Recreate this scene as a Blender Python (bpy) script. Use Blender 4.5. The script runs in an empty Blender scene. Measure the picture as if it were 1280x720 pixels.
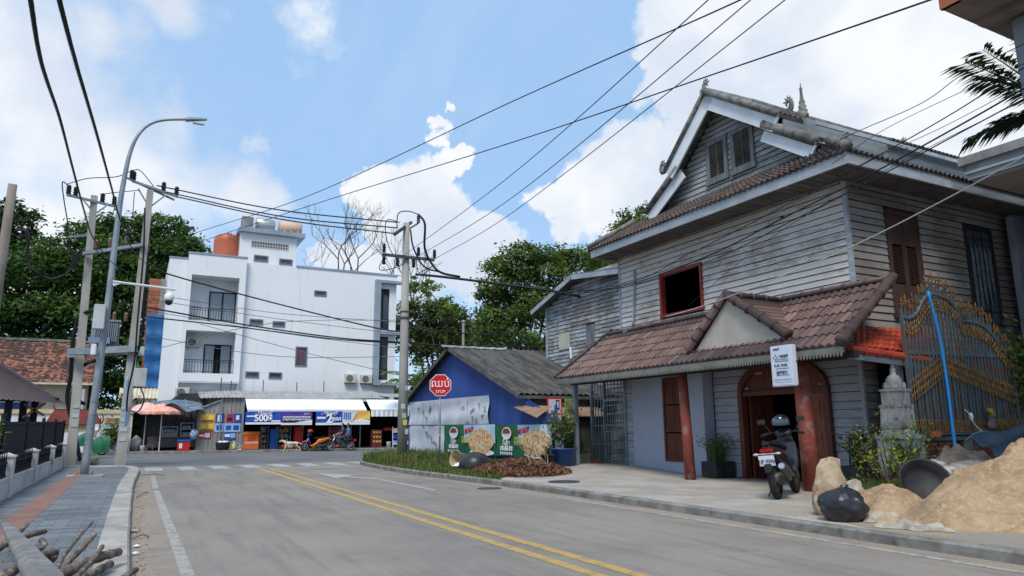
import bpy,bmesh,math,random
import numpy as np
from math import sin,cos,pi,radians,sqrt,atan2,hypot
from mathutils import Vector,Matrix
random.seed(7);np.random.seed(7)
scene=bpy.context.scene
C=scene.collection

# ------------------------------------------------------------------ camera
FPX=884.1;YAW=radians(27.778);PIT=radians(11.06);ROL=radians(-.405);HC=1.6
fw=Vector((sin(YAW)*cos(PIT),cos(YAW)*cos(PIT),sin(PIT)))
r0=Vector((cos(YAW),-sin(YAW),0));u0=r0.cross(fw)
rt=r0*cos(ROL)+u0*sin(ROL);up=-r0*sin(ROL)+u0*cos(ROL)
cd=bpy.data.cameras.new('camera');cam=bpy.data.objects.new('camera',cd);C.objects.link(cam)
m=Matrix.Identity(4)
for i in range(3):
    m[i][0]=rt[i];m[i][1]=up[i];m[i][2]=-fw[i]
m[2][3]=HC
cam.matrix_world=m
cd.sensor_width=36;cd.lens=FPX/1280*36;cd.clip_start=.05;cd.clip_end=3000
scene.camera=cam
def pdir(x,y):
    return rt*((x-640)/FPX)+up*((360-y)/FPX)+fw
def at(x,y,X=None,Y=None,Z=None,D=None):
    """world point seen at photograph pixel (x, y) on the plane X=, Y= or Z= (or at forward distance D)"""
    d=pdir(x,y)
    t=X/d.x if X is not None else Y/d.y if Y is not None else (Z-HC)/d.z if Z is not None else D
    return Vector((0,0,HC))+d*t

# ------------------------------------------------------------------ light
SUN_EL=radians(56);SUN_AZ=radians(218)      # azimuth clockwise from +Y
EXPO=0.60
sl=bpy.data.lights.new('sun','SUN');sl.energy=2.1;sl.angle=radians(22);sl.color=(1,.955,.88)
so=bpy.data.objects.new('sun',sl);C.objects.link(so)
sd=Vector((sin(SUN_AZ)*cos(SUN_EL),cos(SUN_AZ)*cos(SUN_EL),sin(SUN_EL)))
so.rotation_euler=sd.to_track_quat('Z','Y').to_euler()
scene.view_settings.view_transform='Standard';scene.view_settings.look='None'
scene.view_settings.exposure=EXPO;scene.view_settings.gamma=1

world=bpy.data.worlds.new('World');scene.world=world;world.use_nodes=True
wn=world.node_tree;wn.nodes.clear()
class NT:
    def __init__(s,nt): s.nt=nt
    def n(s,t,**kw):
        nd=s.nt.nodes.new(t)
        for k,v in kw.items():
            if k.startswith('i_'): nd.inputs[k[2:]].default_value=v
            else: setattr(nd,k,v)
        return nd
    def l(s,a,b): s.nt.links.new(a,b)
    def val(s,sock,v):
        if hasattr(v,'is_linked') or isinstance(v,bpy.types.NodeSocket): s.l(v,sock)
        else: sock.default_value=v
    def math(s,op,a,b=0.0,clamp=False):
        nd=s.nt.nodes.new('ShaderNodeMath');nd.operation=op;nd.use_clamp=clamp
        s.val(nd.inputs[0],a);s.val(nd.inputs[1],b);return nd.outputs[0]
    def mix(s,f,a,b,mode='MIX'):
        nd=s.nt.nodes.new('ShaderNodeMix');nd.data_type='RGBA';nd.blend_type=mode
        s.val(nd.inputs[0],f)
        for sk,v in ((nd.inputs[6],a),(nd.inputs[7],b)):
            if isinstance(v,bpy.types.NodeSocket): s.l(v,sk)
            else: sk.default_value=(*v,1) if len(v) == 3 else v
        return nd.outputs[2]
    def smooth(s,v,lo,hi):
        nd=s.nt.nodes.new('ShaderNodeMapRange');nd.interpolation_type='SMOOTHSTEP'
        s.val(nd.inputs[0],v);nd.inputs[1].default_value=lo;nd.inputs[2].default_value=hi
        return nd.outputs[0]
    def noise(s,vec,sc,det=6,rough=.55,dist=0):
        nd=s.nt.nodes.new('ShaderNodeTexNoise');s.l(vec,nd.inputs['Vector'])
        nd.inputs['Scale'].default_value=sc;nd.inputs['Detail'].default_value=det
        nd.inputs['Roughness'].default_value=rough;nd.inputs['Distortion'].default_value=dist
        return nd.outputs[0]
W=NT(wn)
sky=W.n('ShaderNodeTexSky');sky.sky_type='NISHITA';sky.sun_disc=False
sky.sun_elevation=SUN_EL;sky.sun_rotation=SUN_AZ
sky.air_density=1.0;sky.dust_density=.6;sky.ozone_density=1.5
tc=W.n('ShaderNodeTexCoord');dirv=tc.outputs['Generated']
wnz=wn.nodes.new('ShaderNodeTexNoise');W.l(dirv,wnz.inputs['Vector']);wnz.inputs['Scale'].default_value=7.5;wnz.inputs['Detail'].default_value=12;wnz.inputs['Roughness'].default_value=.62
wsb=wn.nodes.new('ShaderNodeVectorMath');wsb.operation='SUBTRACT';W.l(wnz.outputs[1],wsb.inputs[0]);wsb.inputs[1].default_value=(.5,.5,.5)
wsc=wn.nodes.new('ShaderNodeVectorMath');wsc.operation='SCALE';wsc.inputs['Scale'].default_value=.17;W.l(wsb.outputs[0],wsc.inputs[0])
wad=wn.nodes.new('ShaderNodeVectorMath');wad.operation='ADD';W.l(dirv,wad.inputs[0]);W.l(wsc.outputs[0],wad.inputs[1]);dwarp=wad.outputs[0]
def blobs(lst,nz):
    acc=None
    for (x,y,r) in lst:
        d=pdir(x,y).normalized()
        nd=wn.nodes.new('ShaderNodeVectorMath');nd.operation='DISTANCE'
        W.l(dwarp,nd.inputs[0]);nd.inputs[1].default_value=d
        f=W.math('SUBTRACT',1.0,W.math('MULTIPLY',nd.outputs['Value'],FPX/r*.8))
        acc=f if acc is None else W.math('MAXIMUM',acc,f)
    return acc
n1=W.noise(dirv,5.5,12,.58);n2=W.noise(dirv,2.2,8,.6,.4);n3=W.noise(dirv,9,10,.6)
sharp=blobs([(905,30,105),(1020,60,170),(1170,110,180),(850,105,62),(1260,40,150),(940,170,120),(1030,190,130),
               (770,235,72),(722,258,44),(828,60,38),(836,150,34),(815,215,50),
               (535,262,58),(590,318,56),(486,256,40),(552,205,26),(515,330,66),(584,198,20),(545,160,22),(440,330,45)],n1)
soft=blobs([(50,170,150),(150,220,140),(0,60,110),(235,25,62),(120,60,70),(290,235,62),(385,35,48),
              (312,165,26),(330,235,36),(60,300,150),(-200,200,300),(215,160,50)],n1)
fs=W.math('ADD',sharp,W.math('MULTIPLY',W.math('SUBTRACT',n1,.5),1.0))
fs=W.smooth(fs,.11,.31)
ff=W.math('ADD',soft,W.math('MULTIPLY',W.math('SUBTRACT',n2,.5),2.0))
ff=W.math('ADD',ff,W.math('MULTIPLY',W.math('SUBTRACT',n3,.5),.9))
ff=W.smooth(ff,.12,.95)
gen=W.smooth(W.math('ADD',n2,W.math('MULTIPLY',n3,.3)),.66,.85)
sep=W.n('ShaderNodeSeparateXYZ');W.l(dirv,sep.inputs[0])
inview=wn.nodes.new('ShaderNodeVectorMath');inview.operation='DOT_PRODUCT';W.l(dirv,inview.inputs[0]);inview.inputs[1].default_value=pdir(640,300).normalized()
outv=W.math('SUBTRACT',1.0,W.smooth(inview.outputs['Value'],.55,.8))
gen=W.math('MULTIPLY',gen,outv)
veil=W.math('MULTIPLY',W.smooth(W.noise(dirv,1.7,9,.62,.6),.45,.8),.22)
cl=W.math('MAXIMUM',W.math('MAXIMUM',fs,ff),W.math('MAXIMUM',gen,veil))
# low haze near the horizon
hz=W.math('SUBTRACT',1.0,W.smooth(sep.outputs[2],0.0,.35))
SKYG=1.0
skyc=W.mix(1.0,sky.outputs[0],(1.25,1.1,.96),'MULTIPLY')
blue=W.mix(.80,skyc,(2.75,4.65,7.3))
blue=W.mix(W.math('MULTIPLY',hz,.55),blue,(4.9,6.2,7.7))
sh=W.smooth(W.math('ADD',W.math('MULTIPLY',W.noise(dirv,3.4,7,.55,.3),.75),W.math('MULTIPLY',n1,.25)),.38,.60)
cloudc=W.mix(sh,(7.1,7.25,7.45),(4.9,5.5,6.5))
fin=W.mix(cl,blue,cloudc)
# below the horizon: plain dull ground tone
fin=W.mix(W.smooth(sep.outputs[2],-.03,.0),(2.0,2.0,1.9),fin)
bg=W.n('ShaderNodeBackground');bg.inputs[1].default_value=.092
W.l(fin,bg.inputs[0]);wo=W.n('ShaderNodeOutputWorld');W.l(bg.outputs[0],wo.inputs[0])

# ------------------------------------------------------------------ materials
def S(r,g,b): return tuple(((c/255)/12.92 if c/255 <= .04045 else ((c/255+.055)/1.055)**2.4) for c in (r,g,b))
MATS={}
def mat(name,col,col2=None,sc=3,rough=.8,metal=0,spec=.3,var=0,bump=0,bsc=30,st=(1,1,1),lo=.38,hi=.62,fine=.12,
        col3=None,sc3=1.2,lo3=.55,hi3=.7,st3=(1,1,1),alpha=None,trans=0,emit=None,coat=0,base=None):
    if name in MATS: return MATS[name]
    mt=bpy.data.materials.new(name);mt.use_nodes=True;nt=mt.node_tree;N=NT(nt)
    p=nt.nodes['Principled BSDF']
    tcn=N.n('ShaderNodeTexCoord');mp=N.n('ShaderNodeMapping');mp.inputs['Scale'].default_value=st
    N.l(tcn.outputs['Object'],mp.inputs[0]);v=mp.outputs[0]
    c=base(N,tcn.outputs['Object']) if base else None
    if c is None:
        if col2 is not None:
            c=N.mix(N.smooth(N.noise(v,sc,8,.6),lo,hi),col,col2)
        else:
            c=N.mix(0,col,col)
    if col3 is not None:
        m3=N.n('ShaderNodeMapping');m3.inputs['Scale'].default_value=st3;m3.inputs['Location'].default_value=(3.1,7.7,1.3)
        N.l(tcn.outputs['Object'],m3.inputs[0])
        c=N.mix(N.smooth(N.noise(m3.outputs[0],sc3,9,.65),lo3,hi3),c,col3)
    if fine:
        f=N.noise(v,sc*7,5,.6)
        g=N.math('ADD',1-fine,N.math('MULTIPLY',f,2*fine))
        cb=N.n('ShaderNodeCombineColor');[N.l(g,cb.inputs[i]) for i in range(3)]
        c=N.mix(1.0,c,cb.outputs[0],'MULTIPLY')
    if var:
        a=N.n('ShaderNodeAttribute');a.attribute_name='rnd'
        g=N.math('ADD',1-var,N.math('MULTIPLY',a.outputs['Fac'],2*var))
        cb=N.n('ShaderNodeCombineColor');[N.l(g,cb.inputs[i]) for i in range(3)]
        c=N.mix(1.0,c,cb.outputs[0],'MULTIPLY')
    N.l(c,p.inputs['Base Color'])
    p.inputs['Roughness'].default_value=rough;p.inputs['Metallic'].default_value=metal
    p.inputs['Specular IOR Level'].default_value=spec
    if coat: p.inputs['Coat Weight'].default_value=coat
    if trans: p.inputs['Transmission Weight'].default_value=trans
    if alpha is not None: p.inputs['Alpha'].default_value=alpha
    if emit: p.inputs['Emission Color'].default_value=(*emit,1);p.inputs['Emission Strength'].default_value=1
    if bump:
        b=N.n('ShaderNodeBump');b.inputs['Strength'].default_value=bump;b.inputs['Distance'].default_value=.02
        N.l(N.noise(v,bsc,8,.65),b.inputs['Height']);N.l(b.outputs[0],p.inputs['Normal'])
    MATS[name]=mt
    return mt

def leafmat(name,c1,c2,c3=None):
    mt=bpy.data.materials.new(name);mt.use_nodes=True;nt=mt.node_tree;N=NT(nt);p=nt.nodes['Principled BSDF']
    a=N.n('ShaderNodeAttribute');a.attribute_name='rnd'
    c=N.mix(a.outputs['Fac'],c1,c2)
    tcn=N.n('ShaderNodeTexCoord')
    if c3: c=N.mix(N.smooth(N.noise(tcn.outputs['Object'],.8,4),.5,.75),c,c3)
    N.l(c,p.inputs['Base Color']);p.inputs['Roughness'].default_value=.6;p.inputs['Specular IOR Level'].default_value=.25
    tr=N.n('ShaderNodeBsdfTranslucent');N.l(N.mix(1.0,c,(1.3,1.5,.5),'MULTIPLY'),tr.inputs[0])
    mx=N.n('ShaderNodeMixShader');mx.inputs[0].default_value=.3
    N.l(p.outputs[0],mx.inputs[1]);N.l(tr.outputs[0],mx.inputs[2]);N.l(mx.outputs[0],nt.nodes['Material Output'].inputs[0])
    MATS[name]=mt;return mt

# ------------------------------------------------------------------ mesh helpers
ORG={}
def org(p): return ORG.get(p.name,Vector((0,0,0))) if p else Vector((0,0,0))
def V3(p): return Vector((float(p[0]),float(p[1]),float(p[2])))
class MB:
    def __init__(s): s.v=[];s.f=[];s.mi=[];s.r=[];s.uv=None
    def face(s,pts,mi=0,r=None):
        n=len(s.v);s.v += [tuple(p) for p in pts];s.f.append(tuple(range(n,n+len(pts))));s.mi.append(mi);s.r.append(random.random() if r is None else r)
    def mesh(s,vs,fs,mi=0,r=None):
        n=len(s.v);s.v += [tuple(p) for p in vs];r=random.random() if r is None else r
        for f in fs: s.f.append(tuple(i+n for i in f));s.mi.append(mi);s.r.append(r)
    def box(s,x0,x1,y0,y1,z0,z1,mi=0,r=None):
        s.hexa([(x0,y0,z0),(x1,y0,z0),(x1,y1,z0),(x0,y1,z0),(x0,y0,z1),(x1,y0,z1),(x1,y1,z1),(x0,y1,z1)],mi,r);return s
    def hexa(s,p,mi=0,r=None):
        s.mesh(p,[(3,2,1,0),(4,5,6,7),(0,1,5,4),(1,2,6,5),(2,3,7,6),(3,0,4,7)],mi,r);return s
    def obox(s,c,ax,ay,az,hx,hy,hz,mi=0,r=None):
        c=V3(c);ax=V3(ax).normalized()*hx;ay=V3(ay).normalized()*hy;az=V3(az).normalized()*hz
        s.hexa([c-ax-ay-az,c+ax-ay-az,c+ax+ay-az,c-ax+ay-az,c-ax-ay+az,c+ax-ay+az,c+ax+ay+az,c-ax+ay+az],mi,r);return s
    def bar(s,a,b,w,h=None,mi=0,r=None,upv=(0,0,1)):
        a=V3(a);b=V3(b);d=b-a;h=h or w;u=V3(upv)
        if abs(d.normalized().dot(u)) > .98: u=Vector((0,1,0))
        sx=d.cross(u).normalized();u2=sx.cross(d).normalized()
        return s.obox((a+b)/2,d,sx,u2,d.length/2,w/2,h/2,mi,r)
    def prism(s,pts,ext,mi=0,r=None):
        """polygon pts (3d) extruded by vector ext"""
        e=V3(ext);n=len(pts);a=[V3(p) for p in pts];b=[p+e for p in a]
        s.mesh(a+b,[tuple(range(n))[::-1],tuple(range(n,2*n))]+[(i,(i+1) % n,(i+1) % n+n,i+n) for i in range(n)],mi,r);return s
    def tube(s,pts,rad,n=8,mi=0,cap=True,r=None,sq=None):
        pts=[V3(p) for p in pts];rad=rad if hasattr(rad,'__len__') else [rad]*len(pts)
        t0=(pts[1]-pts[0]).normalized();u=Vector((0,0,1)) if abs(t0.z) < .9 else Vector((1,0,0))
        nrm=(u-t0*u.dot(t0)).normalized();vs=[]
        for i,p in enumerate(pts):
            t=(pts[min(i+1,len(pts)-1)]-pts[max(i-1,0)]).normalized()
            nrm=(nrm-t*nrm.dot(t));nrm=nrm.normalized() if nrm.length > 1e-6 else t.orthogonal().normalized()
            bn=t.cross(nrm)
            for k in range(n):
                a=2*pi*k/n;q=cos(a)*nrm+sin(a)*bn*(sq or 1);vs.append(p+q*rad[i])
        fs=[(i*n+k,i*n+(k+1) % n,(i+1)*n+(k+1) % n,(i+1)*n+k) for i in range(len(pts)-1) for k in range(n)]
        if cap: fs += [tuple(range(n))[::-1],tuple(range((len(pts)-1)*n,len(pts)*n))]
        s.mesh(vs,fs,mi,r);return s
    def cyl(s,c,r_,h,n=16,mi=0,r2=None,ax=(0,0,1)):
        c=V3(c);return s.tube([c,c+V3(ax)*h],[r_,r_ if r2 is None else r2],n,mi)
    def lathe(s,c,prof,n=16,mi=0,sx=1,sy=1):
        c=V3(c);vs=[c+Vector((r_*cos(2*pi*k/n)*sx,r_*sin(2*pi*k/n)*sy,z)) for r_,z in prof for k in range(n)]
        m_=len(prof);fs=[(i*n+k,i*n+(k+1) % n,(i+1)*n+(k+1) % n,(i+1)*n+k) for i in range(m_-1) for k in range(n)]
        fs += [tuple(range(n))[::-1],tuple(range((m_-1)*n,m_*n))]
        s.mesh(vs,fs,mi);return s
    def ball(s,c,rx,ry,rz,n=12,mi=0,jit=0,seed=0):
        rg=random.Random(seed);c=V3(c);prof=[]
        vs=[];m_=n//2
        for i in range(m_+1):
            th=pi*i/m_
            for k in range(n):
                j=1+jit*(rg.random()-.5)*2
                vs.append(c+Vector((rx*sin(th)*cos(2*pi*k/n),ry*sin(th)*sin(2*pi*k/n),-rz*cos(th)))*1.0 if not jit else c+Vector((rx*sin(th)*cos(2*pi*k/n),ry*sin(th)*sin(2*pi*k/n),-rz*cos(th)))*j)
        fs=[(i*n+k,i*n+(k+1) % n,(i+1)*n+(k+1) % n,(i+1)*n+k) for i in range(m_) for k in range(n)]
        s.mesh(vs,fs,mi);return s
    def xform(s,M):
        s.v=[tuple(M @ Vector(p)) for p in s.v];return s
    def build_each(s,name,mats,parent=None,smooth=False):
        par=list(range(len(s.v)))
        def fd(i):
            while par[i] != i: par[i]=par[par[i]];i=par[i]
            return i
        for f in s.f:
            for k in f[1:]: par[fd(k)]=fd(f[0])
        gr={}
        for i,f in enumerate(s.f): gr.setdefault(fd(f[0]),[]).append(i)
        for ids in gr.values():
            q=MB();mp={}
            for i in ids:
                for k in s.f[i]:
                    if k not in mp: mp[k]=len(q.v);q.v.append(s.v[k])
                q.f.append(tuple(mp[k] for k in s.f[i]));q.mi.append(s.mi[i]);q.r.append(s.r[i])
            q.build(name,mats,parent,smooth)
    def build(s,name,mats,parent=None,smooth=False,bevel=0):
        me=bpy.data.meshes.new(name);o_=org(parent)
        me.from_pydata([(p[0]-o_.x,p[1]-o_.y,p[2]-o_.z) for p in s.v],[],s.f)
        mats=mats if isinstance(mats,(list,tuple)) else [mats]
        for x in mats: me.materials.append(x)
        me.polygons.foreach_set('material_index',s.mi)
        at_=me.attributes.new('rnd','FLOAT','FACE');at_.data.foreach_set('value',s.r)
        if smooth: me.polygons.foreach_set('use_smooth',[True]*len(s.f))
        me.update()
        o=bpy.data.objects.new(name,me);C.objects.link(o)
        if parent: o.parent=parent;ORG[o.name]=o_
        if bevel:
            bm=bmesh.new();bm.from_mesh(me);bmesh.ops.remove_doubles(bm,verts=bm.verts,dist=1e-5)
            bmesh.ops.bevel(bm,geom=[e for e in bm.edges if e.is_manifold and e.calc_face_angle(0) > .6],offset=bevel,segments=2,affect='EDGES',clamp_overlap=True)
            bm.to_mesh(me);bm.free()
        return o
def tag(o,label=None,cat=None,group=None,kind=None):
    if label: o['label']=label
    if cat: o['category']=cat
    if group: o['group']=group
    if kind: o['kind']=kind
    return o
def thing(name,loc,label,cat,group=None):
    o=bpy.data.objects.new(name,None);C.objects.link(o);o.location=loc;o.empty_display_size=.2
    ORG[o.name]=V3(loc);return tag(o,label,cat,group)
def copy_tree(o,parent=None):
    c=o.copy();C.objects.link(c)
    if parent: c.parent=parent
    for ch in list(o.children): copy_tree(ch,c)
    return c
def grid(fn,nu,nv,mb=None,mi=0,rf=None):
    """fn(u,v)->point for u,v in 0..1; connected sheet"""
    mb=mb or MB();n=len(mb.v)
    for j in range(nv+1):
        for i in range(nu+1): mb.v.append(tuple(fn(i/nu,j/nv)))
    for j in range(nv):
        for i in range(nu):
            a=n+j*(nu+1)+i;mb.f.append((a,a+1,a+nu+2,a+nu+1));mb.mi.append(mi if not callable(mi) else mi(i,j));mb.r.append(rf(i,j) if rf else random.random())
    return mb
def catmull(P,k=8):
    P=[V3(p) for p in P];out=[]
    Q=[P[0]*2-P[1]]+P+[P[-1]*2-P[-2]]
    for i in range(1,len(Q)-2):
        a,b,c,d=Q[i-1:i+3]
        for j in range(k):
            t=j/k;out.append(.5*((2*b)+(-a+c)*t+(2*a-5*b+4*c-d)*t*t+(-a+3*b-3*c+d)*t**3))
    return out+[P[-1]]
def text(s_,size,m_,parent,origin,right,upv,name='lettering',ext=.004,align='CENTER',sx=1,bold=0):
    cu=bpy.data.curves.new(name,'FONT');cu.body=s_;cu.size=size;cu.align_x=align;cu.align_y='CENTER';cu.extrude=ext;cu.offset=bold
    to=bpy.data.objects.new(name,cu);C.objects.link(to)
    bpy.context.view_layer.update()
    me=bpy.data.meshes.new_from_object(to.evaluated_get(bpy.context.evaluated_depsgraph_get()))
    bpy.data.objects.remove(to)
    R_=V3(right).normalized();U_=V3(upv).normalized();N_=R_.cross(U_);o_=org(parent);og=V3(origin)-o_
    for v in me.vertices:
        v.co=og+R_*v.co.x*sx+U_*v.co.y+N_*v.co.z
    me.materials.clear();me.materials.append(m_);me.name=name
    o=bpy.data.objects.new(name,me);C.objects.link(o);o.parent=parent
    return o
def leaves(name,P,Nn,size,m_,parent=None,rnd=None,asp=.5):
    """many leaf quads: P (n,3) positions, Nn (n,3) normals"""
    n=len(P);o_=np.array(org(parent));rg=np.random
    Nn=Nn/np.linalg.norm(Nn,axis=1,keepdims=True)
    a=rg.normal(size=(n,3));a -= Nn*(a*Nn).sum(1,keepdims=True);a /= np.linalg.norm(a,axis=1,keepdims=True)
    b=np.cross(Nn,a);sz=(size*(.6+.8*rg.rand(n)))[:,None]
    v=np.empty((n,4,3));v[:,0]=P-a*sz;v[:,1]=P-b*sz*asp+Nn*sz*.12;v[:,2]=P+a*sz;v[:,3]=P+b*sz*asp+Nn*sz*.12
    v=v.reshape(-1,3)-o_
    me=bpy.data.meshes.new(name);me.vertices.add(4*n);me.vertices.foreach_set('co',v.ravel().astype('f'))
    me.loops.add(4*n);me.loops.foreach_set('vertex_index',np.arange(4*n,dtype='i'))
    me.polygons.add(n);me.polygons.foreach_set('loop_start',np.arange(0,4*n,4,dtype='i'))
    me.update(calc_edges=True);me.materials.append(m_)
    at_=me.attributes.new('rnd','FLOAT','FACE');at_.data.foreach_set('value',(rg.rand(n) if rnd is None else rnd).astype('f'))
    o=bpy.data.objects.new(name,me);C.objects.link(o)
    if parent: o.parent=parent
    return o
def crown_points(blobs_,n,sub=24,subr=.3,flat=.55,shell=.75):
    """clumped points through several ellipsoids: blobs_ = [(centre, (rx,ry,rz)), ...]"""
    vol=np.array([b[1][0]*b[1][1]*b[1][2] for b in blobs_])**(.75);vol /= vol.sum();P=[];Nn=[];R_=[]
    for (c,r),w in zip(blobs_,vol):
        c=np.array(c);r=np.array(r);k=max(5,int(sub));ni=int(n*w/k)+1
        for _ in range(k):
            d=np.random.normal(size=3);d /= np.linalg.norm(d);d[2]=d[2] if d[2] > -.5 else -d[2]*.5
            cc=c+d*r*(shell+(1-shell)*np.random.rand()*1.2-.1);sr=r.mean()*subr*(.6+.8*np.random.rand())
            q=np.random.normal(size=(ni,3))*sr*.55*np.array([1,1,flat]);P.append(cc+q)
            nn=np.random.normal(size=(ni,3))*.7+np.array([0,0,.9])+d*.5;Nn.append(nn)
            R_.append(np.clip(np.full(ni,np.random.rand()**1.5*.8)+np.random.rand(ni)**2*.45,0,1))
    return np.concatenate(P),np.concatenate(Nn),np.concatenate(R_)
def tree(name,base,blobs_,n,lsize,lm,bm_,label,cat='tree',group=None,sub=24,subr=.3,flat=.55,tr=.25,fork=.35,asp=.5):
    base=V3(base);t=thing(name,base,label,cat,group)
    mb=MB();cen=sum((V3(b[0]) for b in blobs_),Vector())/len(blobs_);rg=random.Random(hash(name) % 99+len(blobs_))
    H_=max(b[0][2] for b in blobs_)-base.z;fk=base+Vector(((cen.x-base.x)*.3,(cen.y-base.y)*.3,H_*fork))
    mb.tube(catmull([base-Vector((0,0,.1)),base.lerp(fk,.5)+Vector((tr*.3,0,0)),fk],4),[tr*(1-.04*i) for i in range(9)],9)
    for b in blobs_:
        c=V3(b[0]);mid=fk.lerp(c,.5)+Vector((rg.uniform(-.3,.3),rg.uniform(-.3,.3),-.1*(c-fk).length*.5));e=c+Vector((0,0,b[1][2]*.3))
        pp=catmull([fk-Vector((0,0,.2)),mid,e],4);mb.tube(pp,[tr*.55*(1-i/len(pp)*.8) for i in range(len(pp))],6)
        for _ in range(5):
            q=c+Vector((rg.uniform(-1,1)*b[1][0],rg.uniform(-1,1)*b[1][1],rg.uniform(.0,.8)*b[1][2]))
            mb.tube([mid.lerp(c,.6),(mid.lerp(c,.6)+q)/2+Vector((0,0,.2)),q],[tr*.2,tr*.13,tr*.05],5)
    mb.build('trunk',bm_,t,smooth=True)
    P,Nn,R_=crown_points(blobs_,n,sub,subr,flat)
    leaves('crown',P,Nn,lsize,lm,t,R_,asp)
    return t
def skin_mesh(name,joints,edges,m_,parent=None,sub=2,M=None,root=0):
    """one continuous skinned body: joints {name:(pos, (rx,ry))}"""
    me=bpy.data.meshes.new(name);keys=list(joints);me.from_pydata([joints[k][0] for k in keys],[(keys.index(a),keys.index(b)) for a,b in edges],[])
    o=bpy.data.objects.new(name,me);C.objects.link(o)
    sk=o.modifiers.new('s','SKIN');sk.use_smooth_shade=True
    if not me.skin_vertices: me.skin_vertices.new() if hasattr(me.skin_vertices,'new') else None
    for i,k in enumerate(keys):
        r=joints[k][1];me.skin_vertices[0].data[i].radius=r if hasattr(r,'__len__') else (r,r);me.skin_vertices[0].data[i].use_root=(i == root)
    ss=o.modifiers.new('u','SUBSURF');ss.levels=sub;ss.render_levels=sub
    bpy.context.view_layer.update()
    m2=bpy.data.meshes.new_from_object(o.evaluated_get(bpy.context.evaluated_depsgraph_get()))
    bpy.data.objects.remove(o)
    if M is not None: m2.transform(M)
    m2.transform(Matrix.Translation(-org(parent)))
    m2.name=name;m2.materials.clear();m2.materials.append(m_)
    for p in m2.polygons: p.use_smooth=True
    o=bpy.data.objects.new(name,m2);C.objects.link(o)
    if parent: o.parent=parent;ORG[o.name]=org(parent)
    return o
def siding(mb,axis,c,a0,a1,z0,z1,holes=(),bh=.18,out=-1,mi=0,joint=3.2,lap=.026):
    """lapped boards. axis 'X': wall on plane X=c spanning Y a0..a1; axis 'Y': plane Y=c spanning X"""
    z=z0;k=0
    while z < z1-.02:
        h=min(bh*random.uniform(.9,1.1),z1-z);segs=[(a0,a1)]
        for (h0,h1,hz0,hz1) in holes:
            if z+h*.5 > hz0 and z+h*.5 < hz1:
                ns=[]
                for s0,s1 in segs:
                    if h1 <= s0 or h0 >= s1: ns.append((s0,s1));continue
                    if h0 > s0: ns.append((s0,h0))
                    if h1 < s1: ns.append((h1,s1))
                segs=ns
        for s0,s1 in segs:
            x=s0
            while x < s1-.01:
                e=min(s1,x+random.uniform(joint*.7,joint*1.6));e=s1 if s1-e < .5 else e
                w1=random.uniform(-.004,.004);w2=random.uniform(-.004,.004);g=.003
                lo_=c+out*(lap+abs(w1));hi_=c+out*.002;zt=z+h+.012;r=random.random()
                def P(u,d,zz): return (d,u,zz) if axis == 'X' else (u,d,zz)
                zb_=z+.014;zt=z+h;p=[P(x+g,lo_,zb_+w1),P(e-g,lo_,zb_+w2),P(e-g,hi_,zt+w2),P(x+g,hi_,zt+w1)]
                q=[P(x+g,c-out*.02,zb_+w1),P(e-g,c-out*.02,zb_+w2)]
                mb.face(p,mi,r);mb.face([p[1],p[0],q[0],q[1]],mi+1,r*.5)
                x=e
        z += h;k += 1
    # solid backing
    def B(s0,s1,zz0,zz1):
        if axis == 'X': mb.box(*sorted((c-out*.02,c-out*.08)),s0,s1,zz0,zz1,mi+1,.1)
        else: mb.box(s0,s1,*sorted((c-out*.02,c-out*.08)),zz0,zz1,mi+1,.1)
    zs=sorted({z0,z1,*[min(max(h[2],z0),z1) for h in holes],*[min(max(h[3],z0),z1) for h in holes]})
    for za,zb in zip(zs,zs[1:]):
        if zb-za < .005: continue
        segs=[(a0,a1)]
        for (h0,h1,hz0,hz1) in holes:
            if hz0 < (za+zb)/2 < hz1:
                ns=[]
                for s0,s1 in segs:
                    if h1 <= s0 or h0 >= s1: ns.append((s0,s1));continue
                    if h0 > s0: ns.append((s0,h0))
                    if h1 < s1: ns.append((h1,s1))
                segs=ns
        for s0,s1 in segs: B(s0,s1,za,zb)
    return mb
def wallholes(mb,axis,c,th,a0,a1,z0,z1,holes,mi=0):
    """plain wall slab with rectangular holes"""
    zs=sorted({z0,z1,*[h[2] for h in holes],*[h[3] for h in holes]})
    for za,zb in zip(zs,zs[1:]):
        segs=[(a0,a1)]
        for (h0,h1,hz0,hz1) in holes:
            if hz0 < (za+zb)/2 < hz1:
                ns=[]
                for s0,s1 in segs:
                    if h1 <= s0 or h0 >= s1: ns.append((s0,s1));continue
                    if h0 > s0: ns.append((s0,h0))
                    if h1 < s1: ns.append((h1,s1))
                segs=ns
        for s0,s1 in segs:
            if axis == 'X': mb.box(c,c+th,s0,s1,za,zb,mi)
            else: mb.box(s0,s1,c,c+th,za,zb,mi)
    return mb
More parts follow.
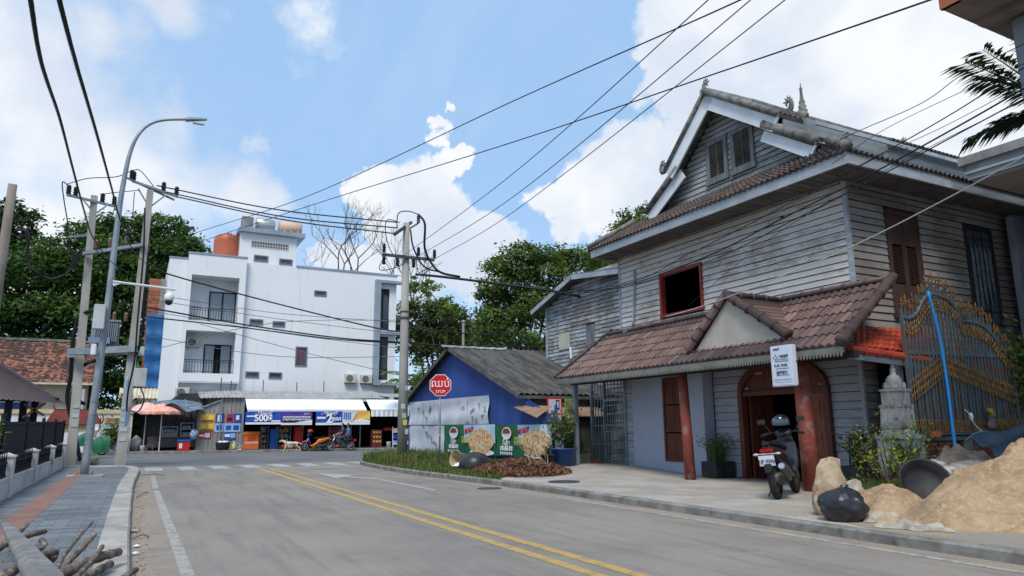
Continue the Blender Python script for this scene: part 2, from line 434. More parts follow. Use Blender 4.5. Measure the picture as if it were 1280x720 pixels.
def tiles(mb,A,B,Cc,D,period=.2,row=.45,amp=.028,step=.03,mif=None,seg=6):
    """wavy tile sheet: eave A->B, top D->Cc (A eave left, B eave right, Cc top right, D top left)"""
    A,B,Cc,D=map(V3,(A,B,Cc,D));wE=(B-A).length;sl=((D-A).length+(Cc-B).length)/2
    nrm=(B-A).cross(D-A).normalized();nrm=nrm if nrm.z > 0 else -nrm
    nr=max(1,round(sl/row));nc=max(1,round(wE/period))
    cr={}
    for j in range(nr):
        v0=j/nr;v1=min(1,(j+1)/nr+.01)
        n0=len(mb.v)
        cols=nc*seg
        for vi,(v,lift) in enumerate(((v0,-step*.9),(v0,step),(v1,0.0))):
            for i in range(cols+1):
                u=i/cols;ph=(i/seg)*2*pi
                p=(A.lerp(B,u)).lerp(D.lerp(Cc,u),v)
                w=amp*(abs(sin(ph/2))*2-1)
                mb.v.append(tuple(p+nrm*(w+lift)))
        for i in range(cols):
            c_=i//seg;r=cr.setdefault((j,c_),random.random());mi=mif((c_+.5)/nc,(j+.5)/nr) if mif else 0
            for q in (0,1):
                a=n0+q*(cols+1)+i;mb.f.append((a,a+1,a+cols+2,a+cols+1));mb.mi.append(mi);mb.r.append(r)
    return mb
def corr(mb,A,B,Cc,D,period=.09,amp=.012,mi=0,seg=4,rows=1):
    """corrugated sheet; waves run from A->D direction, repeat along A->B"""
    A,B,Cc,D=map(V3,(A,B,Cc,D));n=max(2,round((B-A).length/period))*seg;nrm=(B-A).cross(D-A).normalized()
    n0=len(mb.v)
    for k in range(2):
        for i in range(n+1):
            u=i/n;p=A.lerp(B,u) if k == 0 else D.lerp(Cc,u);mb.v.append(tuple(p+nrm*amp*sin(2*pi*i/seg)))
    for i in range(n):
        mb.f.append((n0+i,n0+i+1,n0+n+2+i,n0+n+1+i));mb.mi.append(mi);mb.r.append((i//(seg*9)*.37) % 1)
    return mb
def ribbed(mb,A,B,Cc,D,period=.2,amp=.025,mi=0):
    """trapezoid-ribbed sheet"""
    A,B,Cc,D=map(V3,(A,B,Cc,D));n=max(2,round((B-A).length/period));nrm=(B-A).cross(D-A).normalized();n0=len(mb.v);us=[]
    for i in range(n): us += [(i/n,0),((i+.70)/n,0),((i+.78)/n,1),((i+.92)/n,1)]
    us.append((1,0))
    for k in range(2):
        for u,w in us: mb.v.append(tuple((A.lerp(B,u) if k == 0 else D.lerp(Cc,u))+nrm*amp*w))
    L_=len(us)
    for i in range(L_-1): mb.f.append((n0+i,n0+i+1,n0+L_+i+1,n0+L_+i));mb.mi.append(mi);mb.r.append(random.random())
    return mb
def cable(pts,r,name,label,m_,group=None,cat='cable',n=5,k=8,twist=0):
    P=catmull(pts,k);mb=MB()
    if twist:
        Q=catmull(pts,k*14);mb2=MB()
        for s_ in range(3):
            pp=[]
            for i,p in enumerate(Q):
                t=(Q[min(i+1,len(Q)-1)]-Q[max(i-1,0)]).normalized();a_=t.orthogonal().normalized() if False else (Vector((0,1,.2))-t*t.dot(Vector((0,1,.2)))).normalized();b_=t.cross(a_)
                an=i*.55+2*pi*s_/3;pp.append(p+(a_*cos(an)+b_*sin(an))*r*1.0)
            mb.tube(pp,r*.85,5)
    else: mb.tube(P,r,n)
    return tag(mb.build(name,m_,None,True),label,cat,group)

# ================================================================== MATERIAL PALETTE
def road_base(N,v):
    s=N.n('ShaderNodeSeparateXYZ');N.l(v,s.inputs[0]);X_=s.outputs[0];Y_=s.outputs[1]
    big=N.noise(v,.35,8,.62);mid=N.noise(v,2.2,9,.65)
    mp=N.n('ShaderNodeMapping');mp.inputs['Scale'].default_value=(2.6,.18,1);N.l(v,mp.inputs[0]);lng=N.noise(mp.outputs[0],1.3,7,.6)
    c=N.mix(N.smooth(big,.35,.65),(.27,.235,.20),(.205,.184,.163))
    c=N.mix(N.math('MULTIPLY',N.smooth(lng,.45,.7),.5),c,(.13,.124,.118))
    c=N.mix(N.math('MULTIPLY',N.smooth(mid,.5,.7),.5),c,(.275,.248,.215))
    # sandy dust in the gutters of the main road
    nz=N.math('MULTIPLY',N.math('SUBTRACT',mid,.5),1.3)
    gl=N.smooth(N.math('ADD',N.math('MULTIPLY',X_,-1),nz),-.85,-.35)
    gr=N.smooth(N.math('ADD',X_,nz),8.3,8.95)
    main=N.math('SUBTRACT',1.0,N.smooth(Y_,29,34))
    dust=N.math('MULTIPLY',N.math('MULTIPLY',N.math('MAXIMUM',gl,gr),main),.85)
    c=N.mix(N.math('MULTIPLY',dust,N.smooth(N.noise(v,1.1,9,.7),.3,.62)),c,(.31,.245,.185))
    # cross road: darker, bluer asphalt
    c=N.mix(N.smooth(N.math('ADD',Y_,nz),33.6,35.2),c,N.mix(N.smooth(big,.4,.62),(.125,.126,.132),(.16,.158,.16)))
    # slab joints and hair cracks
    vo=N.n('ShaderNodeTexVoronoi');vo.feature='DISTANCE_TO_EDGE';vo.inputs['Scale'].default_value=.22
    w=N.n('ShaderNodeVectorMath');w.operation='ADD';N.l(v,w.inputs[0])
    nn=N.n('ShaderNodeTexNoise');N.l(v,nn.inputs['Vector']);nn.inputs['Scale'].default_value=.8;nn.inputs['Detail'].default_value=8
    sc_=N.n('ShaderNodeVectorMath');sc_.operation='SCALE';sc_.inputs['Scale'].default_value=2.2;N.l(nn.outputs[1],sc_.inputs[0]);N.l(sc_.outputs[0],w.inputs[1]);N.l(w.outputs[0],vo.inputs['Vector'])
    cr=N.math('SUBTRACT',1.0,N.smooth(vo.outputs['Distance'],.0,.006))
    cr=N.math('MULTIPLY',cr,N.smooth(N.noise(v,.25,3),.48,.6))
    c=N.mix(N.math('MULTIPLY',cr,.45),c,(.05,.05,.052))
    jm=N.math('ABSOLUTE',N.math('SUBTRACT',N.math('FRACT',N.math('MULTIPLY',Y_,.2)),.5))
    j=N.math('SUBTRACT',1.0,N.smooth(jm,.0,.0016));c=N.mix(N.math('MULTIPLY',j,.35),c,(.07,.07,.07))
    return c
Mroad=mat('road_concrete',None,base=road_base,rough=.85,fine=.16,sc=3,bump=.25,bsc=60)
Mground=mat('ground_dirt',(.16,.13,.09),(.09,.10,.05),sc=.4)
Mkerb=mat('kerb_concrete',(.40,.37,.33),(.29,.27,.24),sc=1.6,col3=(.13,.12,.10),sc3=5,lo3=.55,hi3=.75,bump=.3,var=.06)
Mkerbd=mat('kerb_dirty',(.24,.23,.21),(.15,.145,.13),sc=2.2,col3=(.08,.075,.065),sc3=4,lo3=.5,hi3=.75,bump=.3,var=.08)
Mpave=mat('pavement_concrete',(.40,.365,.32),(.31,.28,.25),sc=.9,col3=(.33,.27,.20),sc3=.8,lo3=.5,hi3=.72,bump=.2,fine=.12)
Mpaveold=mat('pavement_old',(.19,.175,.155),(.13,.12,.105),sc=1.2,fine=.15)
def paver(c1,c2,c3):
    def f(N,v):
        b=N.n('ShaderNodeTexBrick');N.l(v,b.inputs[0]);b.inputs['Scale'].default_value=1;b.inputs['Brick Width'].default_value=.4;b.inputs['Row Height'].default_value=.2
        b.inputs['Mortar Size'].default_value=.006;b.inputs['Color1'].default_value=(*c1,1);b.inputs['Color2'].default_value=(*c2,1);b.inputs['Mortar'].default_value=(*c3,1);b.inputs['Bias'].default_value=-.1
        c=b.outputs[0]
        c=N.mix(N.math('MULTIPLY',N.smooth(N.noise(v,1.1,8,.65),.5,.72),.55),c,(.25,.22,.18))
        return N.mix(N.math('MULTIPLY',N.smooth(N.noise(v,.6,8,.65),.56,.7),.5),c,(.06,.065,.07))
    return f
Mpavb=mat('paver_grey',None,base=paver((.11,.125,.14),(.20,.215,.23),(.05,.053,.056)),rough=.8,bump=.2)
Mpavr=mat('paver_red',None,base=paver((.22,.115,.09),(.28,.155,.125),(.13,.09,.075)),rough=.8,bump=.2)
def worn(c,w):
    def f(N,v):
        return N.mix(N.smooth(N.noise(v,5,10,.72),.47,.60),c,w)
    return f
Mlinew=mat('paint_white',None,base=worn((.36,.335,.30),(.235,.215,.19)),rough=.7,fine=.15)
Mliney=mat('paint_yellow',None,base=worn((.46,.30,.085),(.30,.23,.13)),rough=.7,fine=.15)
Mlinef=mat('paint_white_fresh',None,base=worn((.40,.39,.38),(.22,.215,.21)),rough=.7,fine=.12)
Mwhite=mat('white_wall',(.77,.78,.79),(.72,.735,.75),sc=.5,lo=.3,hi=.8,rough=.7,fine=.03,col3=(.56,.58,.58),sc3=.9,lo3=.56,hi3=.8,st3=(3,1,.2))
Mcap=mat('grey_blue_trim',(.30,.36,.42),(.24,.29,.34),sc=1,rough=.7,fine=.05)
Mgrayc=mat('bare_concrete',(.30,.30,.29),(.20,.195,.185),sc=1.5,fine=.12,bump=.2)
Mpole=mat('pole_concrete',(.40,.38,.345),(.30,.285,.26),sc=1.2,st=(1,1,.3),col3=(.15,.14,.125),sc3=2,lo3=.6,hi3=.8,fine=.12)
Mgalv=mat('galvanised_steel',(.30,.34,.37),(.22,.25,.28),sc=2,metal=.35,rough=.5,fine=.08)
Mdkst=mat('dark_steel',(.06,.065,.07),(.10,.10,.105),sc=3,metal=.5,rough=.5)
Mblack=mat('black_paint',(.012,.013,.015),(.02,.021,.024),sc=3,rough=.4,spec=.5)
Mblackm=mat('black_matt',(.015,.015,.017),rough=.8)
Mcable=mat('cable_black',(.012,.013,.016),rough=.6)
Mcableg=mat('cable_grey',(.22,.22,.22),rough=.6)
Mfence=mat('black_iron',(.010,.012,.016),(.022,.025,.03),sc=4,rough=.75,spec=.15)
Mfwall=mat('dirty_white_wall',(.56,.56,.54),(.42,.41,.38),sc=1.4,col3=(.25,.22,.17),sc3=2.5,lo3=.56,hi3=.75,fine=.06)
Mcream=mat('cream_paint',(.62,.48,.26),(.52,.40,.22),sc=1.5,fine=.06)
Mcreamw=mat('cream_wall',(.60,.55,.43),(.48,.43,.33),sc=1)
# weathered siding
def siding_base(cp,cw,cb,amt):
    def f(N,v):
        a=N.n('ShaderNodeAttribute');a.attribute_name='rnd'
        mp=N.n('ShaderNodeMapping');mp.inputs['Scale'].default_value=(1.2,1.2,12);N.l(v,mp.inputs[0])
        st_=N.noise(mp.outputs[0],1.6,9,.68);big=N.noise(v,.55,7,.6);fn=N.noise(mp.outputs[0],9,7,.7)
        k=N.math('ADD',N.math('ADD',N.math('MULTIPLY',st_,.55),N.math('MULTIPLY',big,.6)),N.math('MULTIPLY',a.outputs['Fac'],.16))
        c=N.mix(N.smooth(k,.5-amt*.2,.9-amt*.25),cp,cw)
        c=N.mix(N.math('MULTIPLY',N.smooth(N.math('ADD',N.math('MULTIPLY',k,.7),N.math('MULTIPLY',fn,.3)),.66-amt*.12,.74-amt*.1),.85),c,cb)
        g=N.math('ADD',.86,N.math('MULTIPLY',a.outputs['Fac'],.24));cb_=N.n('ShaderNodeCombineColor');[N.l(g,cb_.inputs[i]) for i in range(3)]
        return N.mix(1.0,c,cb_.outputs[0],'MULTIPLY')
    return f
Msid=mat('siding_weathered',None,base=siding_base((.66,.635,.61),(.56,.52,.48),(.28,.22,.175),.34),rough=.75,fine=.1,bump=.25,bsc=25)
Msidr=mat('siding_side_shaded',None,base=siding_base((.34,.33,.32),(.29,.265,.25),(.16,.135,.12),.6),rough=.8,fine=.1,bump=.25,bsc=25)  # shade from the neighbouring house is put into these darker board colours
Msidg=mat('siding_gable',None,base=siding_base((.47,.50,.53),(.37,.375,.375),(.15,.14,.13),.6),rough=.8,fine=.12,bump=.25,bsc=25)
Msidp=mat('siding_peeling',None,base=siding_base((.50,.57,.64),(.38,.42,.45),(.13,.105,.09),.8),rough=.85,fine=.12,bump=.3,bsc=25)
Msidl=mat('siding_painted',None,base=siding_base((.36,.375,.42),(.30,.31,.34),(.24,.24,.245),0),rough=.7,fine=.05)
Mpurp=mat('lavender_panel',(.38,.41,.50),(.345,.375,.46),sc=.7,rough=.6,fine=.04)
Mtrimb=mat('blue_grey_board',(.38,.42,.46),(.28,.31,.34),sc=1.2,st=(1,1,3),col3=(.18,.19,.19),sc3=1.5,lo3=.6,hi3=.8,fine=.1)
Mbarge=mat('white_bargeboard',(.74,.77,.80),(.64,.67,.70),sc=1.2,fine=.05)
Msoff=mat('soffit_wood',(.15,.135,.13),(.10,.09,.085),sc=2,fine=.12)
Mcem=mat('ridge_cement',(.24,.23,.215),(.13,.125,.12),sc=2.5,col3=(.06,.06,.055),sc3=4,lo3=.5,hi3=.7,bump=.6,bsc=12,fine=.2)
Mtile_dk=mat('tile_old',(.10,.072,.062),(.07,.055,.05),sc=1.2,var=.25,col3=(.17,.15,.13),sc3=2,lo3=.55,hi3=.75,fine=.12)
Mtile_a=mat('tile_brown',(.185,.115,.095),(.145,.092,.08),sc=.8,var=.28,rough=.6,fine=.08)
Mtile_b=mat('tile_dark',(.065,.045,.046),(.09,.062,.06),sc=.8,var=.3,rough=.6,fine=.08)
Mtile_r=mat('tile_ridge',(.105,.068,.062),(.075,.05,.048),sc=2,var=.2,rough=.55)
Mtred=mat('tile_red',(.45,.07,.035),(.36,.06,.035),sc=2,var=.15,rough=.5)
def temple_base(N,v):
    mp=N.n('ShaderNodeMapping');mp.inputs['Scale'].default_value=(4.6,4.6,10);N.l(v,mp.inputs[0])
    vo=N.n('ShaderNodeTexVoronoi');vo.inputs['Scale'].default_value=1.0;N.l(mp.outputs[0],vo.inputs['Vector'])
    s=N.n('ShaderNodeSeparateColor');N.l(vo.outputs['Color'],s.inputs[0])
    k=N.math('ADD',N.math('MULTIPLY',s.outputs[0],.6),N.math('MULTIPLY',N.noise(v,.5,5),.8))
    return N.mix(N.smooth(k,.74,.9),(.05,.028,.024),(.28,.115,.07))
Mtemple=mat('tile_temple',None,base=temple_base,rough=.8)
Mpavil=mat('purple_sheet',(.082,.058,.07),(.06,.045,.055),sc=.6,rough=.5,fine=.06)
Mred=mat('red_post',(.30,.065,.042),(.22,.055,.04),sc=2.5,st=(1,1,.4),col3=(.30,.20,.17),sc3=2.6,lo3=.52,hi3=.68,rough=.65,fine=.15)
Mredf=mat('red_frame',(.26,.035,.02),(.20,.03,.02),sc=2,rough=.5)
Mback=mat('groove_shade_wood',(.045,.04,.036),(.03,.026,.024),sc=3)  # backing wood and board undersides, with the groove shadow put into the dark colour
Mwood=mat('dark_red_wood',(.15,.045,.026),(.095,.03,.02),sc=2,st=(6,6,.7),rough=.5,fine=.12)
Mwoodb=mat('old_brown_wood',(.085,.045,.035),(.05,.03,.026),sc=2,st=(6,6,.7),rough=.6,fine=.15)
Mwoodg=mat('grey_wood',(.20,.21,.22),(.12,.125,.135),sc=2,st=(6,6,.7),rough=.8,fine=.15)
Mdarkin=mat('interior_shade',(.014,.012,.011),rough=.95,spec=0)  # near-black, so the darkness of unlit rooms is in the colour
Mglass=mat('window_glass',(.05,.075,.10),(.08,.11,.14),sc=1.5,rough=.12,spec=.6)
Mcurt=mat('curtain',(.38,.43,.46),(.28,.32,.35),sc=3,st=(8,8,.2),rough=.9)
Mwinf=mat('window_frame_grey',(.16,.18,.20),rough=.5)
Mbluesh=mat('blue_rib_sheet',(.035,.085,.31),(.028,.065,.24),sc=1,st=(1,1,.4),rough=.5,fine=.08,col3=(.05,.08,.20),sc3=2,lo3=.62,hi3=.8)
Mfibro=mat('fibro_roof',(.045,.042,.038),(.095,.088,.078),sc=1.6,st=(2.2,.5,.5),lo=.42,hi=.58,col3=(.20,.185,.16),sc3=3,lo3=.6,hi3=.72,fine=.2)
Mzinc=mat('zinc_sheet',(.30,.30,.29),(.21,.205,.195),sc=1.1,st=(1,1,.35),col3=(.24,.17,.11),sc3=1.6,lo3=.62,hi3=.8,metal=.1,rough=.55,fine=.1)
Mzincd=mat('zinc_dark',(.06,.06,.062),(.10,.095,.09),sc=1.1,rough=.7,var=.2)
Mtin=mat('rusty_tin',(.30,.20,.14),(.22,.13,.085),sc=2,fine=.15)
Mtarp=mat('white_tarp',(.62,.65,.70),(.55,.58,.63),sc=1.5,rough=.55,fine=.04)
Mawn=mat('white_awning',(.82,.84,.86),(.76,.78,.80),sc=1,rough=.6,fine=.02)
Mbluec=mat('blue_sheet',(.02,.125,.32),(.015,.09,.25),sc=1.2,st=(1,1,3),rough=.5)
Mbrick=mat('brick_red',(.36,.12,.065),(.24,.085,.05),sc=4,var=.2)
Morange=mat('orange_tank',(.47,.13,.07),(.40,.11,.06),sc=1,rough=.5)
Mbeige=mat('beige_tank',(.62,.43,.30),(.52,.36,.25),sc=1,rough=.5)
Msteel=mat('steel_tank',(.55,.54,.53),(.42,.40,.39),sc=2,st=(1,1,6),metal=.6,rough=.35)
Mbark=mat('bark',(.11,.085,.06),(.06,.048,.036),sc=3,st=(1,1,.3),bump=.5)
Mbarkp=mat('bark_pale',(.20,.17,.14),(.13,.11,.09),sc=3,st=(1,1,.3))
Lrain=leafmat('leaf_raintree',(.018,.052,.013),(.095,.17,.035),(.04,.085,.02))
Ldk=leafmat('leaf_dark',(.02,.045,.014),(.055,.095,.025))
Lmid=leafmat('leaf_mid',(.035,.07,.018),(.15,.20,.05),(.07,.11,.025))
Llite=leafmat('leaf_light',(.07,.13,.02),(.17,.24,.05))
Lolive=leafmat('leaf_olive',(.05,.07,.02),(.12,.135,.04))
Lpalm=leafmat('leaf_palm',(.010,.026,.018),(.028,.055,.028))
Lgrass=leafmat('leaf_grass',(.045,.085,.018),(.15,.18,.05),(.17,.15,.06))
Lyel=leafmat('leaf_yellow',(.13,.20,.03),(.42,.40,.06))
Mdryl=mat('dry_leaf',(.21,.095,.05),(.12,.06,.04),sc=3,var=.45,rough=.8)
Mtwig=mat('twig',(.20,.15,.11),(.13,.095,.07),sc=3,var=.2)
Mlog=mat('log_bark',(.17,.13,.10),(.085,.06,.045),sc=13,st=(1,1,1),col3=(.34,.29,.24),sc3=7,lo3=.5,hi3=.7,bump=.6,bsc=20,fine=.25)
Mlogend=mat('log_end',(.34,.26,.18),(.24,.17,.11),sc=6)
def sand_base(N,v):
    c=N.mix(N.smooth(N.noise(v,1.6,8,.6),.38,.62),(.40,.275,.165),(.28,.185,.105))
    return N.mix(N.smooth(N.noise(v,9,9,.75),.45,.7),c,(.47,.35,.23))
Msand=mat('sand',None,base=sand_base,rough=.95,fine=.3,bump=1,bsc=26)
Msack=mat('woven_sack',(.42,.34,.23),(.30,.22,.14),sc=5,rough=.8,bump=.6,bsc=14,col3=(.38,.10,.07),sc3=3.5,lo3=.56,hi3=.66)
Msackw=mat('pale_sack',(.42,.37,.31),(.29,.25,.2),sc=6,rough=.8,bump=.6,bsc=12)
Mbag=mat('black_bag',(.012,.013,.017),(.022,.023,.028),sc=3,rough=.32,spec=.6,bump=.6,bsc=9)
Mpotb=mat('black_pot',(.02,.021,.024),(.035,.035,.038),sc=3,rough=.6)
Mpotblue=mat('blue_tub',(.025,.07,.23),(.02,.055,.18),sc=3,rough=.5)
Mpotc=mat('clay_pot',(.36,.31,.25),(.28,.23,.18),sc=3)
Msoil=mat('soil',(.07,.05,.035))
Mstone=mat('carved_stone',(.36,.365,.36),(.26,.265,.265),sc=2.5,col3=(.12,.12,.115),sc3=3,lo3=.55,hi3=.72,bump=.8,bsc=18,fine=.15)
Mgatebl=mat('gate_blue_rust',(.10,.165,.21),(.12,.12,.11),sc=3,st=(2,2,.8),col3=(.22,.10,.05),sc3=4,lo3=.5,hi3=.66,rough=.6,metal=.2)
Mgold=mat('gate_gold',(.34,.18,.05),(.20,.12,.06),sc=4,rough=.5,metal=.3,col3=(.16,.10,.05),sc3=6,lo3=.56,hi3=.72)
Mbluepipe=mat('blue_pipe',(.03,.27,.70),rough=.45)
Mlav2=mat('neighbour_wall',(.26,.29,.35),(.23,.255,.31),sc=.7,fine=.05)
Mslab=mat('slab_concrete',(.20,.165,.145),(.13,.105,.095),sc=.8,col3=(.09,.075,.07),sc3=1.5,lo3=.5,hi3=.7,fine=.15)
Mcovergreen=mat('green_cover',(.02,.14,.07),(.015,.10,.05),sc=2,rough=.6)
Mskin=mat('skin',(.30,.17,.115),rough=.6)
Mhair=mat('hair',(.012,.010,.010),rough=.5)
Mnavy=mat('navy_shirt',(.02,.03,.07),(.03,.04,.09),sc=5)
Mltblue=mat('blue_top',(.10,.17,.33),(.07,.12,.25),sc=4)
Mjean=mat('jeans',(.05,.07,.10),(.07,.09,.13),sc=5)
Mplw=mat('white_plastic',(.72,.73,.74),rough=.4)
Mrub=mat('rubber',(.018,.018,.018),rough=.85)
Mchrome=mat('chrome',(.5,.5,.5),metal=.9,rough=.25)
Morp=mat('orange_plastic',(.62,.13,.02),rough=.35,coat=.4)
Mredp=mat('red_plastic',(.50,.025,.018),rough=.4)
Mbluep=mat('blue_plastic',(.02,.10,.38),rough=.45)
Mumb=mat('orange_umbrella',(.70,.26,.18),(.80,.42,.34),sc=3,rough=.8)
Mtarpb=mat('grey_blue_tarp',(.16,.21,.27),(.09,.12,.16),sc=2,rough=.7)
Mdog=mat('tan_fur',(.42,.30,.18),(.50,.42,.32),sc=4,rough=.9)
Mchar=mat('ink',(.015,.015,.02),rough=.6)
Mink=mat('ink_blue',(.02,.05,.18),rough=.6)
Mwtxt=mat('white_ink',(.8,.8,.8),rough=.5)
Madb=mat('ad_blue',(.015,.085,.42),(.01,.05,.30),sc=1.5,rough=.5)
Madp=mat('ad_purple',(.07,.04,.25),(.10,.06,.32),sc=1.5,rough=.5)
Mado=mat('ad_orange',(.70,.28,.06),(.75,.45,.08),sc=1,rough=.5)
Mady=mat('ad_yellow',(.72,.55,.10),rough=.5)
Madr=mat('ad_red',(.55,.03,.03),rough=.5)
Madg=mat('ad_green',(.015,.13,.055),(.012,.10,.045),sc=1.2,rough=.5)
Madlg=mat('ad_light_green',(.16,.33,.07),rough=.5)
Madsky=mat('ad_sky',(.30,.50,.68),(.55,.65,.72),sc=1.2,rough=.5)
Mnood=mat('noodle',(.52,.30,.11),(.70,.55,.34),sc=9,rough=.5,col3=(.50,.10,.03),sc3=9,lo3=.54,hi3=.60,lo=.42,hi=.55)
Mnood2=mat('noodle_dark',(.50,.28,.10),(.66,.48,.26),sc=16,rough=.5)
Mstopr=mat('stop_red',(.56,.012,.016),(.50,.012,.016),sc=2,rough=.4)
Mcorg=mat('box_tan',(.32,.20,.10),(.25,.15,.08),sc=3,var=.2)
Mcable2=Mcable

def struct(name,mb,m_,label=None):
    o=mb.build(name,m_) if isinstance(mb,MB) else mb
    o['kind']='structure'
    if label: o['label']=label
    return o

# ================================================================== GROUND, ROADS, PAVEMENTS
def curbY(x): return 54.0-.2*x
KL=[(0.1,-8),(0.1,5),(.08,12),(.09,17),(.14,23),(.28,28.5),(.33,31.5),(.1,33.6),(-.5,34.7),(-1.5,35.2),(-3,35.3),(-8,35.5),(-30,36.5),(-140,40)]
KR=[(9.12,-8),(9.12,12),(9.1,15),(8.98,18),(8.8,20.5),(8.55,24),(8.6,27.5),(8.75,30),(9.1,32),(9.9,33.5),(11.2,34.2),(14,34.3),(30,31.2),(140,9)]
def smoothline(P,k=5): return [Vector((p.x,p.y,0)) for p in catmull([(x,y,0) for x,y in P],k)]
KLs=smoothline(KL);KRs=smoothline(KR)
g=MB();g.face([(-900,-500,-.06),(900,-500,-.06),(900,1500,-.06),(-900,1500,-.06)]);struct('ground',g,Mground)
# one road sheet
g=MB()
g.face([(-.6,-40,0),(9.8,-40,0),(9.8,36,0),(-.6,36,0)]);
g.face([(-140,36,0),(-140,84,0),(140,28,0),(140,5,0),(9.8,33,0),(9.8,36,0),(-.6,36,0)][0:0] or [(-140,36,0),(140,36,0),(140,28,0),(-140,84,0)][0:0] or [(-140,36,0),(9.8,36,0),(60,40,0),(-140,84,0)])
g.face([(9.8,31,0),(140,5,0),(140,28,0),(60,40,0),(9.8,36,0)])
struct('road',g,Mroad)
def ribbon(line,w0,w1,z,mb=None,side=1):
    mb=mb or MB();n=len(line);L_=[]
    for i,p in enumerate(line):
        t=(line[min(i+1,n-1)]-line[max(i-1,0)]).normalized();q=Vector((-t.y,t.x,0))*side
        L_.append((p+q*w0,p+q*w1))
    for (a,b),(c_,d) in zip(L_,L_[1:]):
        mb.face([(a.x,a.y,z),(c_.x,c_.y,z),(d.x,d.y,z),(b.x,b.y,z)] if side < 0 else [(b.x,b.y,z),(d.x,d.y,z),(c_.x,c_.y,z),(a.x,a.y,z)])
    return mb
def kerb(name,line,w,z,m_,side):
    mb=MB();n=len(line);prof=[(0,-.05),(0.0,z-.03),(.03,z),(w,z),(w,-.05)];vs=[]
    for i,p in enumerate(line):
        t=(line[min(i+1,n-1)]-line[max(i-1,0)]).normalized();q=Vector((-t.y,t.x,0))*side
        wob=.006*sin(i*2.1)
        vs.append([(p.x+q.x*(a+wob),p.y+q.y*(a+wob),zz) for a,zz in prof])
    dist=0
    for i in range(n-1):
        r=random.random()
        for k in range(len(prof)-1):
            f=[vs[i][k],vs[i][k+1],vs[i+1][k+1],vs[i+1][k]]
            mb.face(f if side < 0 else f[::-1],0,r)
    return struct(name,mb,m_)
kerb('left_kerb',KLs,.36,.12,Mkerb,1)
kerb('right_kerb',KRs,.16,.15,Mkerbd,-1)
# left pavement
g=MB();z=.116
pl=[p for p in KLs if p.y < 35.1 and p.x > -1.6]
for a,b in zip(pl,pl[1:]):
    if b.y < a.y+.01: continue
    g.face([(-2.6,a.y,z),(a.x-.33,a.y,z),(b.x-.33,b.y,z),(-2.6,b.y,z)])
struct('left_pavement',g,Mpavb)
g=MB();g.face([(-1.78,-8,.121),(-1.35,-8,.121),(-1.35,34.2,.121),(-1.78,34.2,.121)]);struct('red_paver_strip',g,Mpavr)
g=MB();g.box(-1.55,-.2,33.2,34.3,.05,.127);struct('concrete_patch',g,Mkerb)
g=MB();g.box(-1.75,-.72,26.4,27.35,.05,.17);struct('lamp_plinth',g,Mkerb)
# right pavement, gently rising towards the houses
def zp(x,y):
    a=min(1,max(0,(y-15.5)/5));a=a*a*(3-2*a);b=min(1,max(0,(x-9.4)/3));b=b*b*(3-2*b)
    return .149+.15*a*b+.012*math.sin(x*1.3+y*.7)*b
def xr(y):
    for a,b in zip(KRs,KRs[1:]):
        if a.y <= y <= b.y: return a.x+(b.x-a.x)*(y-a.y)/(b.y-a.y+1e-9)
    return 9.12
g=MB()
def pf(u,v):
    y=-8+v*31.2;x0=xr(y)+.15 if y < 18.3 else xr(18.3)+.15+(y-18.3)*1.05;x=x0+(24-x0)*u;return (x,y,zp(x,y))
grid(pf,40,60,g);struct('right_pavement',g,Mpave)
def zv(x,y):
    d=min(1,max(0,(x-xr(y))/2.5));return .13+.15*d+.05*math.sin(x*2.1)*math.sin(y*1.7)*d
g=MB()
def vf(u,v):
    y=17.9+v*15.4;x0=xr(y)+.15;x1=max(x0+.2,min(14,18-0*(y-30))) ;x=x0+(x1-x0)*u;return (x,y,zv(x,y)-.02-(.10 if y < 20.5 and x > xr(18.3)+.3+(y-18.3)*1.05 else 0))
grid(vf,24,40,g);struct('verge',g,mat('verge_soil',(.15,.12,.08),(.10,.10,.05),sc=2))
g=MB();g.face([(14,23,.2),(60,20,.2),(60,29,.2),(14,33.2,.2)][::1]);struct('back_ground',g,Mground)
# far pavement with its kerb
fl=[Vector((x,curbY(x),0)) for x in range(-60,61,2)]
kerb('far_kerb',fl,.18,.13,Mkerbd,1)
g=MB();g.face([(-60,curbY(-60)+.17,.126),(60,curbY(60)+.17,.126),(60,62,.126),(-60,72,.126)]);struct('far_pavement',g,Mpaveold)
# painted markings
def mark(name,polys,m_,z=.004):
    g=MB()
    for i,p in enumerate(polys): g.face([(x,y,z+.003*i*(name == 'turn_arrow_marking')) for x,y in p])
    return struct(name,g,m_)
def rect(x0,x1,y0,y1): return [(x0,y0),(x1,y0),(x1,y1),(x0,y1)]
mark('yellow_centre_lines',[rect(4.52,4.69,-8,30.4),rect(4.91,5.08,-8,30.4)],Mliney)
mark('white_edge_line',[rect(.60,.74,-8,21.5),[(.60,22.1),(.74,22.1),(.80,28.2),(.66,28.2)]],Mlinew)
mark('white_edge_line',[rect(8.62,8.76,-8,14.5)],Mlinew)
mark('crosswalk',[[(x,31.3),(x+.62,31.2),(x+.62,34.0),(x,34.1)] for x in [.55+1.22*i for i in range(8)]],Mlinef)
mark('crosswalk',[[(10.35+1.35*i,33.9),(11.0+1.35*i,33.85),(11.4+1.35*i,36.1),(10.7+1.35*i,36.2)] for i in range(3)],Mlinef)
mark('stop_line',[rect(5.1,8.5,29.9,30.15)],Mlinef)
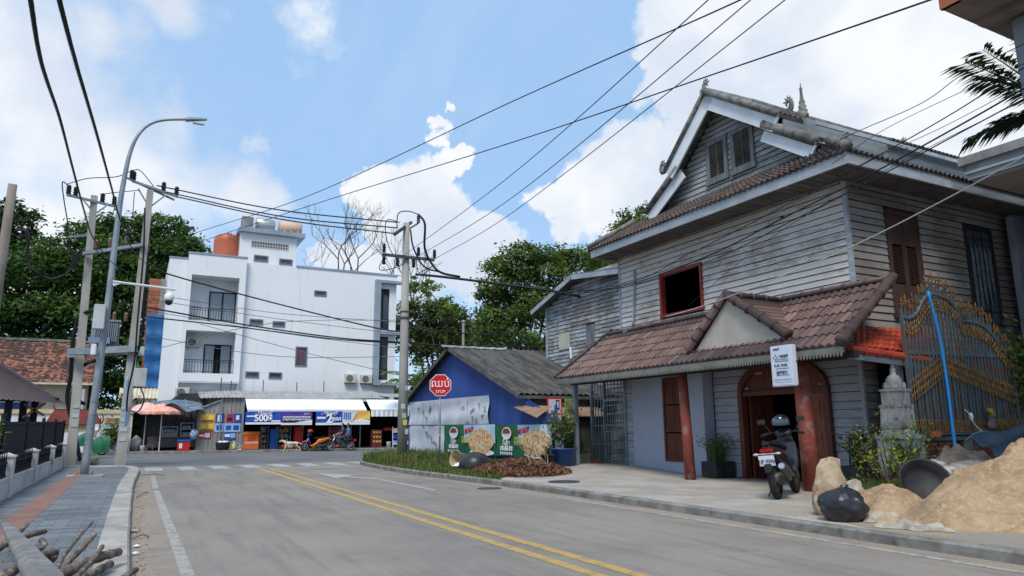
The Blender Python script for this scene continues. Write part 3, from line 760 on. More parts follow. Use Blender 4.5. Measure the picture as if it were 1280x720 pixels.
mark('turn_arrow_marking',[[(6.9,17.6),(7.06,17.6),(7.0,22.3),(6.84,22.3)],[(6.84,22.3),(7.0,22.3),(6.9,24.2),(6.2,25.6),(5.9,24.2)],[(6.45,21.5),(6.84,21.0),(6.84,21.8),(6.5,22.3)][::1],[(6.2,25.6),(6.05,23.0),(5.3,24.0)]][0:0] or
     [[(6.9,17.6),(7.06,17.6),(7.0,22.0),(6.86,22.0)],[(6.86,22.0),(7.0,22.0),(7.0,22.5),(6.3,24.3),(6.15,24.0)],[(5.85,23.2),(6.9,24.6),(5.85,26.0)]],Mlinef)
for (x,y,r_) in ((8.75-.35,17.3,.32),):
    g=MB();g.cyl((x,y,.001),r_,.012,24);tag(g.build('manhole_cover',Mdkst),'dark round drain cover flat in the road by the kerb','manhole cover')
p=at(705,602,Z=.16);g=MB();g.cyl((p.x,p.y,zp(p.x,p.y)-.01),.42,.03,24);tag(g.build('manhole_cover',Mdkst),'grey round drain cover set in the raised concrete pavement','manhole cover')

# ================================================================== MAIN WOODEN HOUSE
HX=15.2;HY=11.04;HL=20.45;HB=27.0
H=thing('wooden_house',(HX,15.7,.15),'weathered grey two storey timber house with brown tiled porch roof and carved ridge ornaments','house')
redwin=(14.95,16.75,5.06,6.53)
# walls
g=MB();siding(g,'X',HX,HY,HL,4.3,7.62,[(16.2,18.18,5.1,6.54)]);g.build('upper_front_wall',[Msid,Mback],H)
g=MB();siding(g,'X',HX,HY,16.0,.15,4.3,[(12.0,14.95,.1,2.62),(12.3,14.65,2.6,2.95),(12.8,14.1,2.9,3.2)],bh=.2);g.box(HX-.06,HX+.02,HY-.02,HY+.07,.15,4.4);g.build('lower_front_wall',[Msidl,Mback],H)
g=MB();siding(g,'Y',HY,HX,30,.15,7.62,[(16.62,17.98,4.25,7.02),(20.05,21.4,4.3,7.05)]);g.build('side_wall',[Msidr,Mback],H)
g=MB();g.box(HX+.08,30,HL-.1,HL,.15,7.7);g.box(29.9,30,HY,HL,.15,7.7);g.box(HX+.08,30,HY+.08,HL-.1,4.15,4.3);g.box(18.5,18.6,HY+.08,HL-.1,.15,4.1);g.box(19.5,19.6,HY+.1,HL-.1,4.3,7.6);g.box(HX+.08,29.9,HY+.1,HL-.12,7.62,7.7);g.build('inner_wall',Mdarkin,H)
g=MB();g.box(HX-.035,HX+.06,HY-.035,HY+.06,4.3,7.55);g.box(HX-.04,HX+.04,HL-.07,HL+.03,4.3,7.55);g.build_each('corner_board',Mtrimb,H)
# lavender panel bay
g=MB();wallholes(g,'X',14.8,.12,16.05,19.45,.12,3.6,[(16.75,17.85,.5,3.06)]);g.box(14.92,HX,16.05,16.15,.12,3.6);g.build('lavender_wall',Mpurp,H)
g=MB();siding(g,'X',14.83,19.45,19.85,.2,3.3,bh=.22);g.build('white_side_strip',[Mtrimb,Mback],H)
g=MB()
for y in (16.75,17.78): g.box(14.76,14.86,y,y+.07,.5,3.06)
g.box(14.76,14.86,16.82,17.78,2.99,3.06);g.box(14.76,14.86,16.82,17.78,.5,.57)
sh=g.build('brown_shutter',Mwood,H)
g=MB()
for k,(za,zb) in enumerate(((.57,1.35),(1.39,2.2),(2.24,2.99))):
    for (ya,yb) in ((16.82,17.29),(17.31,17.78)):
        g.box(14.80,14.84,ya,yb,za,zb);
        if k == 1:
            for q in range(9): g.obox((14.795,(ya+yb)/2,za+.09+q*.08),(1,0,.8),(0,1,0),(0,0,1),.012,(yb-ya)/2-.06,.028)
        else: g.box(14.785,14.80,ya+.08,yb-.08,za+.1,zb-.1)
g.build('panel',Mwood,sh)
# red window opening
g=MB()
y0,y1,z0,z1=16.2,18.18,5.1,6.54
g.box(HX-.07,HX+.12,y0-.02,y0+.07,z0,z1);g.box(HX-.07,HX+.12,y1-.07,y1+.02,z0,z1);g.box(HX-.075,HX+.12,y0-.02,y1+.02,z1-.07,z1+.03);g.box(HX-.09,HX+.12,y0-.04,y1+.04,z0-.03,z0+.06)
wf=g.build('window_frame',Mredf,H);tag(wf,'red frame round the dark open window')
# side shutters
def louvre_side(x0,x1,z0,z1,m_,glass=None):
    g=MB()
    g.box(x0,x0+.1,HY-.06,HY+.06,z0,z1);g.box(x1-.1,x1,HY-.06,HY+.06,z0,z1);g.box(x0+.1,x1-.1,HY-.06,HY+.06,z1-.1,z1);g.box(x0-.05,x1+.05,HY-.08,HY+.06,z0-.06,z0)
    f=g.build('window_frame',m_,H)
    g=MB();xm=(x0+x1)/2
    if not glass:
        for xa,xb in ((x0+.1,xm-.01),(xm+.01,x1-.1)):
            g.box(xa,xb,HY-.02,HY+.03,z0,z0+(z1-z0)*.3);g.box(xa,xb,HY-.02,HY+.03,z0+(z1-z0)*.68,z1-.1)
            g.box(xa,xa+.08,HY-.03,HY+.03,z0,z1-.1);g.box(xb-.08,xb,HY-.03,HY+.03,z0,z1-.1)
            n=16
            for i in range(n): g.obox(((xa+xb)/2,HY,z0+(z1-z0)*(.32+.35*i/n)),(1,0,0),(0,1,-.8),(0,.8,1),(xb-xa)/2-.08,.035,.008)
        g.build('louvre_panel',m_,f)
    else:
        g.box(x0+.1,x1-.1,HY+.0,HY+.02,z0,z1-.1);g.build('pane',Mglass,f)
        g=MB()
        for i in range(1,3): g.box(x0+.1+(x1-x0-.2)*i/3-.015,x0+.1+(x1-x0-.2)*i/3+.015,HY-.03,HY,z0,z1-.1)
        for i in range(1,8): g.box(x0+.1,x1-.1,HY-.028,HY-.002,z0+(z1-z0)*i/8-.012,z0+(z1-z0)*i/8+.012)
        g.build('glazing_bars',m_,f)
        g=MB()
        for k in range(5):
            xx=x0+.2+k*.21;g.face([(xx,HY-.035,z0+.2+k*.3),(xx+.12,HY-.035,z0+.4),(xx+.17,HY-.035,z1-.7),(xx+.02,HY-.035,z1-.5)])
        g.build('torn_film',mat('film',(.12,.16,.2),(.22,.26,.3),sc=6,rough=.3),f)
louvre_side(16.62,17.98,4.25,7.02,Mwoodb);louvre_side(20.05,21.4,4.3,7.05,mat('near_black_wood',(.035,.028,.028)),True)
# entrance door
g=MB();yc=13.45;hw=1.42
arch=[(yc-hw,.15),(yc-hw,2.5)]+[(yc-hw*cos(a),2.5+.75*sin(a)) for a in [pi*k/14 for k in range(1,14)]]+[(yc+hw,2.5),(yc+hw,.15)]
inn=[(yc-hw+.17,.15),(yc-hw+.17,2.2)]
for (a,b) in zip(arch,arch[1:]): g.bar((HX-.05,a[0],a[1]),(HX-.05,b[0],b[1]),.16,.2,upv=(1,0,0))
g.prism([(HX-.02,y_,z_) for y_,z_ in [(yc-hw+.05,2.45)]+[(yc-(hw-.05)*cos(a),2.45+.72*sin(a)) for a in [pi*k/14 for k in range(0,15)]]+[(yc+hw-.05,2.45)]][::-1][1:-1],(.1,0,0))
g.box(HX-.1,HX+.08,yc-hw+.08,yc+hw-.08,2.38,2.5)
df=g.build('door_frame',Mwood,H)
for k,(ya,yb) in enumerate(((yc-hw+.08,yc-hw+.95),)):
    g=MB();g.box(HX-.01,HX+.05,ya,yb,.17,2.38)
    for (za,zb) in ((.35,.85),(.95,1.5),(1.6,2.25)):
        g.box(HX-.03,HX-.01,ya+.1,yb-.1,za,zb);g.box(HX-.045,HX-.03,ya+.2,yb-.2,za+.08,zb-.08)
        for t in range(5): g.cyl((HX-.045,ya+.25+t*.09,(za+zb)/2),.035,.012,8,ax=(-1,0,0))
    dl=g.build('door_leaf',mat('orange_brown_wood',(.27,.085,.035),(.19,.055,.025),sc=2.5,st=(5,5,.8),rough=.45),df)
    g=MB();g.box(HX-.06,HX-.01,yb-.12,yb-.07,1.05,1.3);g.bar((HX-.1,yb-.1,1.18),(HX-.1,yb-.28,1.18),.03);g.bar((HX-.02,yb-.1,1.18),(HX-.1,yb-.1,1.18),.03);g.build('door_handle',Mchrome,dl)
g=MB();g.box(HX+.05,HX+.95,yc+hw-.2,yc+hw-.14,.17,2.38);g.build('open_door_leaf',Mwood,df)
g=MB();g.box(HX-.05,HX+3,yc-hw,yc+hw,.12,.17);g.build('threshold',Mwood,H)
# ---- hipped eave skirt
ez=7.6;EX=14.2;EY=10.15;EL=20.75
g=MB()   # fascia + soffit
g.box(EX-.03,EX+.03,EY-.03,EL,7.55,7.84);g.box(EX+.03,30.5,EY-.03,EY+.03,7.55,7.84);g.box(EX+.03,30,EL-.06,EL,7.55,7.84)
g.build('fascia_board',Mtrimb,H)
g=MB();g.box(EX+.03,HX-.03,EY+.03,EL-.06,7.58,7.61);g.box(HX-.03,30,EY+.03,HY-.03,7.58,7.61)
for k in range(40): g.box(EX+.03,HX-.03,EY+.2+k*.26,EY+.215+k*.26,7.565,7.58)
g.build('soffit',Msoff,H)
EX2,EY2,EL2=EX-.08,EY-.08,EL+.08;TX=15.35;tz=8.6;TYl=19.6;TYr=11.45
g=MB()
tiles(g,(EX2,EL2,7.84),(EX2,EY2,7.84),(TX,TYr,tz+.1),(TX,TYl,tz+.1),period=.19,row=.38,amp=.035,step=.03)
tiles(g,(EX2,EY2,7.84),(30.5,EY2,7.84),(30.5,TYr+.2,tz+.1),(TX,TYr,tz+.1),period=.19,row=.38,amp=.035,step=.03)
tiles(g,(30.5,EL2,7.84),(EX2,EL2,7.84),(TX,TYl,tz+.1),(30.5,TYl,tz+.1),period=.3,row=.5,amp=.035,step=.03,seg=3)
g.build('skirt_roof',Mtile_dk,H,smooth=False)
g=MB();g.tube([(EX2-.02,EY2-.02,7.95),(TX,TYr,tz+.22)],[.11,.12],8)
for k in range(8): t=k/8;g.tube([Vector((EX2,EY2,7.95)).lerp(Vector((TX,TYr,tz+.22)),t),Vector((EX2,EY2,7.95)).lerp(Vector((TX,TYr,tz+.22)),t+.03)],.135,8)
g.build('hip_ridge',Mcem,H,True);g=MB();g.tube([(EX2-.02,EL2,7.95),(TX,TYl,tz+.22)],[.1,.1],8)
g.build('hip_ridge',Mcem,H,True)
# ---- gable wall
GX=15.5
pk=at(887,128,X=14.9)
A1=at(881.5,117.7,X=14.9);A2=at(832,215.4,X=14.9);A3=at(972.5,146,X=14.9);B1=at(850,212,X=15.05);B2=at(809,269,X=15.05);B3=at(956.5,160,X=15.05);B4=at(1020,181,X=15.05)
g=MB()
def gable_half(z):
    # roofline at height z (Y limits)
    zt=11.55;f=(zt-z)
    return 15.35-f*1.42,15.35+f*1.05
z=8.4
while z < 11.35:
    h=.17*random.uniform(.92,1.08);y0,y1=gable_half(z+h*.9);y0=max(y0,11.3);y1=min(y1,19.2)
    segs=[(y0,y1)]
    for (h0,h1) in ((14.02,14.92),(15.08,15.98)):
        if 9.1 < z+h*.5 < 10.38:
            segs=[s for a,b in segs for s in ((a,min(b,h0)),(max(a,h1),b)) if s[1]-s[0] > .02]
    for a,b in segs:
        r=random.random();g.face([(GX-.026,b,z+.016),(GX-.026,a,z+.016),(GX-.002,a,z+h),(GX-.002,b,z+h)],0,r);g.face([(GX-.026,a,z+.016),(GX-.026,b,z+.016),(GX+.03,b,z+.016),(GX+.03,a,z+.016)],1,0)
    z += h
ga,gb=gable_half(8.4)
g.prism([(GX+.02,11.3,8.3),(GX+.02,19.2,8.3),(GX+.02,19.0,8.45),(GX+.02,15.35,11.5),(GX+.02,11.4,8.8)],(.08,0,0),1,.1)
g.build('gable_wall',[Msidg,Mback],H)
for (h0,h1) in ((14.02,14.92),(15.08,15.98)):
    g=MB();z0,z1=9.1,10.38
    g.box(GX-.08,GX+.02,h0,h0+.14,z0,z1);g.box(GX-.08,GX+.02,h1-.14,h1,z0,z1);g.box(GX-.09,GX+.02,h0-.03,h1+.03,z1-.1,z1+.04);g.box(GX-.1,GX+.02,h0-.03,h1+.03,z0-.1,z0+.1)
    f=g.build('gable_window',Mwoodg,H)
    g=MB();g.box(GX-.004,GX+.0,h0+.14,h1-.14,z0,z1,0,0)
    for i in range(13): g.obox((GX-.03,(h0+h1)/2,z0+.16+i*.085),(1,0,-.9),(0,1,0),(.9,0,1),.035,(h1-h0)/2-.14,.007)
    g.box(GX-.05,GX,(h0+h1)/2-.025,(h0+h1)/2+.025,z0+.1,z1-.1)
    g.build('louvre_panel',mat('louvre_dark',(.07,.065,.06),(.13,.12,.11),sc=2),f)
# ---- bargeboards: boards with real thickness, following the rakes
def board(P,Q,w,th,out):
    """board whose TOP edge runs P->Q, hanging down w, thickness th along X"""
    P=V3(P);Q=V3(Q);d=(Q-P).normalized();dn=Vector((0,d.z,-d.y));dn=dn if dn.z < 0 else -dn
    return [P,Q,Q+dn*w,P+dn*w]
g=MB();W_=.42
for (P,Q) in ((A1,A2),(A1,A3)):
    g.prism(board(P,Q,W_,.05,1),(.06,0,0))
for (P,Q) in ((B1,B2),(B3,B4)):
    g.prism(board(P,Q,W_*.9,.05,1),(.06,0,0))
g.build_each('bargeboard',Mbarge,H)
# upper roof slabs (tier one over the gable, tier two behind)
rz=A1.z+.06
def slab(g,a,b,c_,d,th=.09,mi=0):
    n=(V3(b)-V3(a)).cross(V3(d)-V3(a)).normalized();n=n if n.z > 0 else -n
    g.prism([a,b,c_,d],n*th,mi)
g=MB();xa,xb=14.88,19.0
slab(g,(xa,A1.y,A1.z),(xb,A1.y,A1.z),(xb,A2.y,A2.z),(xa,A2.y,A2.z))
slab(g,(xa,A1.y,A1.z),(xb,A1.y,A1.z),(xb,A3.y,A3.z),(xa,A3.y,A3.z))
slab(g,(15.03,B1.y,B1.z),(30,B1.y,B1.z),(30,B2.y,B2.z),(15.03,B2.y,B2.z),.07)
slab(g,(15.03,B3.y,B3.z),(30,B3.y,B3.z),(30,11.75,8.9),(15.03,B4.y,B4.z),.07)
g.build('gable_roof',Mcem,H)
g=MB();ym=A1.y
tiles(g,(19,12.1,9.78),(30.2,12.1,9.78),(30.2,ym,11.75),(19,ym,11.75),period=.2,row=.45,amp=.035)
tiles(g,(30.2,18.6,9.35),(19,18.6,9.35),(19,ym,11.75),(30.2,ym,11.75),period=.3,row=.6,amp=.035,seg=3)
tiles(g,(xa,A3.y,A3.z+.11),(19,A3.y,A3.z+.11),(19,ym,A1.z+.13),(xa,ym,A1.z+.13),period=.2,row=.45,amp=.03)
tiles(g,(19,A2.y,A2.z+.11),(xa,A2.y,A2.z+.11),(xa,ym,A1.z+.13),(19,ym,A1.z+.13),period=.2,row=.45,amp=.03)
g.build('main_roof',Mtile_dk,H)
# clerestory band along the -Y side, under the main roof
g=MB();g.box(15.65,30,12.3,12.4,8.7,9.85);g.box(15.65,30,12.26,12.3,9.2,9.25);g.box(15.1,19.0,A3.y+.0,A3.y+.05,9.0,A3.z-.01);g.build('clerestory_wall',mat('clerestory_grey',(.27,.29,.31),(.20,.22,.235),sc=1.2,st=(1,1,3)),H)
g=MB();g.box(15.7,30,12.04,12.1,9.58,9.7)
g.prism([(19.05,12.2,9.5),(19.05,18.5,9.3),(19.05,ym,11.75)],(.06,0,0));g.build('rear_fascia',Mtrimb,H)
g=MB()
g.tube([(14.8,ym,A1.z+.07),(17,ym,A1.z+.12),(19.1,ym,A1.z+.08)],[.14,.16,.16],8);g.ball((19.15,ym,A1.z+.14),.2,.2,.2)
g.tube([(15.0,B3.y,B3.z+.1),(15.05,B4.y,B4.z+.12)],[.15,.15],8);g.tube([(14.95,B1.y,B1.z+.1),(15.0,B2.y,B2.z+.12)],[.09,.09],6)
g.tube([(19,ym,11.86),(30,ym,11.86)],.1,7)
g.tube([(14.86,A1.y,A1.z+.1),(14.86,A2.y,A2.z+.06)],.07,6);g.tube([(14.86,A1.y,A1.z+.1),(14.86,A3.y,A3.z+.1)],.11,6)
g.build('ridge_capping',Mcem,H,True)
# naga / flame ornaments, spire
def curl(c,s,name='ridge_ornament',flip=1):
    g=MB();c=V3(c);pts=[];rr=[]
    for i in range(15):
        a=-1.4+i*.36;q=s*(.42-.02*i);pts.append(c+Vector((0,flip*(q*cos(a)*.7),.45*s+q*sin(a))));rr.append(s*(.20*(1-i/16)+.03))
    g.tube(pts,rr,8,sq=.6);g.ball(c+Vector((0,0,.05*s)),.22*s,.26*s,.2*s,10,jit=.06,seed=3)
    for k in range(5): a=.3+k*.55;g.tube([c+Vector((0,flip*.4*s*cos(a)*.7,.45*s+.4*s*sin(a))),c+Vector((0,flip*.58*s*cos(a+.25)*.7,.45*s+.62*s*sin(a+.25)))],[.07*s,.01],5)
    return g.build(name,Mcem,H,True)
curl((14.95,ym,A1.z+.1),.42);curl((18.6,ym,A1.z+.2),.55,flip=-1)
o_=at(832,215,X=14.95);curl((14.95,o_.y+.12,o_.z+.02),.42);o_=at(1058,183,X=14.35);curl((14.35,o_.y,o_.z),.36,flip=-1)
o_=at(1130,180,Y=12.1);curl((o_.x,12.1,o_.z-.15),.35)
g=MB();g.lathe((19.3,ym,11.86),[(.17,0),(.2,.08),(.13,.14),(.17,.22),(.11,.3),(.14,.38),(.09,.46),(.11,.54),(.07,.62),(.05,.8),(.045,1.0),(.06,1.03),(.03,1.08),(.012,1.25)],12);g.build('ridge_spire',Mcem,H,True)
# drain pipe on the front
P_=[at(793,338,X=HX-.08),at(793,345,X=HX-.08),at(792,400,X=HX-.08),at(789,410,X=HX-.1),at(779,416,X=HX-.12)]
g=MB();g.tube(P_,.04,8);g.build('drain_pipe',Mtrimb,H,True)
g=MB();o_=at(978,272,X=HX-.03);g.cyl(o_,.05,.03,10,ax=(-1,0,0));g.build('vent_hole',Mblackm,H)

# ---- porch roof
px0,pz0=12.85,3.22;px1,pz1=HX+.05,4.98;py0,py1=9.75,21.15
sl_=(pz1-pz0)/(px1-px0)
def pz(x): return pz0+(x-px0)*sl_
dorY0,dorY1,dorC,dorX=11.45,14.75,13.3,13.3
def mif(u,v):
    y=py1+(py0-py1)*u
    if v > .86: return 1
    hw_=1.75*(1-0)
    if v < .30 and 10.9 < y < 15.2 and v < .18+.0*abs(y-13): return 1
    if y < 11.2+.0 and v > .0 and random.random() < .3: return 1
    return 1 if random.random() < .12 else 0
g=MB();tiles(g,(px0,py1,pz0),(px0,py0,pz0),(px1,py0+.3,pz1-.08),(px1,py1,pz1-.08),period=.2,row=.47,amp=.03,step=.035,mif=mif,seg=8)
g.build('porch_roof',[Mtile_a,Mtile_b],H)
g=MB()  # ridge tiles on the rakes and top
def ridgeline(g,P,Q,r=.1,L_=.42):
    P=V3(P);Q=V3(Q);n=max(1,round((Q-P).length/L_))
    for i in range(n):
        a=P.lerp(Q,i/n);b=P.lerp(Q,(i+1.08)/n);g.tube([a,a.lerp(b,.08),a.lerp(b,.1),b],[r*1.22,r*1.22,r,r*.96],10)
ridgeline(g,(px0-.05,py0-.03,pz0+.06),(px1-.05,py0+.28,pz1-.06),.11)
ridgeline(g,(px0-.05,py1+.03,pz0+.05),(px1,py1+.03,pz1+.05),.06)
ridgeline(g,(px1-.12,py1,pz1-.08),(px1-.12,py0+.3,pz1-.08),.07,.6)
# dormer ridges
dz=pz(dorX)+.02;dpk=4.82
xe=px0+(dpk-pz0)/sl_
ridgeline(g,(dorX-.08,dorY0-.05,dz+.06),(dorX-.08,dorC,dpk+.08),.11);ridgeline(g,(dorX-.08,dorY1+.05,dz+.06),(dorX-.08,dorC,dpk+.08),.11);ridgeline(g,(dorX-.1,dorC,dpk+.08),(xe,dorC,dpk+.06),.1)
g.build('ridge_tile',Mtile_r,H,True)
g=MB()
tiles(g,(dorX-.05,dorY0-.1,dz),(dorX+.02,dorY0-.1,dz),(xe,dorC,dpk),(dorX-.05,dorC,dpk),period=.2,row=.45,amp=.02,seg=6) if 0 else None
def dorm_side(yb):
    n=10
    for k in range(n):   # courses from eave to ridge
        t0,t1=k/n,(k+1.05)/n
        ya,yc_=yb+(dorC-yb)*t0,yb+(dorC-yb)*t1;za,zc=dz+(dpk-dz)*t0,dz+(dpk-dz)*min(1,t1)
        xa_,xc_=px0+(za-pz0)/sl_+.1,px0+(zc-pz0)/sl_+.1
        m_=max(1,int((xa_-dorX)/.12)+1)
        g.prism([(dorX-.06,ya,za+.03),(xa_,ya,za+.03),(xc_,yc_,zc+.01),(dorX-.06,yc_,zc+.01)],(0,0,.03),0 if k < 8 else 1)
dorm_side(dorY0);dorm_side(dorY1)
g.build('dormer_roof',[Mtile_a,Mtile_b],H)
g=MB();g.prism([(dorX,dorY0+.1,dz-.05),(dorX,dorC,dpk-.02),(dorX,dorY1-.1,dz-.05)],(.06,0,0));g.build('dormer_face',mat('dormer_cream',(.50,.455,.39),(.42,.385,.34),sc=1.5,st=(1,1,2)),H)
# porch fascia with scalloped lace edge, beam and ceiling
g=MB();g.box(px0+.02,px0+.06,py0,py1,3.05,3.2)
n=int((py1-py0)/.085)
for i in range(n):
    y=py0+(i+.5)*(py1-py0)/n;g.prism([(px0+.0,y-.035,3.06),(px0+.0,y+.035,3.06),(px0+.0,y+.02,3.0),(px0+.0,y,2.97),(px0+.0,y-.02,3.0)],(.025,0,0))
g.box(px0+.0,px0+.02,py0,py1,3.06,3.17)
g.build('scalloped_fascia',mat('fascia_greenish',(.20,.20,.175),(.14,.14,.125),sc=1.5),H)
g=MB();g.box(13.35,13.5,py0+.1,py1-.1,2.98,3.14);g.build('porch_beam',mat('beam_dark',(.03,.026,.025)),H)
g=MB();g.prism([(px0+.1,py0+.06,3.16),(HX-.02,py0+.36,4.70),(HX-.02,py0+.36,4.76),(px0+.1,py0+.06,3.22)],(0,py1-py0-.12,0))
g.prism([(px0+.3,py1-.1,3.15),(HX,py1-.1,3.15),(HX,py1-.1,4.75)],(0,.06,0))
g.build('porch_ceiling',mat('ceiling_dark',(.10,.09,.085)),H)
# posts
c1=at(862,599,X=13.45);g=MB();g.tube([(13.45,15.25,.1),(13.44,15.3,1.6),(13.43,15.35,3.02)],[.15,.14,.13],16);o=g.build('porch_column',Mred,H,True);tag(o,'round red column in front of the lavender wall')
g=MB();g.tube([(13.42,11.25,.1),(13.43,11.3,1.6),(13.44,11.34,3.02)],[.21,.19,.172],16);o=g.build('porch_column',Mred,H,True);tag(o,'round red column with scuffed paint beside the scooter')
g=MB();g.box(13.36,13.5,20.78,20.92,.2,3.05);g.build('grey_post',Mgalv,H)
# security grille
g=MB()
def bars(g,ya,yb,n,z0,z1,x=14.8,rails=()):
    for i in range(n+1): g.box(x-.014,x+.014,ya+(yb-ya)*i/n-.014,ya+(yb-ya)*i/n+.014,z0,z1)
    for z in rails: g.box(x-.02,x+.02,ya,yb,z-.02,z+.02)
bars(g,19.87,21.05,8,.28,2.45,rails=(.5,.95,1.4,1.62,2.0,2.3));bars(g,21.12,21.85,4,.28,3.15,rails=(.3,.95,1.6,2.2,2.65,2.9));bars(g,19.87,21.05,6,2.52,3.2,rails=(2.9,))
g.box(14.74,14.86,19.8,19.88,.25,3.2);g.box(14.74,14.86,21.05,21.12,.25,3.2);g.box(14.74,14.86,21.84,21.91,.25,3.2);g.box(14.75,14.85,19.88,21.05,2.44,2.52);g.box(14.75,14.85,19.88,21.05,3.14,3.2)
g.build('security_grille',Mgalv,H)
# small red tiled lean-to on the side
g=MB();tiles(g,at(1068,432,Y=10.0),at(1160,447,Y=10.0)+Vector((0,0,.1)),at(1160,425,Y=10.9)+Vector((.3,0,.25)),at(1068,420,Y=10.9)+Vector((0,0,.25)),period=.2,row=.35,amp=.014,step=.015)
a_=at(1062,436,Y=9.97);b_=at(1160,450,Y=9.97);ridgeline(g,a_,b_,.09)
g.build('red_leanto_roof',Mtred,H)
g=MB();g.bar(a_-Vector((0,-.05,.14)),b_-Vector((0,-.05,.14)),.05,.12);g.build('leanto_fascia',Mtrimb,H)
g=MB();g.box(HX+.25,HX+.4,10.3,10.45,.15,3.1);g.build('side_post',Mtrimb,H)
g=MB();g.box(HX+.45,21,10.86,10.98,.15,3.25);g.build('side_opening_shade',Mdarkin,H)  # solid dark sheet standing in for the shade of the side passage

# projecting sign held by two rods on the right column
sg=thing('hanging_sign',(12.6,11.1,2.4),'small white rectangular sign on two thin rods projecting from the red porch column','sign')
sx=12.55;sy0=10.78;sy1=11.38
g=MB();g.box(sx,sx+.14,sy0,sy1,2.42,3.32);g.build('sign_box',mat('sign_white',(.62,.64,.72),(.56,.58,.66),sc=1),sg,bevel=.01)
g=MB();g.box(sx-.006,sx,sy0+.03,sy1-.03,2.45,3.29);g.build('sign_face',mat('sign_face',(.60,.64,.72)),sg)
fx=sx-.012
text('ហាងថ្មី',.055,Mink,sg,(fx,sy0+.42,3.24),(0,-1,0),(0,0,1))
text('កម្ពុជា',.085,Mink,sg,(fx,sy0+.22,3.08),(0,-1,0),(0,0,1),bold=.001)
text('ក.ស. ២១៨',.085,Mink,sg,(fx,sy0+.32,2.88),(0,-1,0),(0,0,1))
text('គ្រូពេទ្យ',.09,Mink,sg,(fx,sy0+.3,2.73),(0,-1,0),(0,0,1),bold=.001)
g=MB()
for z in (3.01,2.97,2.81,2.665): g.box(fx-.002,fx,sy0+.1,sy1-.14,z-.006,z+.006)
for k in range(9): g.box(fx-.002,fx,sy0+.06+k*.055,sy0+.095+k*.055,2.56,2.575);g.box(fx-.002,fx,sy0+.07+k*.05,sy0+.1+k*.05,2.51,2.52)
for (dy,dz_) in ((0,.05),(.05,0),(0,-.05),(-.05,0)): g.cyl((fx,sy0+.45+dy,3.06+dz_),.02,.004,8,ax=(-1,0,0))
g.build('small_print',mat('ink_grey',(.12,.14,.2)),sg)
g=MB();g.bar((sx+.1,sy0,2.95),(13.35,11.25,2.95),.03);g.bar((sx+.1,sy0,2.44),(13.35,11.25,2.44),.03);g.build_each('bracket',Mdkst,sg)

# ================================================================== GREY PEELING HOUSE BEHIND
G2=thing('timber_house',(17,26,.2),'small peeling blue grey plank house between the blue shed and the big timber house','house')
x2=17.0
e0=at(683,384,X=x2);ap=at(725,347,X=x2);e1=at(779,340,X=x2)
g=MB();z=.2
while z < ap.z-.05:
    h=.17*random.uniform(.9,1.1)
    ya=e1.y-1.0;yb=e0.y if z < e0.z-.2 else e0.y+(ap.y-e0.y)*(z-e0.z+.2)/(ap.z-e0.z)
    segs=[(ya,yb)]
    if 5.0 < z+h/2 < 5.85: segs=[(ya,24.7),(25.4,yb)]
    for a,b in segs:
        q=a
        while q < b-.01:
            e_=min(b,q+random.uniform(.9,3));r=random.random();w1=random.uniform(-.012,.012)
            g.face([(x2-.024,e_,z+.02+w1),(x2-.024,q,z+.02-w1),(x2-.002,q,z+h-w1),(x2-.002,e_,z+h+w1)],0,r);g.face([(x2-.024,q,z+.02-w1),(x2-.024,e_,z+.02+w1),(x2+.02,e_,z+.02+w1),(x2+.02,q,z+.02-w1)],1,0);q=e_+.004
    z += h
g.prism([(x2+.02,e1.y-1,.2),(x2+.02,e0.y,.2),(x2+.02,e0.y,e0.z-.1),(x2+.02,ap.y,ap.z-.1),(x2+.02,e1.y-1,e1.z-.1)],(.1,0,0),1,.1)
g.box(x2,x2+7,e0.y-.1,e0.y,.2,e0.z-.1);g.box(x2+.1,x2+7,e1.y-1,e1.y-.9,.2,e1.z)
g.build('plank_wall',[Msidp,Mback],G2)
g=MB();n_=Vector((0,0,.08))
e0o=e0+(e0-ap)*.22;e1o=e1+(e1-ap)*.1
g.prism([(x2-.5,e0o.y,e0o.z),(x2-.5,ap.y,ap.z+.02),(x2+7,ap.y,ap.z+.02),(x2+7,e0o.y,e0o.z)],n_);g.prism([(x2-.5,ap.y,ap.z+.02),(x2-.5,e1o.y,e1o.z+.05),(x2+7,e1o.y,e1o.z+.05),(x2+7,ap.y,ap.z+.02)],n_)
g.build('roof',mat('grey_roof',(.17,.18,.18),(.11,.115,.12),sc=1.5),G2)
g=MB()
for P,Q in ((e0o,ap),(ap,e1o)):
    P=Vector((x2-.52,P.y,P.z+.06));Q=Vector((x2-.52,Q.y,Q.z+.06));g.prism(board(P,Q,.2,.04,1),(.04,0,0))
g.build('bargeboard',Mtrimb,G2)
g=MB();g.box(x2-.05,x2+.05,e0.y-.12,e0.y+.03,.2,e0.z-.1);g.build('corner_board',Mtrimb,G2)
g=MB();g.box(x2-.03,x2+.05,24.7,25.4,5.0,5.85)
for k in range(4): g.box(x2-.045,x2-.03,24.72+k*.17,24.87+k*.17,5.0,5.85)
g.build('plank_shutter',Mwoodg,G2)
g=MB();g.box(x2-.05,x2-.03,26.7,27.6,5.0,5.75);g.build('cream_panel',mat('cream_panel',(.50,.52,.42),(.44,.46,.36),sc=1.5),G2)
g=MB();g.tube([at(713,434,X=x2-.1),at(714,448,X=x2-.1)],.05,7);g.build('pipe_stub',Mplw,G2)

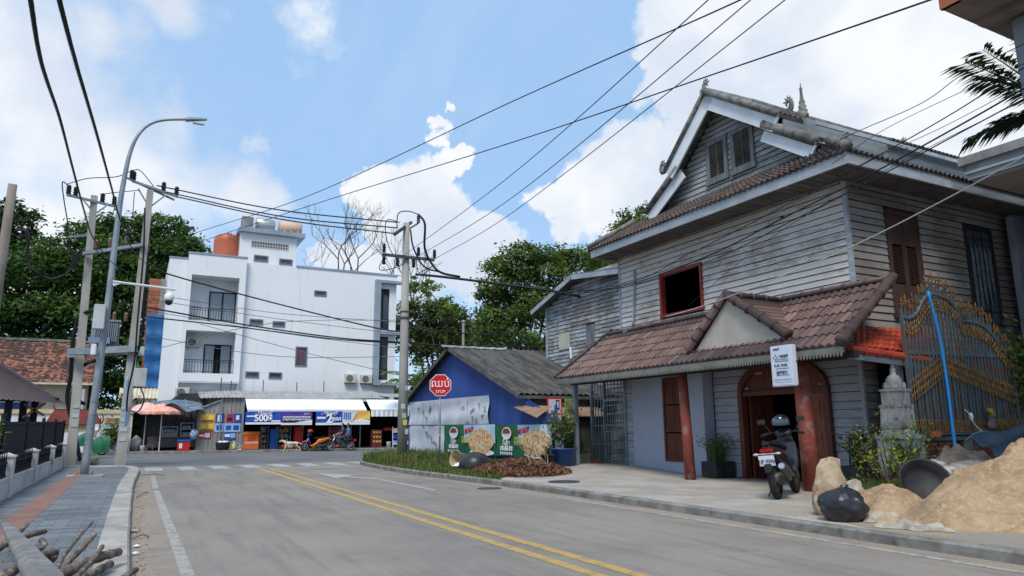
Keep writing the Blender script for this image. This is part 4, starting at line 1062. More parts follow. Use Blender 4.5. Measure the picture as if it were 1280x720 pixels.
# ================================================================== BLUE SHED
SX=12.8
SH=thing('blue_shed',(SX,29.5,.2),'blue ribbed metal shed with sagging dark corrugated roof behind the stop sign','shed')
yL,yR=36.1,21.35;yE=23.5
rg_=Vector((SX,30.1,5.15))
g=MB()
def shed_top(y):
    if y > rg_.y: return 2.8+(rg_.z-2.8)*(36.4-y)/(36.4-rg_.y)-.08
    if y > yE-.2: return 2.75+(rg_.z-2.75)*(y-yE+.2)/(rg_.y-yE+.2)-.08
    return 2.65-(yE-y)*.42 if y > 22.6 else 1.95
n=74
prof=[0,0,1,1,0]
ys=[]
for i in range(n):
    y=yL+(yR-yL)*i/n;w=(yR-yL)/n;ys += [(y,0),(y+w*.68,0),(y+w*.76,1),(y+w*.92,1)]
ys.append((yR,0))
for (a,wa),(b,wb) in zip(ys,ys[1:]):
    g.face([(SX-.022*wa,a,.1),(SX-.022*wb,b,.1),(SX-.022*wb,b,shed_top(b)),(SX-.022*wa,a,shed_top(a))],0,random.random())
g.face([(SX+.04,yR,.1),(SX+.04,yL,.1),(SX+.04,yL,shed_top(yL)),(SX+.04,rg_.y,shed_top(rg_.y)),(SX+.04,yE,shed_top(yE)),(SX+.04,yR,1.9)])
g.build('ribbed_wall',Mbluesh,SH)
g=MB();g.box(SX+.05,21,35.9,36,.1,2.7);g.box(SX+.6,21,yE+.3,yE+.4,.1,2.65);g.build('side_wall',Mzincd,SH)
def sag(p,k=.05): return p
g=MB();xs0,xs1=SX-.35,22
def shroof(u,v,side):
    # u along X (ridge dir), v from eave to ridge
    ye=yE-.35 if side else 36.5;ze=2.78
    x=xs0+(xs1-xs0)*u;y=ye+(rg_.y-ye)*v;z=ze+(rg_.z+.08-ze)*v
    return Vector((x,y,z+.028*sin(x*2*pi/.26)+.05*sin(x*.7)*sin(v*3.1)-.012*((v*5) % 1)))
for side in (1,0): grid(lambda u,v: shroof(u,v,side),400,15,g,rf=lambda i,j: (int(i/50)*.37+j//5*.61) % 1)
g.build('corrugated_roof',Mfibro,SH)
g=MB()
for ye in (yE-.35,36.5):
    P=Vector((xs0-.0,rg_.y,rg_.z+.07));Q=Vector((xs0-.0,ye,2.77));g.prism(board(P,Q,.17,.03,1),(.04,0,0))
g.box(xs0,xs1,yE-.33,yE-.28,2.6,2.72)
g.build('fascia_board',mat('weathered_board',(.13,.12,.115),(.08,.075,.07),sc=2),SH)
g=MB();grid(lambda u,v: (xs0-.3+3.2*u,rg_.y-.25+.5*v,rg_.z+.13-abs(v-.5)*.22+.012*sin(u*40)),30,4,g);g.build('ridge_sheet',Mgrayc,SH)
# small tin awning on the shed side
g=MB();corr(g,at(642,509,X=SX-.45),at(671,522,X=SX-.45),at(690,508,X=SX+.25),at(656,506,X=SX+.1),.1,.015)
tag(g.build('tin_awning',Mtin),'small rusty tin awning jutting from the right side of the blue shed','awning')
# dark counter opening, boards wall with two framed posters
g=MB();g.box(SX+.4,15.6,23.35,23.45,1.9,2.7);g.box(12.9,15.9,22.85,22.95,.15,1.75)
for k in range(5): g.box(12.9+k*.6,12.93+k*.6,22.82,22.85,.15,1.75)
g.build('grey_board_wall',mat('board_wall_grey',(.12,.115,.11),(.085,.08,.075),sc=1.5),SH)
g=MB();corr(g,(12.95,22.6,1.95),(16,22.6,1.95),(16,23.4,2.35),(12.95,23.4,2.35),.1,.015);g.build('tin_canopy',Mtin,SH)
def panel(name,x0,x1,z0,z1,Y,mf,label,cat,parts):
    t=thing(name,((x0+x1)/2,Y,z0),label,cat)
    g=MB();g.box(x0,x1,Y,Y+.03,z0,z1)
    t2=g.build('frame',mf,t)
    for (nm,u0,u1,v0,v1,m_) in parts:
        g=MB();g.box(x0+(x1-x0)*u0,x0+(x1-x0)*u1,Y-.006-.003*parts.index((nm,u0,u1,v0,v1,m_)),Y-.001,z0+(z1-z0)*v0,z0+(z1-z0)*v1);g.build(nm,m_,t)
    return t
pa=at(684,497,Y=22.5);pb=at(703,536,Y=22.5)
t=panel('framed_poster',pa.x,pb.x,pb.z,pa.z,22.5,Madr,'red framed poster with a white upper panel hanging under the shed canopy','poster',
      [('white_panel',.08,.92,.5,.95,mat('poster_pale',(.62,.60,.66),(.55,.50,.58),sc=2)),('lower_panel',.08,.92,.06,.44,Madsky),('dark_bottle',.58,.82,.62,.93,Mchar),('bottle_label',.65,.75,.68,.88,Mplw),('dish',.2,.8,.1,.3,Mnood)])
text('SALE',.12,Mink,t,(pa.x+.25,22.47,pb.z+(pa.z-pb.z)*.56),(1,0,0),(0,0,1))
pa=at(706,498,Y=22.5);pb=at(721,536,Y=22.5)
panel('framed_poster',pa.x,pb.x+.1,pb.z,pa.z,22.5,Madlg,'green framed menu poster partly behind the grey post','poster',
      [('upper_picture',.08,.92,.52,.94,mat('pic_dark',(.10,.11,.06),(.30,.22,.12),sc=6)),('lower_picture',.08,.92,.06,.46,mat('pic_light',(.40,.50,.42),(.55,.52,.2),sc=5)),('basket',.25,.75,.6,.8,Mcorg)])

# ---- banners on the shed
def cloth_panel(name,P0,P1,P2,P3,m_,parent,off,nu=24,nv=10,amp=.015,seed=0,mi=0):
    """P0 top-left, P1 top-right, P2 bottom-right, P3 bottom-left; off = outward offset"""
    P0,P1,P2,P3=map(V3,(P0,P1,P2,P3));n=(P1-P0).cross(P3-P0).normalized();n=n if n.x+n.y < 0 else -n
    rg=random.Random(seed);ph=rg.random()*6
    def f(u,v):
        p=P0.lerp(P1,u).lerp(P3.lerp(P2,u),v);w=amp*(sin(u*17+ph+v*2)+.6*sin(u*41+v*6+ph))*(.35+v*.6)+amp*.8*sin(v*8+u*3)
        return p+n*(off+abs(w)*.0+w+amp*1.6)
    return grid(f,nu,nv).build(name,m_,parent,True)
def squig(g,P,rightv,upv,w,h,seed,lw=.01):
    rg=random.Random(seed);P=V3(P);R_=V3(rightv);U_=V3(upv);pts=[P+R_*(w*rg.random())+U_*(h*rg.random()) for _ in range(5)]
    g.tube(catmull(pts,4),lw,4)
SXb=SX-.03
b1=thing('white_banner',(SXb,33,.5),'wrinkled white tarpaulin with faint line drawings covering the far end of the blue shed','banner')
P=[at(513,503,X=SXb-.02),at(612,494,X=SXb-.02),at(612,531,X=SXb-.02),at(513,531,X=SXb-.02)]
cloth_panel('upper_sheet',*P,Mtarp,b1,.0,60,14,.03,1)
Q=[at(513,532,X=SXb-.02),at(556,532,X=SXb-.02),at(556,570,X=SXb-.02),at(513,563,X=SXb-.02)]
cloth_panel('lower_sheet',*Q,Mtarp,b1,.0,30,14,.02,2)
g=MB()
for k in range(16):
    u=[.12,.2,.24,.3,.26,.2,.72,.7,.76,.82,.88,.92,.86,.95,.3,.8][k];v=[.2,.35,.6,.3,.8,.9,.25,.6,.85,.4,.2,.55,.75,.35,.15,.7][k]
    p=V3(P[0]).lerp(V3(P[1]),u).lerp(V3(P[3]).lerp(V3(P[2]),u),v)
    squig(g,p+Vector((-.075,0,0)),(0,-.4,0),(0,0,-.3),1,1,k,.012)
for k in range(8):
    p=V3(Q[0]).lerp(V3(Q[1]),.5+.06*k).lerp(V3(Q[3]).lerp(V3(Q[2]),.5+.06*k),.15+.1*k);squig(g,p+Vector((-.075,0,0)),(0,-.35,0),(0,0,-.3),1,1,k+40,.012)
for u in (.22,.43,.70,.78): 
    p=V3(P[0]).lerp(V3(P[1]),u);q=V3(P[3]).lerp(V3(P[2]),u);g.tube([p+Vector((-.07,0,-.1)),q+Vector((-.07,0,.1))],.006,4)
g.build('line_drawings',mat('ink_soft',(.12,.12,.15)),b1)
def noodle_banner(px0_,px1_,label,seed):
    P=[at(px0_,531,X=SXb-.12),at(px1_,530-.5,X=SXb-.12),at(px1_,567+(px1_-555)*.055,X=SXb-.12),at(px0_,566+(px0_-555)*.05,X=SXb-.12)]
    t=thing('green_banner',(SXb-.12,(P[0].y+P[1].y)/2,P[3].z),label,'banner','green food banners on the blue shed')
    P=[V3(p) for p in P]
    cloth_panel('banner_cloth',*P,Madg,t,0,40,12,.01,seed)
    def pt(u,v,o=.06): return P[0].lerp(P[1],u).lerp(P[3].lerp(P[2],u),v)+Vector((-o,0,0))
    # picture field
    g=MB();g.face([pt(.42,.02,.05),pt(.99,.02,.05),pt(.99,.60,.05),pt(.44,.62,.05)]);g.build('picture_sky',Madsky,t)
    g=MB();n=20;c_=(.74,.55);
    vs=[pt(c_[0]+.23*cos(2*pi*k/n)*(1+.05*sin(k*2.7)),c_[1]+.40*sin(2*pi*k/n)*(1+.05*sin(k*3.1)),.062) for k in range(n)];g.prism(vs,(-.01,0,0));g.build('noodle_dish',Mnood,t)
    g=MB();vs=[pt(.76+.22*cos(2*pi*k/n),.90+.10*sin(2*pi*k/n),.058) for k in range(n)];g.prism(vs,(-.005,0,0));g.build('plate',Mplw,t)
    text('MI HUT',.26,Madr,t,pt(.53,.2,.075),(0,-1,.12),(0,.12,1),bold=.012)
    text('ມ່າ',.28,mat('ad_gold',(.55,.5,.1)),t,pt(.48,.5,.075),(0,-1,0),(0,0,1))
    # emblem disc
    g=MB();vs=[pt(.22+.09*cos(2*pi*k/n),.28+.2*sin(2*pi*k/n),.062) for k in range(n)];g.prism(vs,(-.008,0,0));g.build('emblem_disc',Mplw,t)
    g=MB();vs=[pt(.22+.075*cos(2*pi*k/n),.28+.17*sin(2*pi*k/n),.072) for k in range(10,21)];g.prism(vs,(-.004,0,0));g.build('emblem_red',Madr,t)
    text('ហម',.3,Madg,t,pt(.22,.22,.08),(0,-1,0),(0,0,1),bold=.01)
    text('មីហ៊ុត',.28,Mwtxt,t,pt(.22,.60,.075),(0,-1,0),(0,0,1),bold=.006)
    text('078-880-078',.23,Mwtxt,t,pt(.22,.76,.075),(0,-1,0),(0,0,1),sx=.85,bold=.006)
    g=MB()
    for k in range(7): a=.1+.035*k;g.face([pt(a,.86,.07),pt(a+.02,.86,.07),pt(a+.02,.95-.01*(k % 3),.07),pt(a,.95,.07)])
    g.build('small_print',Mwtxt,t)
noodle_banner(556,621,'left one of the two green noodle banners on the shed, beside the stop sign',3)
noodle_banner(621,692,'right one of the two green noodle banners, above the pile of brown leaves',4)
P=[at(694,535,X=SXb-.1),at(705,534,X=SXb-.1),at(705,571,X=SXb-.1),at(694,570,X=SXb-.1)]
t=thing('food_banner',P[3],'narrow upright banner with bowls of food at the near corner of the blue shed','banner')
cloth_panel('banner_cloth',*P,mat('ad_grey',(.30,.34,.40),(.12,.14,.2),sc=3),t,0,8,12,.006,8)
for k,v in enumerate((.25,.52,.8)):
    c_=V3(P[0]).lerp(V3(P[1]),.5).lerp(V3(P[3]).lerp(V3(P[2]),.5),v);g=MB();g.lathe(c_+Vector((-.05,0,-.1)),[(.05,0),(.16,.06),(.2,.16),(.19,.16)],12,sx=.12);g.build('bowl_picture',Mplw if k < 2 else Mtin,t)
    g=MB();g.ball(c_+Vector((-.05,0,.06)),.02,.17,.05,10);g.build('food_picture',Mnood,t)
g=MB();g.box(SX-.12,SX-.04,20.95,21.03,.25,2.3);g.box(SX-.1,SX-.06,21.1,21.7,1.75,1.9);tag(g.build('blue_post',Mbluesh),'blue post holding the narrow food banner by the shed corner','post')

# ---- stop sign
sp=at(550,571,Z=.25);sp=Vector((9.95,24.4,0));sp.z=zv(sp.x,sp.y)-.05
o_=at(550.5,481.5,D=sp.x*sin(YAW)+sp.y*cos(YAW));
ST=thing('stop_sign',(o_.x,o_.y,sp.z),'red octagonal stop sign on a grey pole in the grass verge','sign')
right_=Vector((cos(radians(20)),-sin(radians(20)),0));face_n=Vector((-sin(radians(20)),-cos(radians(20)),0));up_=Vector((0,0,1))
cc=V3(o_)
def octo(r_): return [cc+right_*(r_*cos(pi/8+k*pi/4))+up_*(r_*sin(pi/8+k*pi/4)) for k in range(8)]
R8=.43
g=MB();g.prism([p+face_n*.0 for p in octo(R8)],face_n*.012);g.build('sign_plate',mat('sign_border_white',(.72,.70,.72)),ST)
g=MB();g.prism([p+face_n*.0125 for p in octo(R8*.94)],face_n*.004);g.build('sign_face',Mstopr,ST)
text('ឈប',.38,Mwtxt,ST,cc+face_n*.018+up_*.05-right_*.0,right_,up_,bold=.0)
g=MB();p=cc+face_n*.02+up_*.2+right_*.26;g.tube([p,p+up_*.07],.022,6)
g.tube([p+up_*.0+right_*-.03,p+up_*.0],.015,5);g.build('lettering_mark',Mwtxt,ST)
text('STOP',.15,Mwtxt,ST,cc+face_n*.018-up_*.24,right_,up_)
g=MB();b_=cc-face_n*.075;g.tube([(b_.x,b_.y,sp.z),(b_.x,b_.y,cc.z+.3)],.035,10);g.build('pole',Mgalv,ST,True)
g=MB();g.cyl((b_.x,b_.y,1.28),.037,.05,10);g.build('yellow_band',Mady,ST)
g=MB();g.box(b_.x-.06,b_.x+.06,b_.y-.05,b_.y+.04,cc.z-.2,cc.z-.16);g.box(b_.x-.06,b_.x+.06,b_.y-.05,b_.y+.04,cc.z+.16,cc.z+.2);g.build_each('clamp',Mgalv,ST)

# ================================================================== WHITE BUILDING
WB=thing('white_building',(9,57,.1),'large white multi storey apartment building with two recessed balconies behind the shops','building')
YW=57.0;YF=57.5
small=[(7.27,8.28,9.47,9.93),(8.99,9.95,9.40,9.86),(7.22,8.22,5.37,5.86),(8.93,9.93,5.34,5.85),(12.1,13.1,12.12,12.58),(10.86,11.78,6.36,7.93)]
g=MB()
g2=MB();wallholes(g2,'Y',YF,.2,6.75,17.1,.1,14.35,small+[(12.9,16.2,4.0,4.35)]);g2.box(17.1,19.1,YF,YF+.2,13.8,14.35)
wallholes(g2,'Y',YF,.2,17.1,19.05,.1,13.8,[(17.55,18.45,5.45,9.1),(17.65,18.45,9.65,13.2)])
g2.build('main_wall',Mwhite,WB)
g=MB();bal=[(2.93,6.3,9.5,12.95),(2.85,6.3,5.6,8.75)]
wallholes(g,'Y',YW,.25,2.62,6.75,4.95,14.55,bal);g.box(1.35,2.62,YW+.3,YW+.5,.1,14.15);g.box(2.62,6.75,YF+.1,YF+.3,.1,4.95);g.box(2.62,6.75,YW+.0,YF+.1,4.9,4.98)
g.build('balcony_block_wall',Mwhite,WB)
g=MB();g.box(1.3,2.62,YW+.25,YW+.55,14.15,14.25);g.box(2.57,6.8,YW-.05,YW+.3,14.55,14.68);g.box(10.6,19.15,YF-.06,YF+.25,14.35,14.5);g.build('parapet_cap',Mcap,WB)
g=MB();g.box(1.35,1.55,YW+.5,72,.1,14.15);g.box(18.9,19.05,YF+.2,72,.1,14.3);g.box(1.55,18.9,YF+.2,72,14.0,14.1);g.box(1.4,19,71.8,72,.1,14.1);g.box(6.65,6.75,YW+.25,YF+.2,.1,14.5);g.build('side_wall',Mwhite,WB)
for k,(x0,x1,z0,z1) in enumerate(bal):
    g=MB();g.box(x0-.1,x1+.1,YW+1.5,YW+1.6,z0-.2,z1+.2);g.box(x0-.1,x0,YW+.25,YW+1.5,z0-.2,z1+.2);g.box(x1,x1+.1,YW+.25,YW+1.5,z0-.2,z1+.2);g.box(x0,x1,YW+.25,YW+1.5,z1,z1+.1);g.box(x0,x1,YW+.25,YW+1.5,z0-.1,z0)
    g.build('balcony_recess',mat('recess_white',(.66,.69,.71),(.60,.62,.64),sc=1),WB)
    dx0=[4.35,4.25][k];dx1=dx0+1.95;dz1=[12.0,7.9][k]
    f=MB();f.box(dx0,dx0+.09,YW+1.42,YW+1.5,z0,dz1);f.box(dx1-.09,dx1,YW+1.42,YW+1.5,z0,dz1);f.box(dx0,dx1,YW+1.42,YW+1.5,dz1-.09,dz1);f.box((dx0+dx1)/2-.05,(dx0+dx1)/2+.05,YW+1.42,YW+1.5,z0,dz1)
    df=f.build('balcony_door',Mfence,WB)
    g=MB();g.box(dx0+.09,dx1-.09,YW+1.46,YW+1.47,z0,dz1-.09);g.build('pane',mat('curtained_glass',(.30,.36,.41),(.22,.27,.31),sc=4,st=(9,1,.3),rough=.25),df)
    if k == 1: g=MB();g.box(dx0+.72,dx0+1.2,YW+1.44,YW+1.455,z0,dz1-.09);g.build('dark_gap',Mdarkin,df)
    g=MB();n=18;g.box(x0,x1,YW+.05,YW+.10,z0+.95,z0+1.0);g.box(x0,x1,YW+.06,YW+.09,z0+.12,z0+.15);g.box(x0,x1,YW+.06,YW+.09,z0+.8,z0+.83)
    for i in range(n+1): g.box(x0+(x1-x0)*i/n-.014,x0+(x1-x0)*i/n+.014,YW+.06,YW+.09,z0,z0+.95)
    g.build('balcony_railing',Mfence,WB)
def window(x0,x1,z0,z1,Y,P,m_=None):
    m_=m_ or Mwinf
    g=MB();g.box(x0,x0+.1,Y-.05,Y+.15,z0,z1);g.box(x1-.1,x1,Y-.05,Y+.15,z0,z1);g.box(x0+.1,x1-.1,Y-.05,Y+.15,z1-.1,z1);g.box(x0+.1,x1-.1,Y-.05,Y+.15,z0,z0+.1)
    f=g.build('window',m_,P);g=MB();g.box(x0+.1,x1-.1,Y+.05,Y+.07,z0+.1,z1-.1);g.build('pane',Mglass,f);return f
for q in small[:5]: window(*q,YF,WB)
f=window(*small[5],YF,WB);g=MB()
for k in range(3): g.box(11.05+k*.2,11.07+k*.2,YF+.0,YF+.03,6.5,7.8)
g.build('window_grille',Madr,f)
# right end: tall grey framed recess with two narrow balconies
g=MB();g.box(17.12,17.55,YF-.5,YF+.0,5.0,13.85);g.box(17.55,19.4,YF-.5,YF,13.62,13.85);g.box(17.55,19.3,YF-.5,YF,5.0,5.2);g.box(17.55,19.3,YF-.45,YF,9.25,9.5);g.build('grey_surround',Mcap,WB)
for (z0,z1) in ((5.45,9.1),(9.65,13.2)):
    g=MB();g.box(17.5,18.5,YF+.6,YF+.65,z0,z1);g.build('recess_back',mat('recess_grey',(.13,.155,.18),(.10,.12,.14),sc=1),WB)
    g=MB();g.box(18.0,18.42,YF+.3,YF+.35,z0,z1-.5);g.build('dark_door',Mglass,WB)
    g=MB();g.box(17.6,18.45,YF+.02,YF+.05,z0+.9,z0+.95)
    for i in range(6): g.box(17.64+i*.15,17.665+i*.15,YF+.02,YF+.05,z0,z0+.9)
    g.build('narrow_railing',Mfence,WB)
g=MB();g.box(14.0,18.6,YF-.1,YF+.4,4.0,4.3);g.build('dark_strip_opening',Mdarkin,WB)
# stair tower
g=MB();wallholes(g,'Y',58.0,.2,6.25,10.6,14.3,16.9,[(7.35,8.45,14.62,15.15),(9.3,10.35,14.55,15.05),(7.1,10.0,15.75,16.3)]);g.box(6.25,6.4,58.2,62,14.3,16.9);g.box(10.45,10.6,58.2,62,14.1,16.9);g.box(6.25,10.6,61.8,62,14.1,16.9);g.build('stair_tower',Mwhite,WB)
g=MB();g.box(6.1,11.2,57.6,62.3,16.9,17.25);g.build('tower_slab',Mcap,WB)
window(7.35,8.45,14.62,15.15,58.0,WB);window(9.3,10.35,14.55,15.05,58.0,WB)
g=MB();g.box(7.1,10.0,58.12,58.16,15.75,16.3,1);g.box(7.1,10.0,57.97,58.03,16.24,16.3);g.box(7.1,10.0,57.97,58.03,15.75,15.81)
for i in range(15): g.box(7.1+i*.2,7.16+i*.2,57.98,58.1,15.8,16.24)
g.box(7.1,10,57.98,58.1,15.98,16.04)
g.build('vent_blocks',[mat('vent_white',(.6,.6,.58)),mat('vent_shadow',(.16,.17,.18))],WB)
g=MB();g.box(6.3,7.15,57.9,58.8,17.25,18.2);g.build('concrete_block',Mgrayc,WB)
for (c_,) in (((3.02,57.9,7.9),),):
    pass
def aircon(x,Y,z,label,w=.95,h=.7):
    t=thing('air_conditioner',(x+w/2,Y,z),label,'air conditioner','air conditioner units on the white building')
    g=MB();g.box(x,x+w,Y-.38,Y-.02,z,z+h);g.build('casing',mat('ac_cream',(.58,.57,.52),(.50,.49,.45),sc=2),t,bevel=.02)
    g=MB();g.cyl((x+w*.4,Y-.382,z+h*.5),h*.4,.01,20,ax=(0,-1,0));f=g.build('fan_grille',mat('ac_fan',(.10,.10,.10)),t)
    g=MB()
    for k in range(1,5): 
        r_=h*.4*k/5;g.tube([(x+w*.4+r_*cos(a),Y-.396,z+h*.5+r_*sin(a)) for a in [2*pi*i/16 for i in range(17)]],.008,4)
    g.build('guard_wire',mat('ac_wire',(.35,.35,.33)),f)
    g=MB();g.box(x+.1,x+.14,Y-.4,Y,z-.05,z);g.build('bracket',Mdkst,t);g=MB();g.box(x+w-.14,x+w-.1,Y-.4,Y,z-.05,z);g.build('bracket',Mdkst,t)
aircon(2.98,YW+1.48,7.65,'air conditioner high on the wall inside the lower balcony');aircon(2.45,YW+.45,3.85,'air conditioner on the wall under the lower balcony above the market umbrella')
aircon(14.8,YF,5.15,'left one of the two air conditioners low on the white wall');aircon(16.1,YF,5.13,'right one of the two air conditioners low on the white wall by the surround')
# tanks
t=thing('water_tank',(5.5,59.5,14.1),'squat orange brown round water tank on the white roof','water tank')
g=MB();g.lathe((5.5,59.5,14.1),[(1.02,0),(1.06,.2),(1.04,1.2),(1.06,2.2),(1.02,2.5),(.8,2.72),(.35,2.85)],28);g.build('tank_body',Morange,t,True)
g=MB();g.cyl((5.5,59.5,16.93),.3,.08,16);g.build('lid',Morange,t)
t=thing('water_tank',(7.9,59.2,17.25),'shiny steel water tank on the roof tower','water tank')
g=MB();g.tube([(7.45,59.2,17.95),(7.55,59.2,17.95),(8.85,59.2,17.95),(8.95,59.2,17.95)],[.5,.62,.62,.5],22);g.build('tank_body',Msteel,t,True)
for x in (7.7,8.7): g=MB();g.box(x-.05,x+.05,58.7,59.7,17.25,17.55);g.build('support',Mplw,t)
t=thing('water_tank',(10.1,59.2,17.25),'beige horizontal water tank at the right end of the roof tower','water tank')
g=MB();g.tube([(9.3,59.2,17.95),(9.42,59.2,17.95),(11.0,59.2,17.95),(11.12,59.2,17.95)],[.5,.58,.58,.5],22);g.build('tank_body',Mbeige,t,True)
for x in (9.7,10.25,10.8): g=MB();g.box(x-.07,x+.07,58.68,59.7,17.25,17.8);g.build('support',Mbeige,t)
# antenna
g=MB();g.tube([(6.15,58.3,15.5),(6.0,58.3,17.0)],.03,5);g.tube([(5.3,58.3,16.7),(6.3,58.3,16.3)],.02,5)
for k in range(5): g.tube([(5.4+k*.2,58.3,16.9-k*.08),(5.35+k*.2,58.3,16.4-k*.08)],.015,4)
tag(g.build('antenna',Mdkst),'thin rooftop antenna between the orange tank and the roof tower','antenna')

# ---- brick column with blue sheet, yellow building
g=MB()
for k in range(40):
    z=.1+k*.32;g.box(.15,.95,59.6,60.4,z,z+.3,0)
t=g.build('brick_column',Mbrick);tag(t,'unfinished red brick column rising behind the blue cloth sheet','column')
g=MB();g.box(.95,1.3,59.6,60.4,.1,12.9);tag(g.build('concrete_column',Mgrayc),'bare grey concrete column between brick column and white building','column')
g=MB();a_,b_,c_,d_=at(184,392,Y=58.6),at(206,393,Y=58.6),at(202,485,Y=58.6),at(178,484,Y=58.6)
grid(lambda u,v: V3(a_).lerp(V3(b_),u).lerp(V3(d_).lerp(V3(c_),u),v)+Vector((0,-.06*sin(v*26)-.03*sin(u*9),0)),14,60,g)
g.build('blue_sheet',Mbluec,None,True);tag(bpy.data.objects['blue_sheet'],'tall blue cloth sheet hanging beside the left edge of the white building','sheet')
t=thing('cream_building',(.5,60,.1),'low cream building with sheet roof left of the white building','building')
g=MB();g.box(-.9,1.3,57.8,60,.1,3.7);g.build('wall',Mcreamw,t)
g=MB();corr(g,(-1.1,57.5,3.75),(1.35,57.5,3.75),(1.35,58.6,4.5),(-1.1,58.6,4.5),.25,.04);g.build('roof',Mcreamw,t)

# ================================================================== SHOP ROW
def fy(x): return curbY(x)
SP=thing('shop_row',(11,54,.12),'row of tin roofed street shops with corrugated walls below the white building','shop')
def SY(x): return 54.9-.2*(x-4)   # shop front line
g=MB()
def zwall(x0,x1,z0,z1,off=0,per=.28): ribbed(g,(x0,SY(x0)-off,z0),(x1,SY(x1)-off,z0),(x1,SY(x1)-off,z1),(x0,SY(x0)-off,z1),per,.05)
g.face([(3.9,SY(3.9),.12),(6.9,SY(6.9),.12),(6.9,SY(6.9),3.7),(5.4,SY(5.4),3.7),(3.9,SY(3.9),2.95)][::1]) if 0 else None
n=11
for i in range(n):
    x0=3.9+3.0*i/n;x1=3.9+3.0*(i+1)/n;zt=lambda x: min(3.75,2.9+(x-3.9)*.55)
    for (u0,u1,o0,o1) in ((0,.5,0,0),(.5,.62,0,.05),(.62,.88,.05,.05),(.88,1,.05,0)):
        xa=x0+(x1-x0)*u0;xb=x0+(x1-x0)*u1;g.face([(xa,SY(xa)-o0,.12),(xb,SY(xb)-o1,.12),(xb,SY(xb)-o1,zt(xb)),(xa,SY(xa)-o0,zt(xa))],0,.5)
g.build('corrugated_wall',Mzinc,SP)
g=MB();ribbed(g,(1.2,56.8,2.6),(4.6,56.4,2.6),(4.6,56.4,4.1),(2.7,56.6,4.1),.3,.05);ribbed(g,(-.3,56.5,.1),(3.9,56.2,.1),(3.9,56.2,2.9),(-.3,56.5,2.9),.3,.05);g.box(3.85,3.95,SY(4),56.3,.1,2.9);g.build('dark_sheet_wall',Mzincd,SP)
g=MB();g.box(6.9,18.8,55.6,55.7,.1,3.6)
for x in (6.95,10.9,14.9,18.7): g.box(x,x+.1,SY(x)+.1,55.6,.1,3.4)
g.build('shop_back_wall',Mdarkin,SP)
g=MB()
def rf_(u,v,x0,x1,za,zb,ya,yb): x=x0+(x1-x0)*u;return (x,ya-.2*(x-4)*.9+(yb-ya)*v,za+(zb-za)*v+.02*sin(x*2*pi/.26)+.03*sin(x*1.3))
grid(lambda u,v: rf_(u,v,3.95,16.9,3.72,4.35,54.6,57.6),420,4,g);grid(lambda u,v: rf_(u,v,16.6,19.3,3.85,4.25,54.6,57.6),90,3,g)
g.build('sheet_roof',mat('sheet_grey',(.34,.345,.34),(.27,.275,.27),sc=.8,st=(3,1,1),col3=(.25,.17,.12),sc3=1.2,lo3=.64,hi3=.8),SP)
g=MB()
for x in (5.35,6.85,10.85,14.85,18.6): g.tube([(x,SY(x)-.3,.1),(x,SY(x)-.3,3.5)],.05,6)
g.bar((3.6,SY(3.6)-.1,2.85),(5.5,SY(5.5)-.1,3.6),.08);g.build_each('post',Mgalv,SP)
g=MB()
for (x,h) in ((5.5,1.0),(6.2,.8),(8.5,.9),(11,.8),(13.1,.9)): g.tube([(x,57.0,3.9),(x,57.0,4.3+h)],.035,5)
g.build_each('bracket_pole',Mdkst,SP)
def awning(x0,x1,label,stripe=False):
    t=thing('awning',((x0+x1)/2,SY(x0)-.5,2.7),label,'awning','white awnings over the shops')
    g=MB()
    def f(u,v): x=x0+(x1-x0)*u;return (x,SY(x)-.35-1.35*v,3.62-.78*v-.05*sin(v*pi)+.012*sin(x*9)*v)
    grid(f,50,8,g);g.build('sheet',Mawn,t,True)
    g=MB();n=int((x1-x0)/.16)
    zb=2.35 if stripe else 2.72
    for i in range(n):
        xa=x0+(x1-x0)*i/n;xb=x0+(x1-x0)*(i+1)/n;xm=(xa+xb)/2;Y_=SY(xm)-1.71
        g.face([(xa,SY(xa)-1.71,2.85),(xb,SY(xb)-1.71,2.85),(xb,SY(xb)-1.71,zb+.04),(xm,Y_,zb),(xa,SY(xa)-1.71,zb+.04)],(i % 2 if stripe else 0))
    g.build('valance',[Mawn,mat('awn_grey',(.50,.52,.55))],t)
    g=MB();g.tube([(x0,SY(x0)-1.7,2.84),(x1,SY(x1)-1.7,2.84)],.02,5);g.build('frame_tube',Mgalv,t)
awning(6.9,14.9,'long plain white awning sheet above the blue shop banners');awning(15.2,19.0,'shorter white awning with striped scalloped valance beside the utility pole',True)
def shopbanner(name,x0,x1,z0,z1,label,m_,parts):
    Yf=lambda x: SY(x)-1.76
    t=thing(name,((x0+x1)/2,Yf((x0+x1)/2),z0),label,'banner','banners hanging under the shop awning')
    cloth_panel('banner_cloth',(x0,Yf(x0),z1),(x1,Yf(x1),z1),(x1,Yf(x1),z0),(x0,Yf(x0),z0),m_,t,0,24,8,.012,int(x0*7))
    def pt(u,v,o=.05): x=x0+(x1-x0)*u;return Vector((x,Yf(x)-o,z1+(z0-z1)*v))
    g=MB();g.face([pt(0,.84),pt(1,.84),pt(1,1),pt(0,1)]);g.build('white_hem',Mplw,t)
    parts(t,pt);return t
R_=Vector((1,-.2,0)).normalized();U_=Vector((0,0,1))
def p500(t,pt):
    text('500$',.62,Mwtxt,t,pt(.5,.52,.07),R_,U_,bold=.02,sx=.95);text('អតិថិជនថ្មី',.27,Mwtxt,t,pt(.5,.17,.07),R_,U_,bold=.006)
    g=MB();g.face([pt(.03,.3,.06),pt(.27,.3,.06),pt(.27,.42,.06),pt(.03,.42,.06)]);g.face([pt(.72,.68,.06),pt(.98,.68,.06),pt(.98,.8,.06),pt(.72,.8,.06)]);g.build('info_strip',Mplw,t)
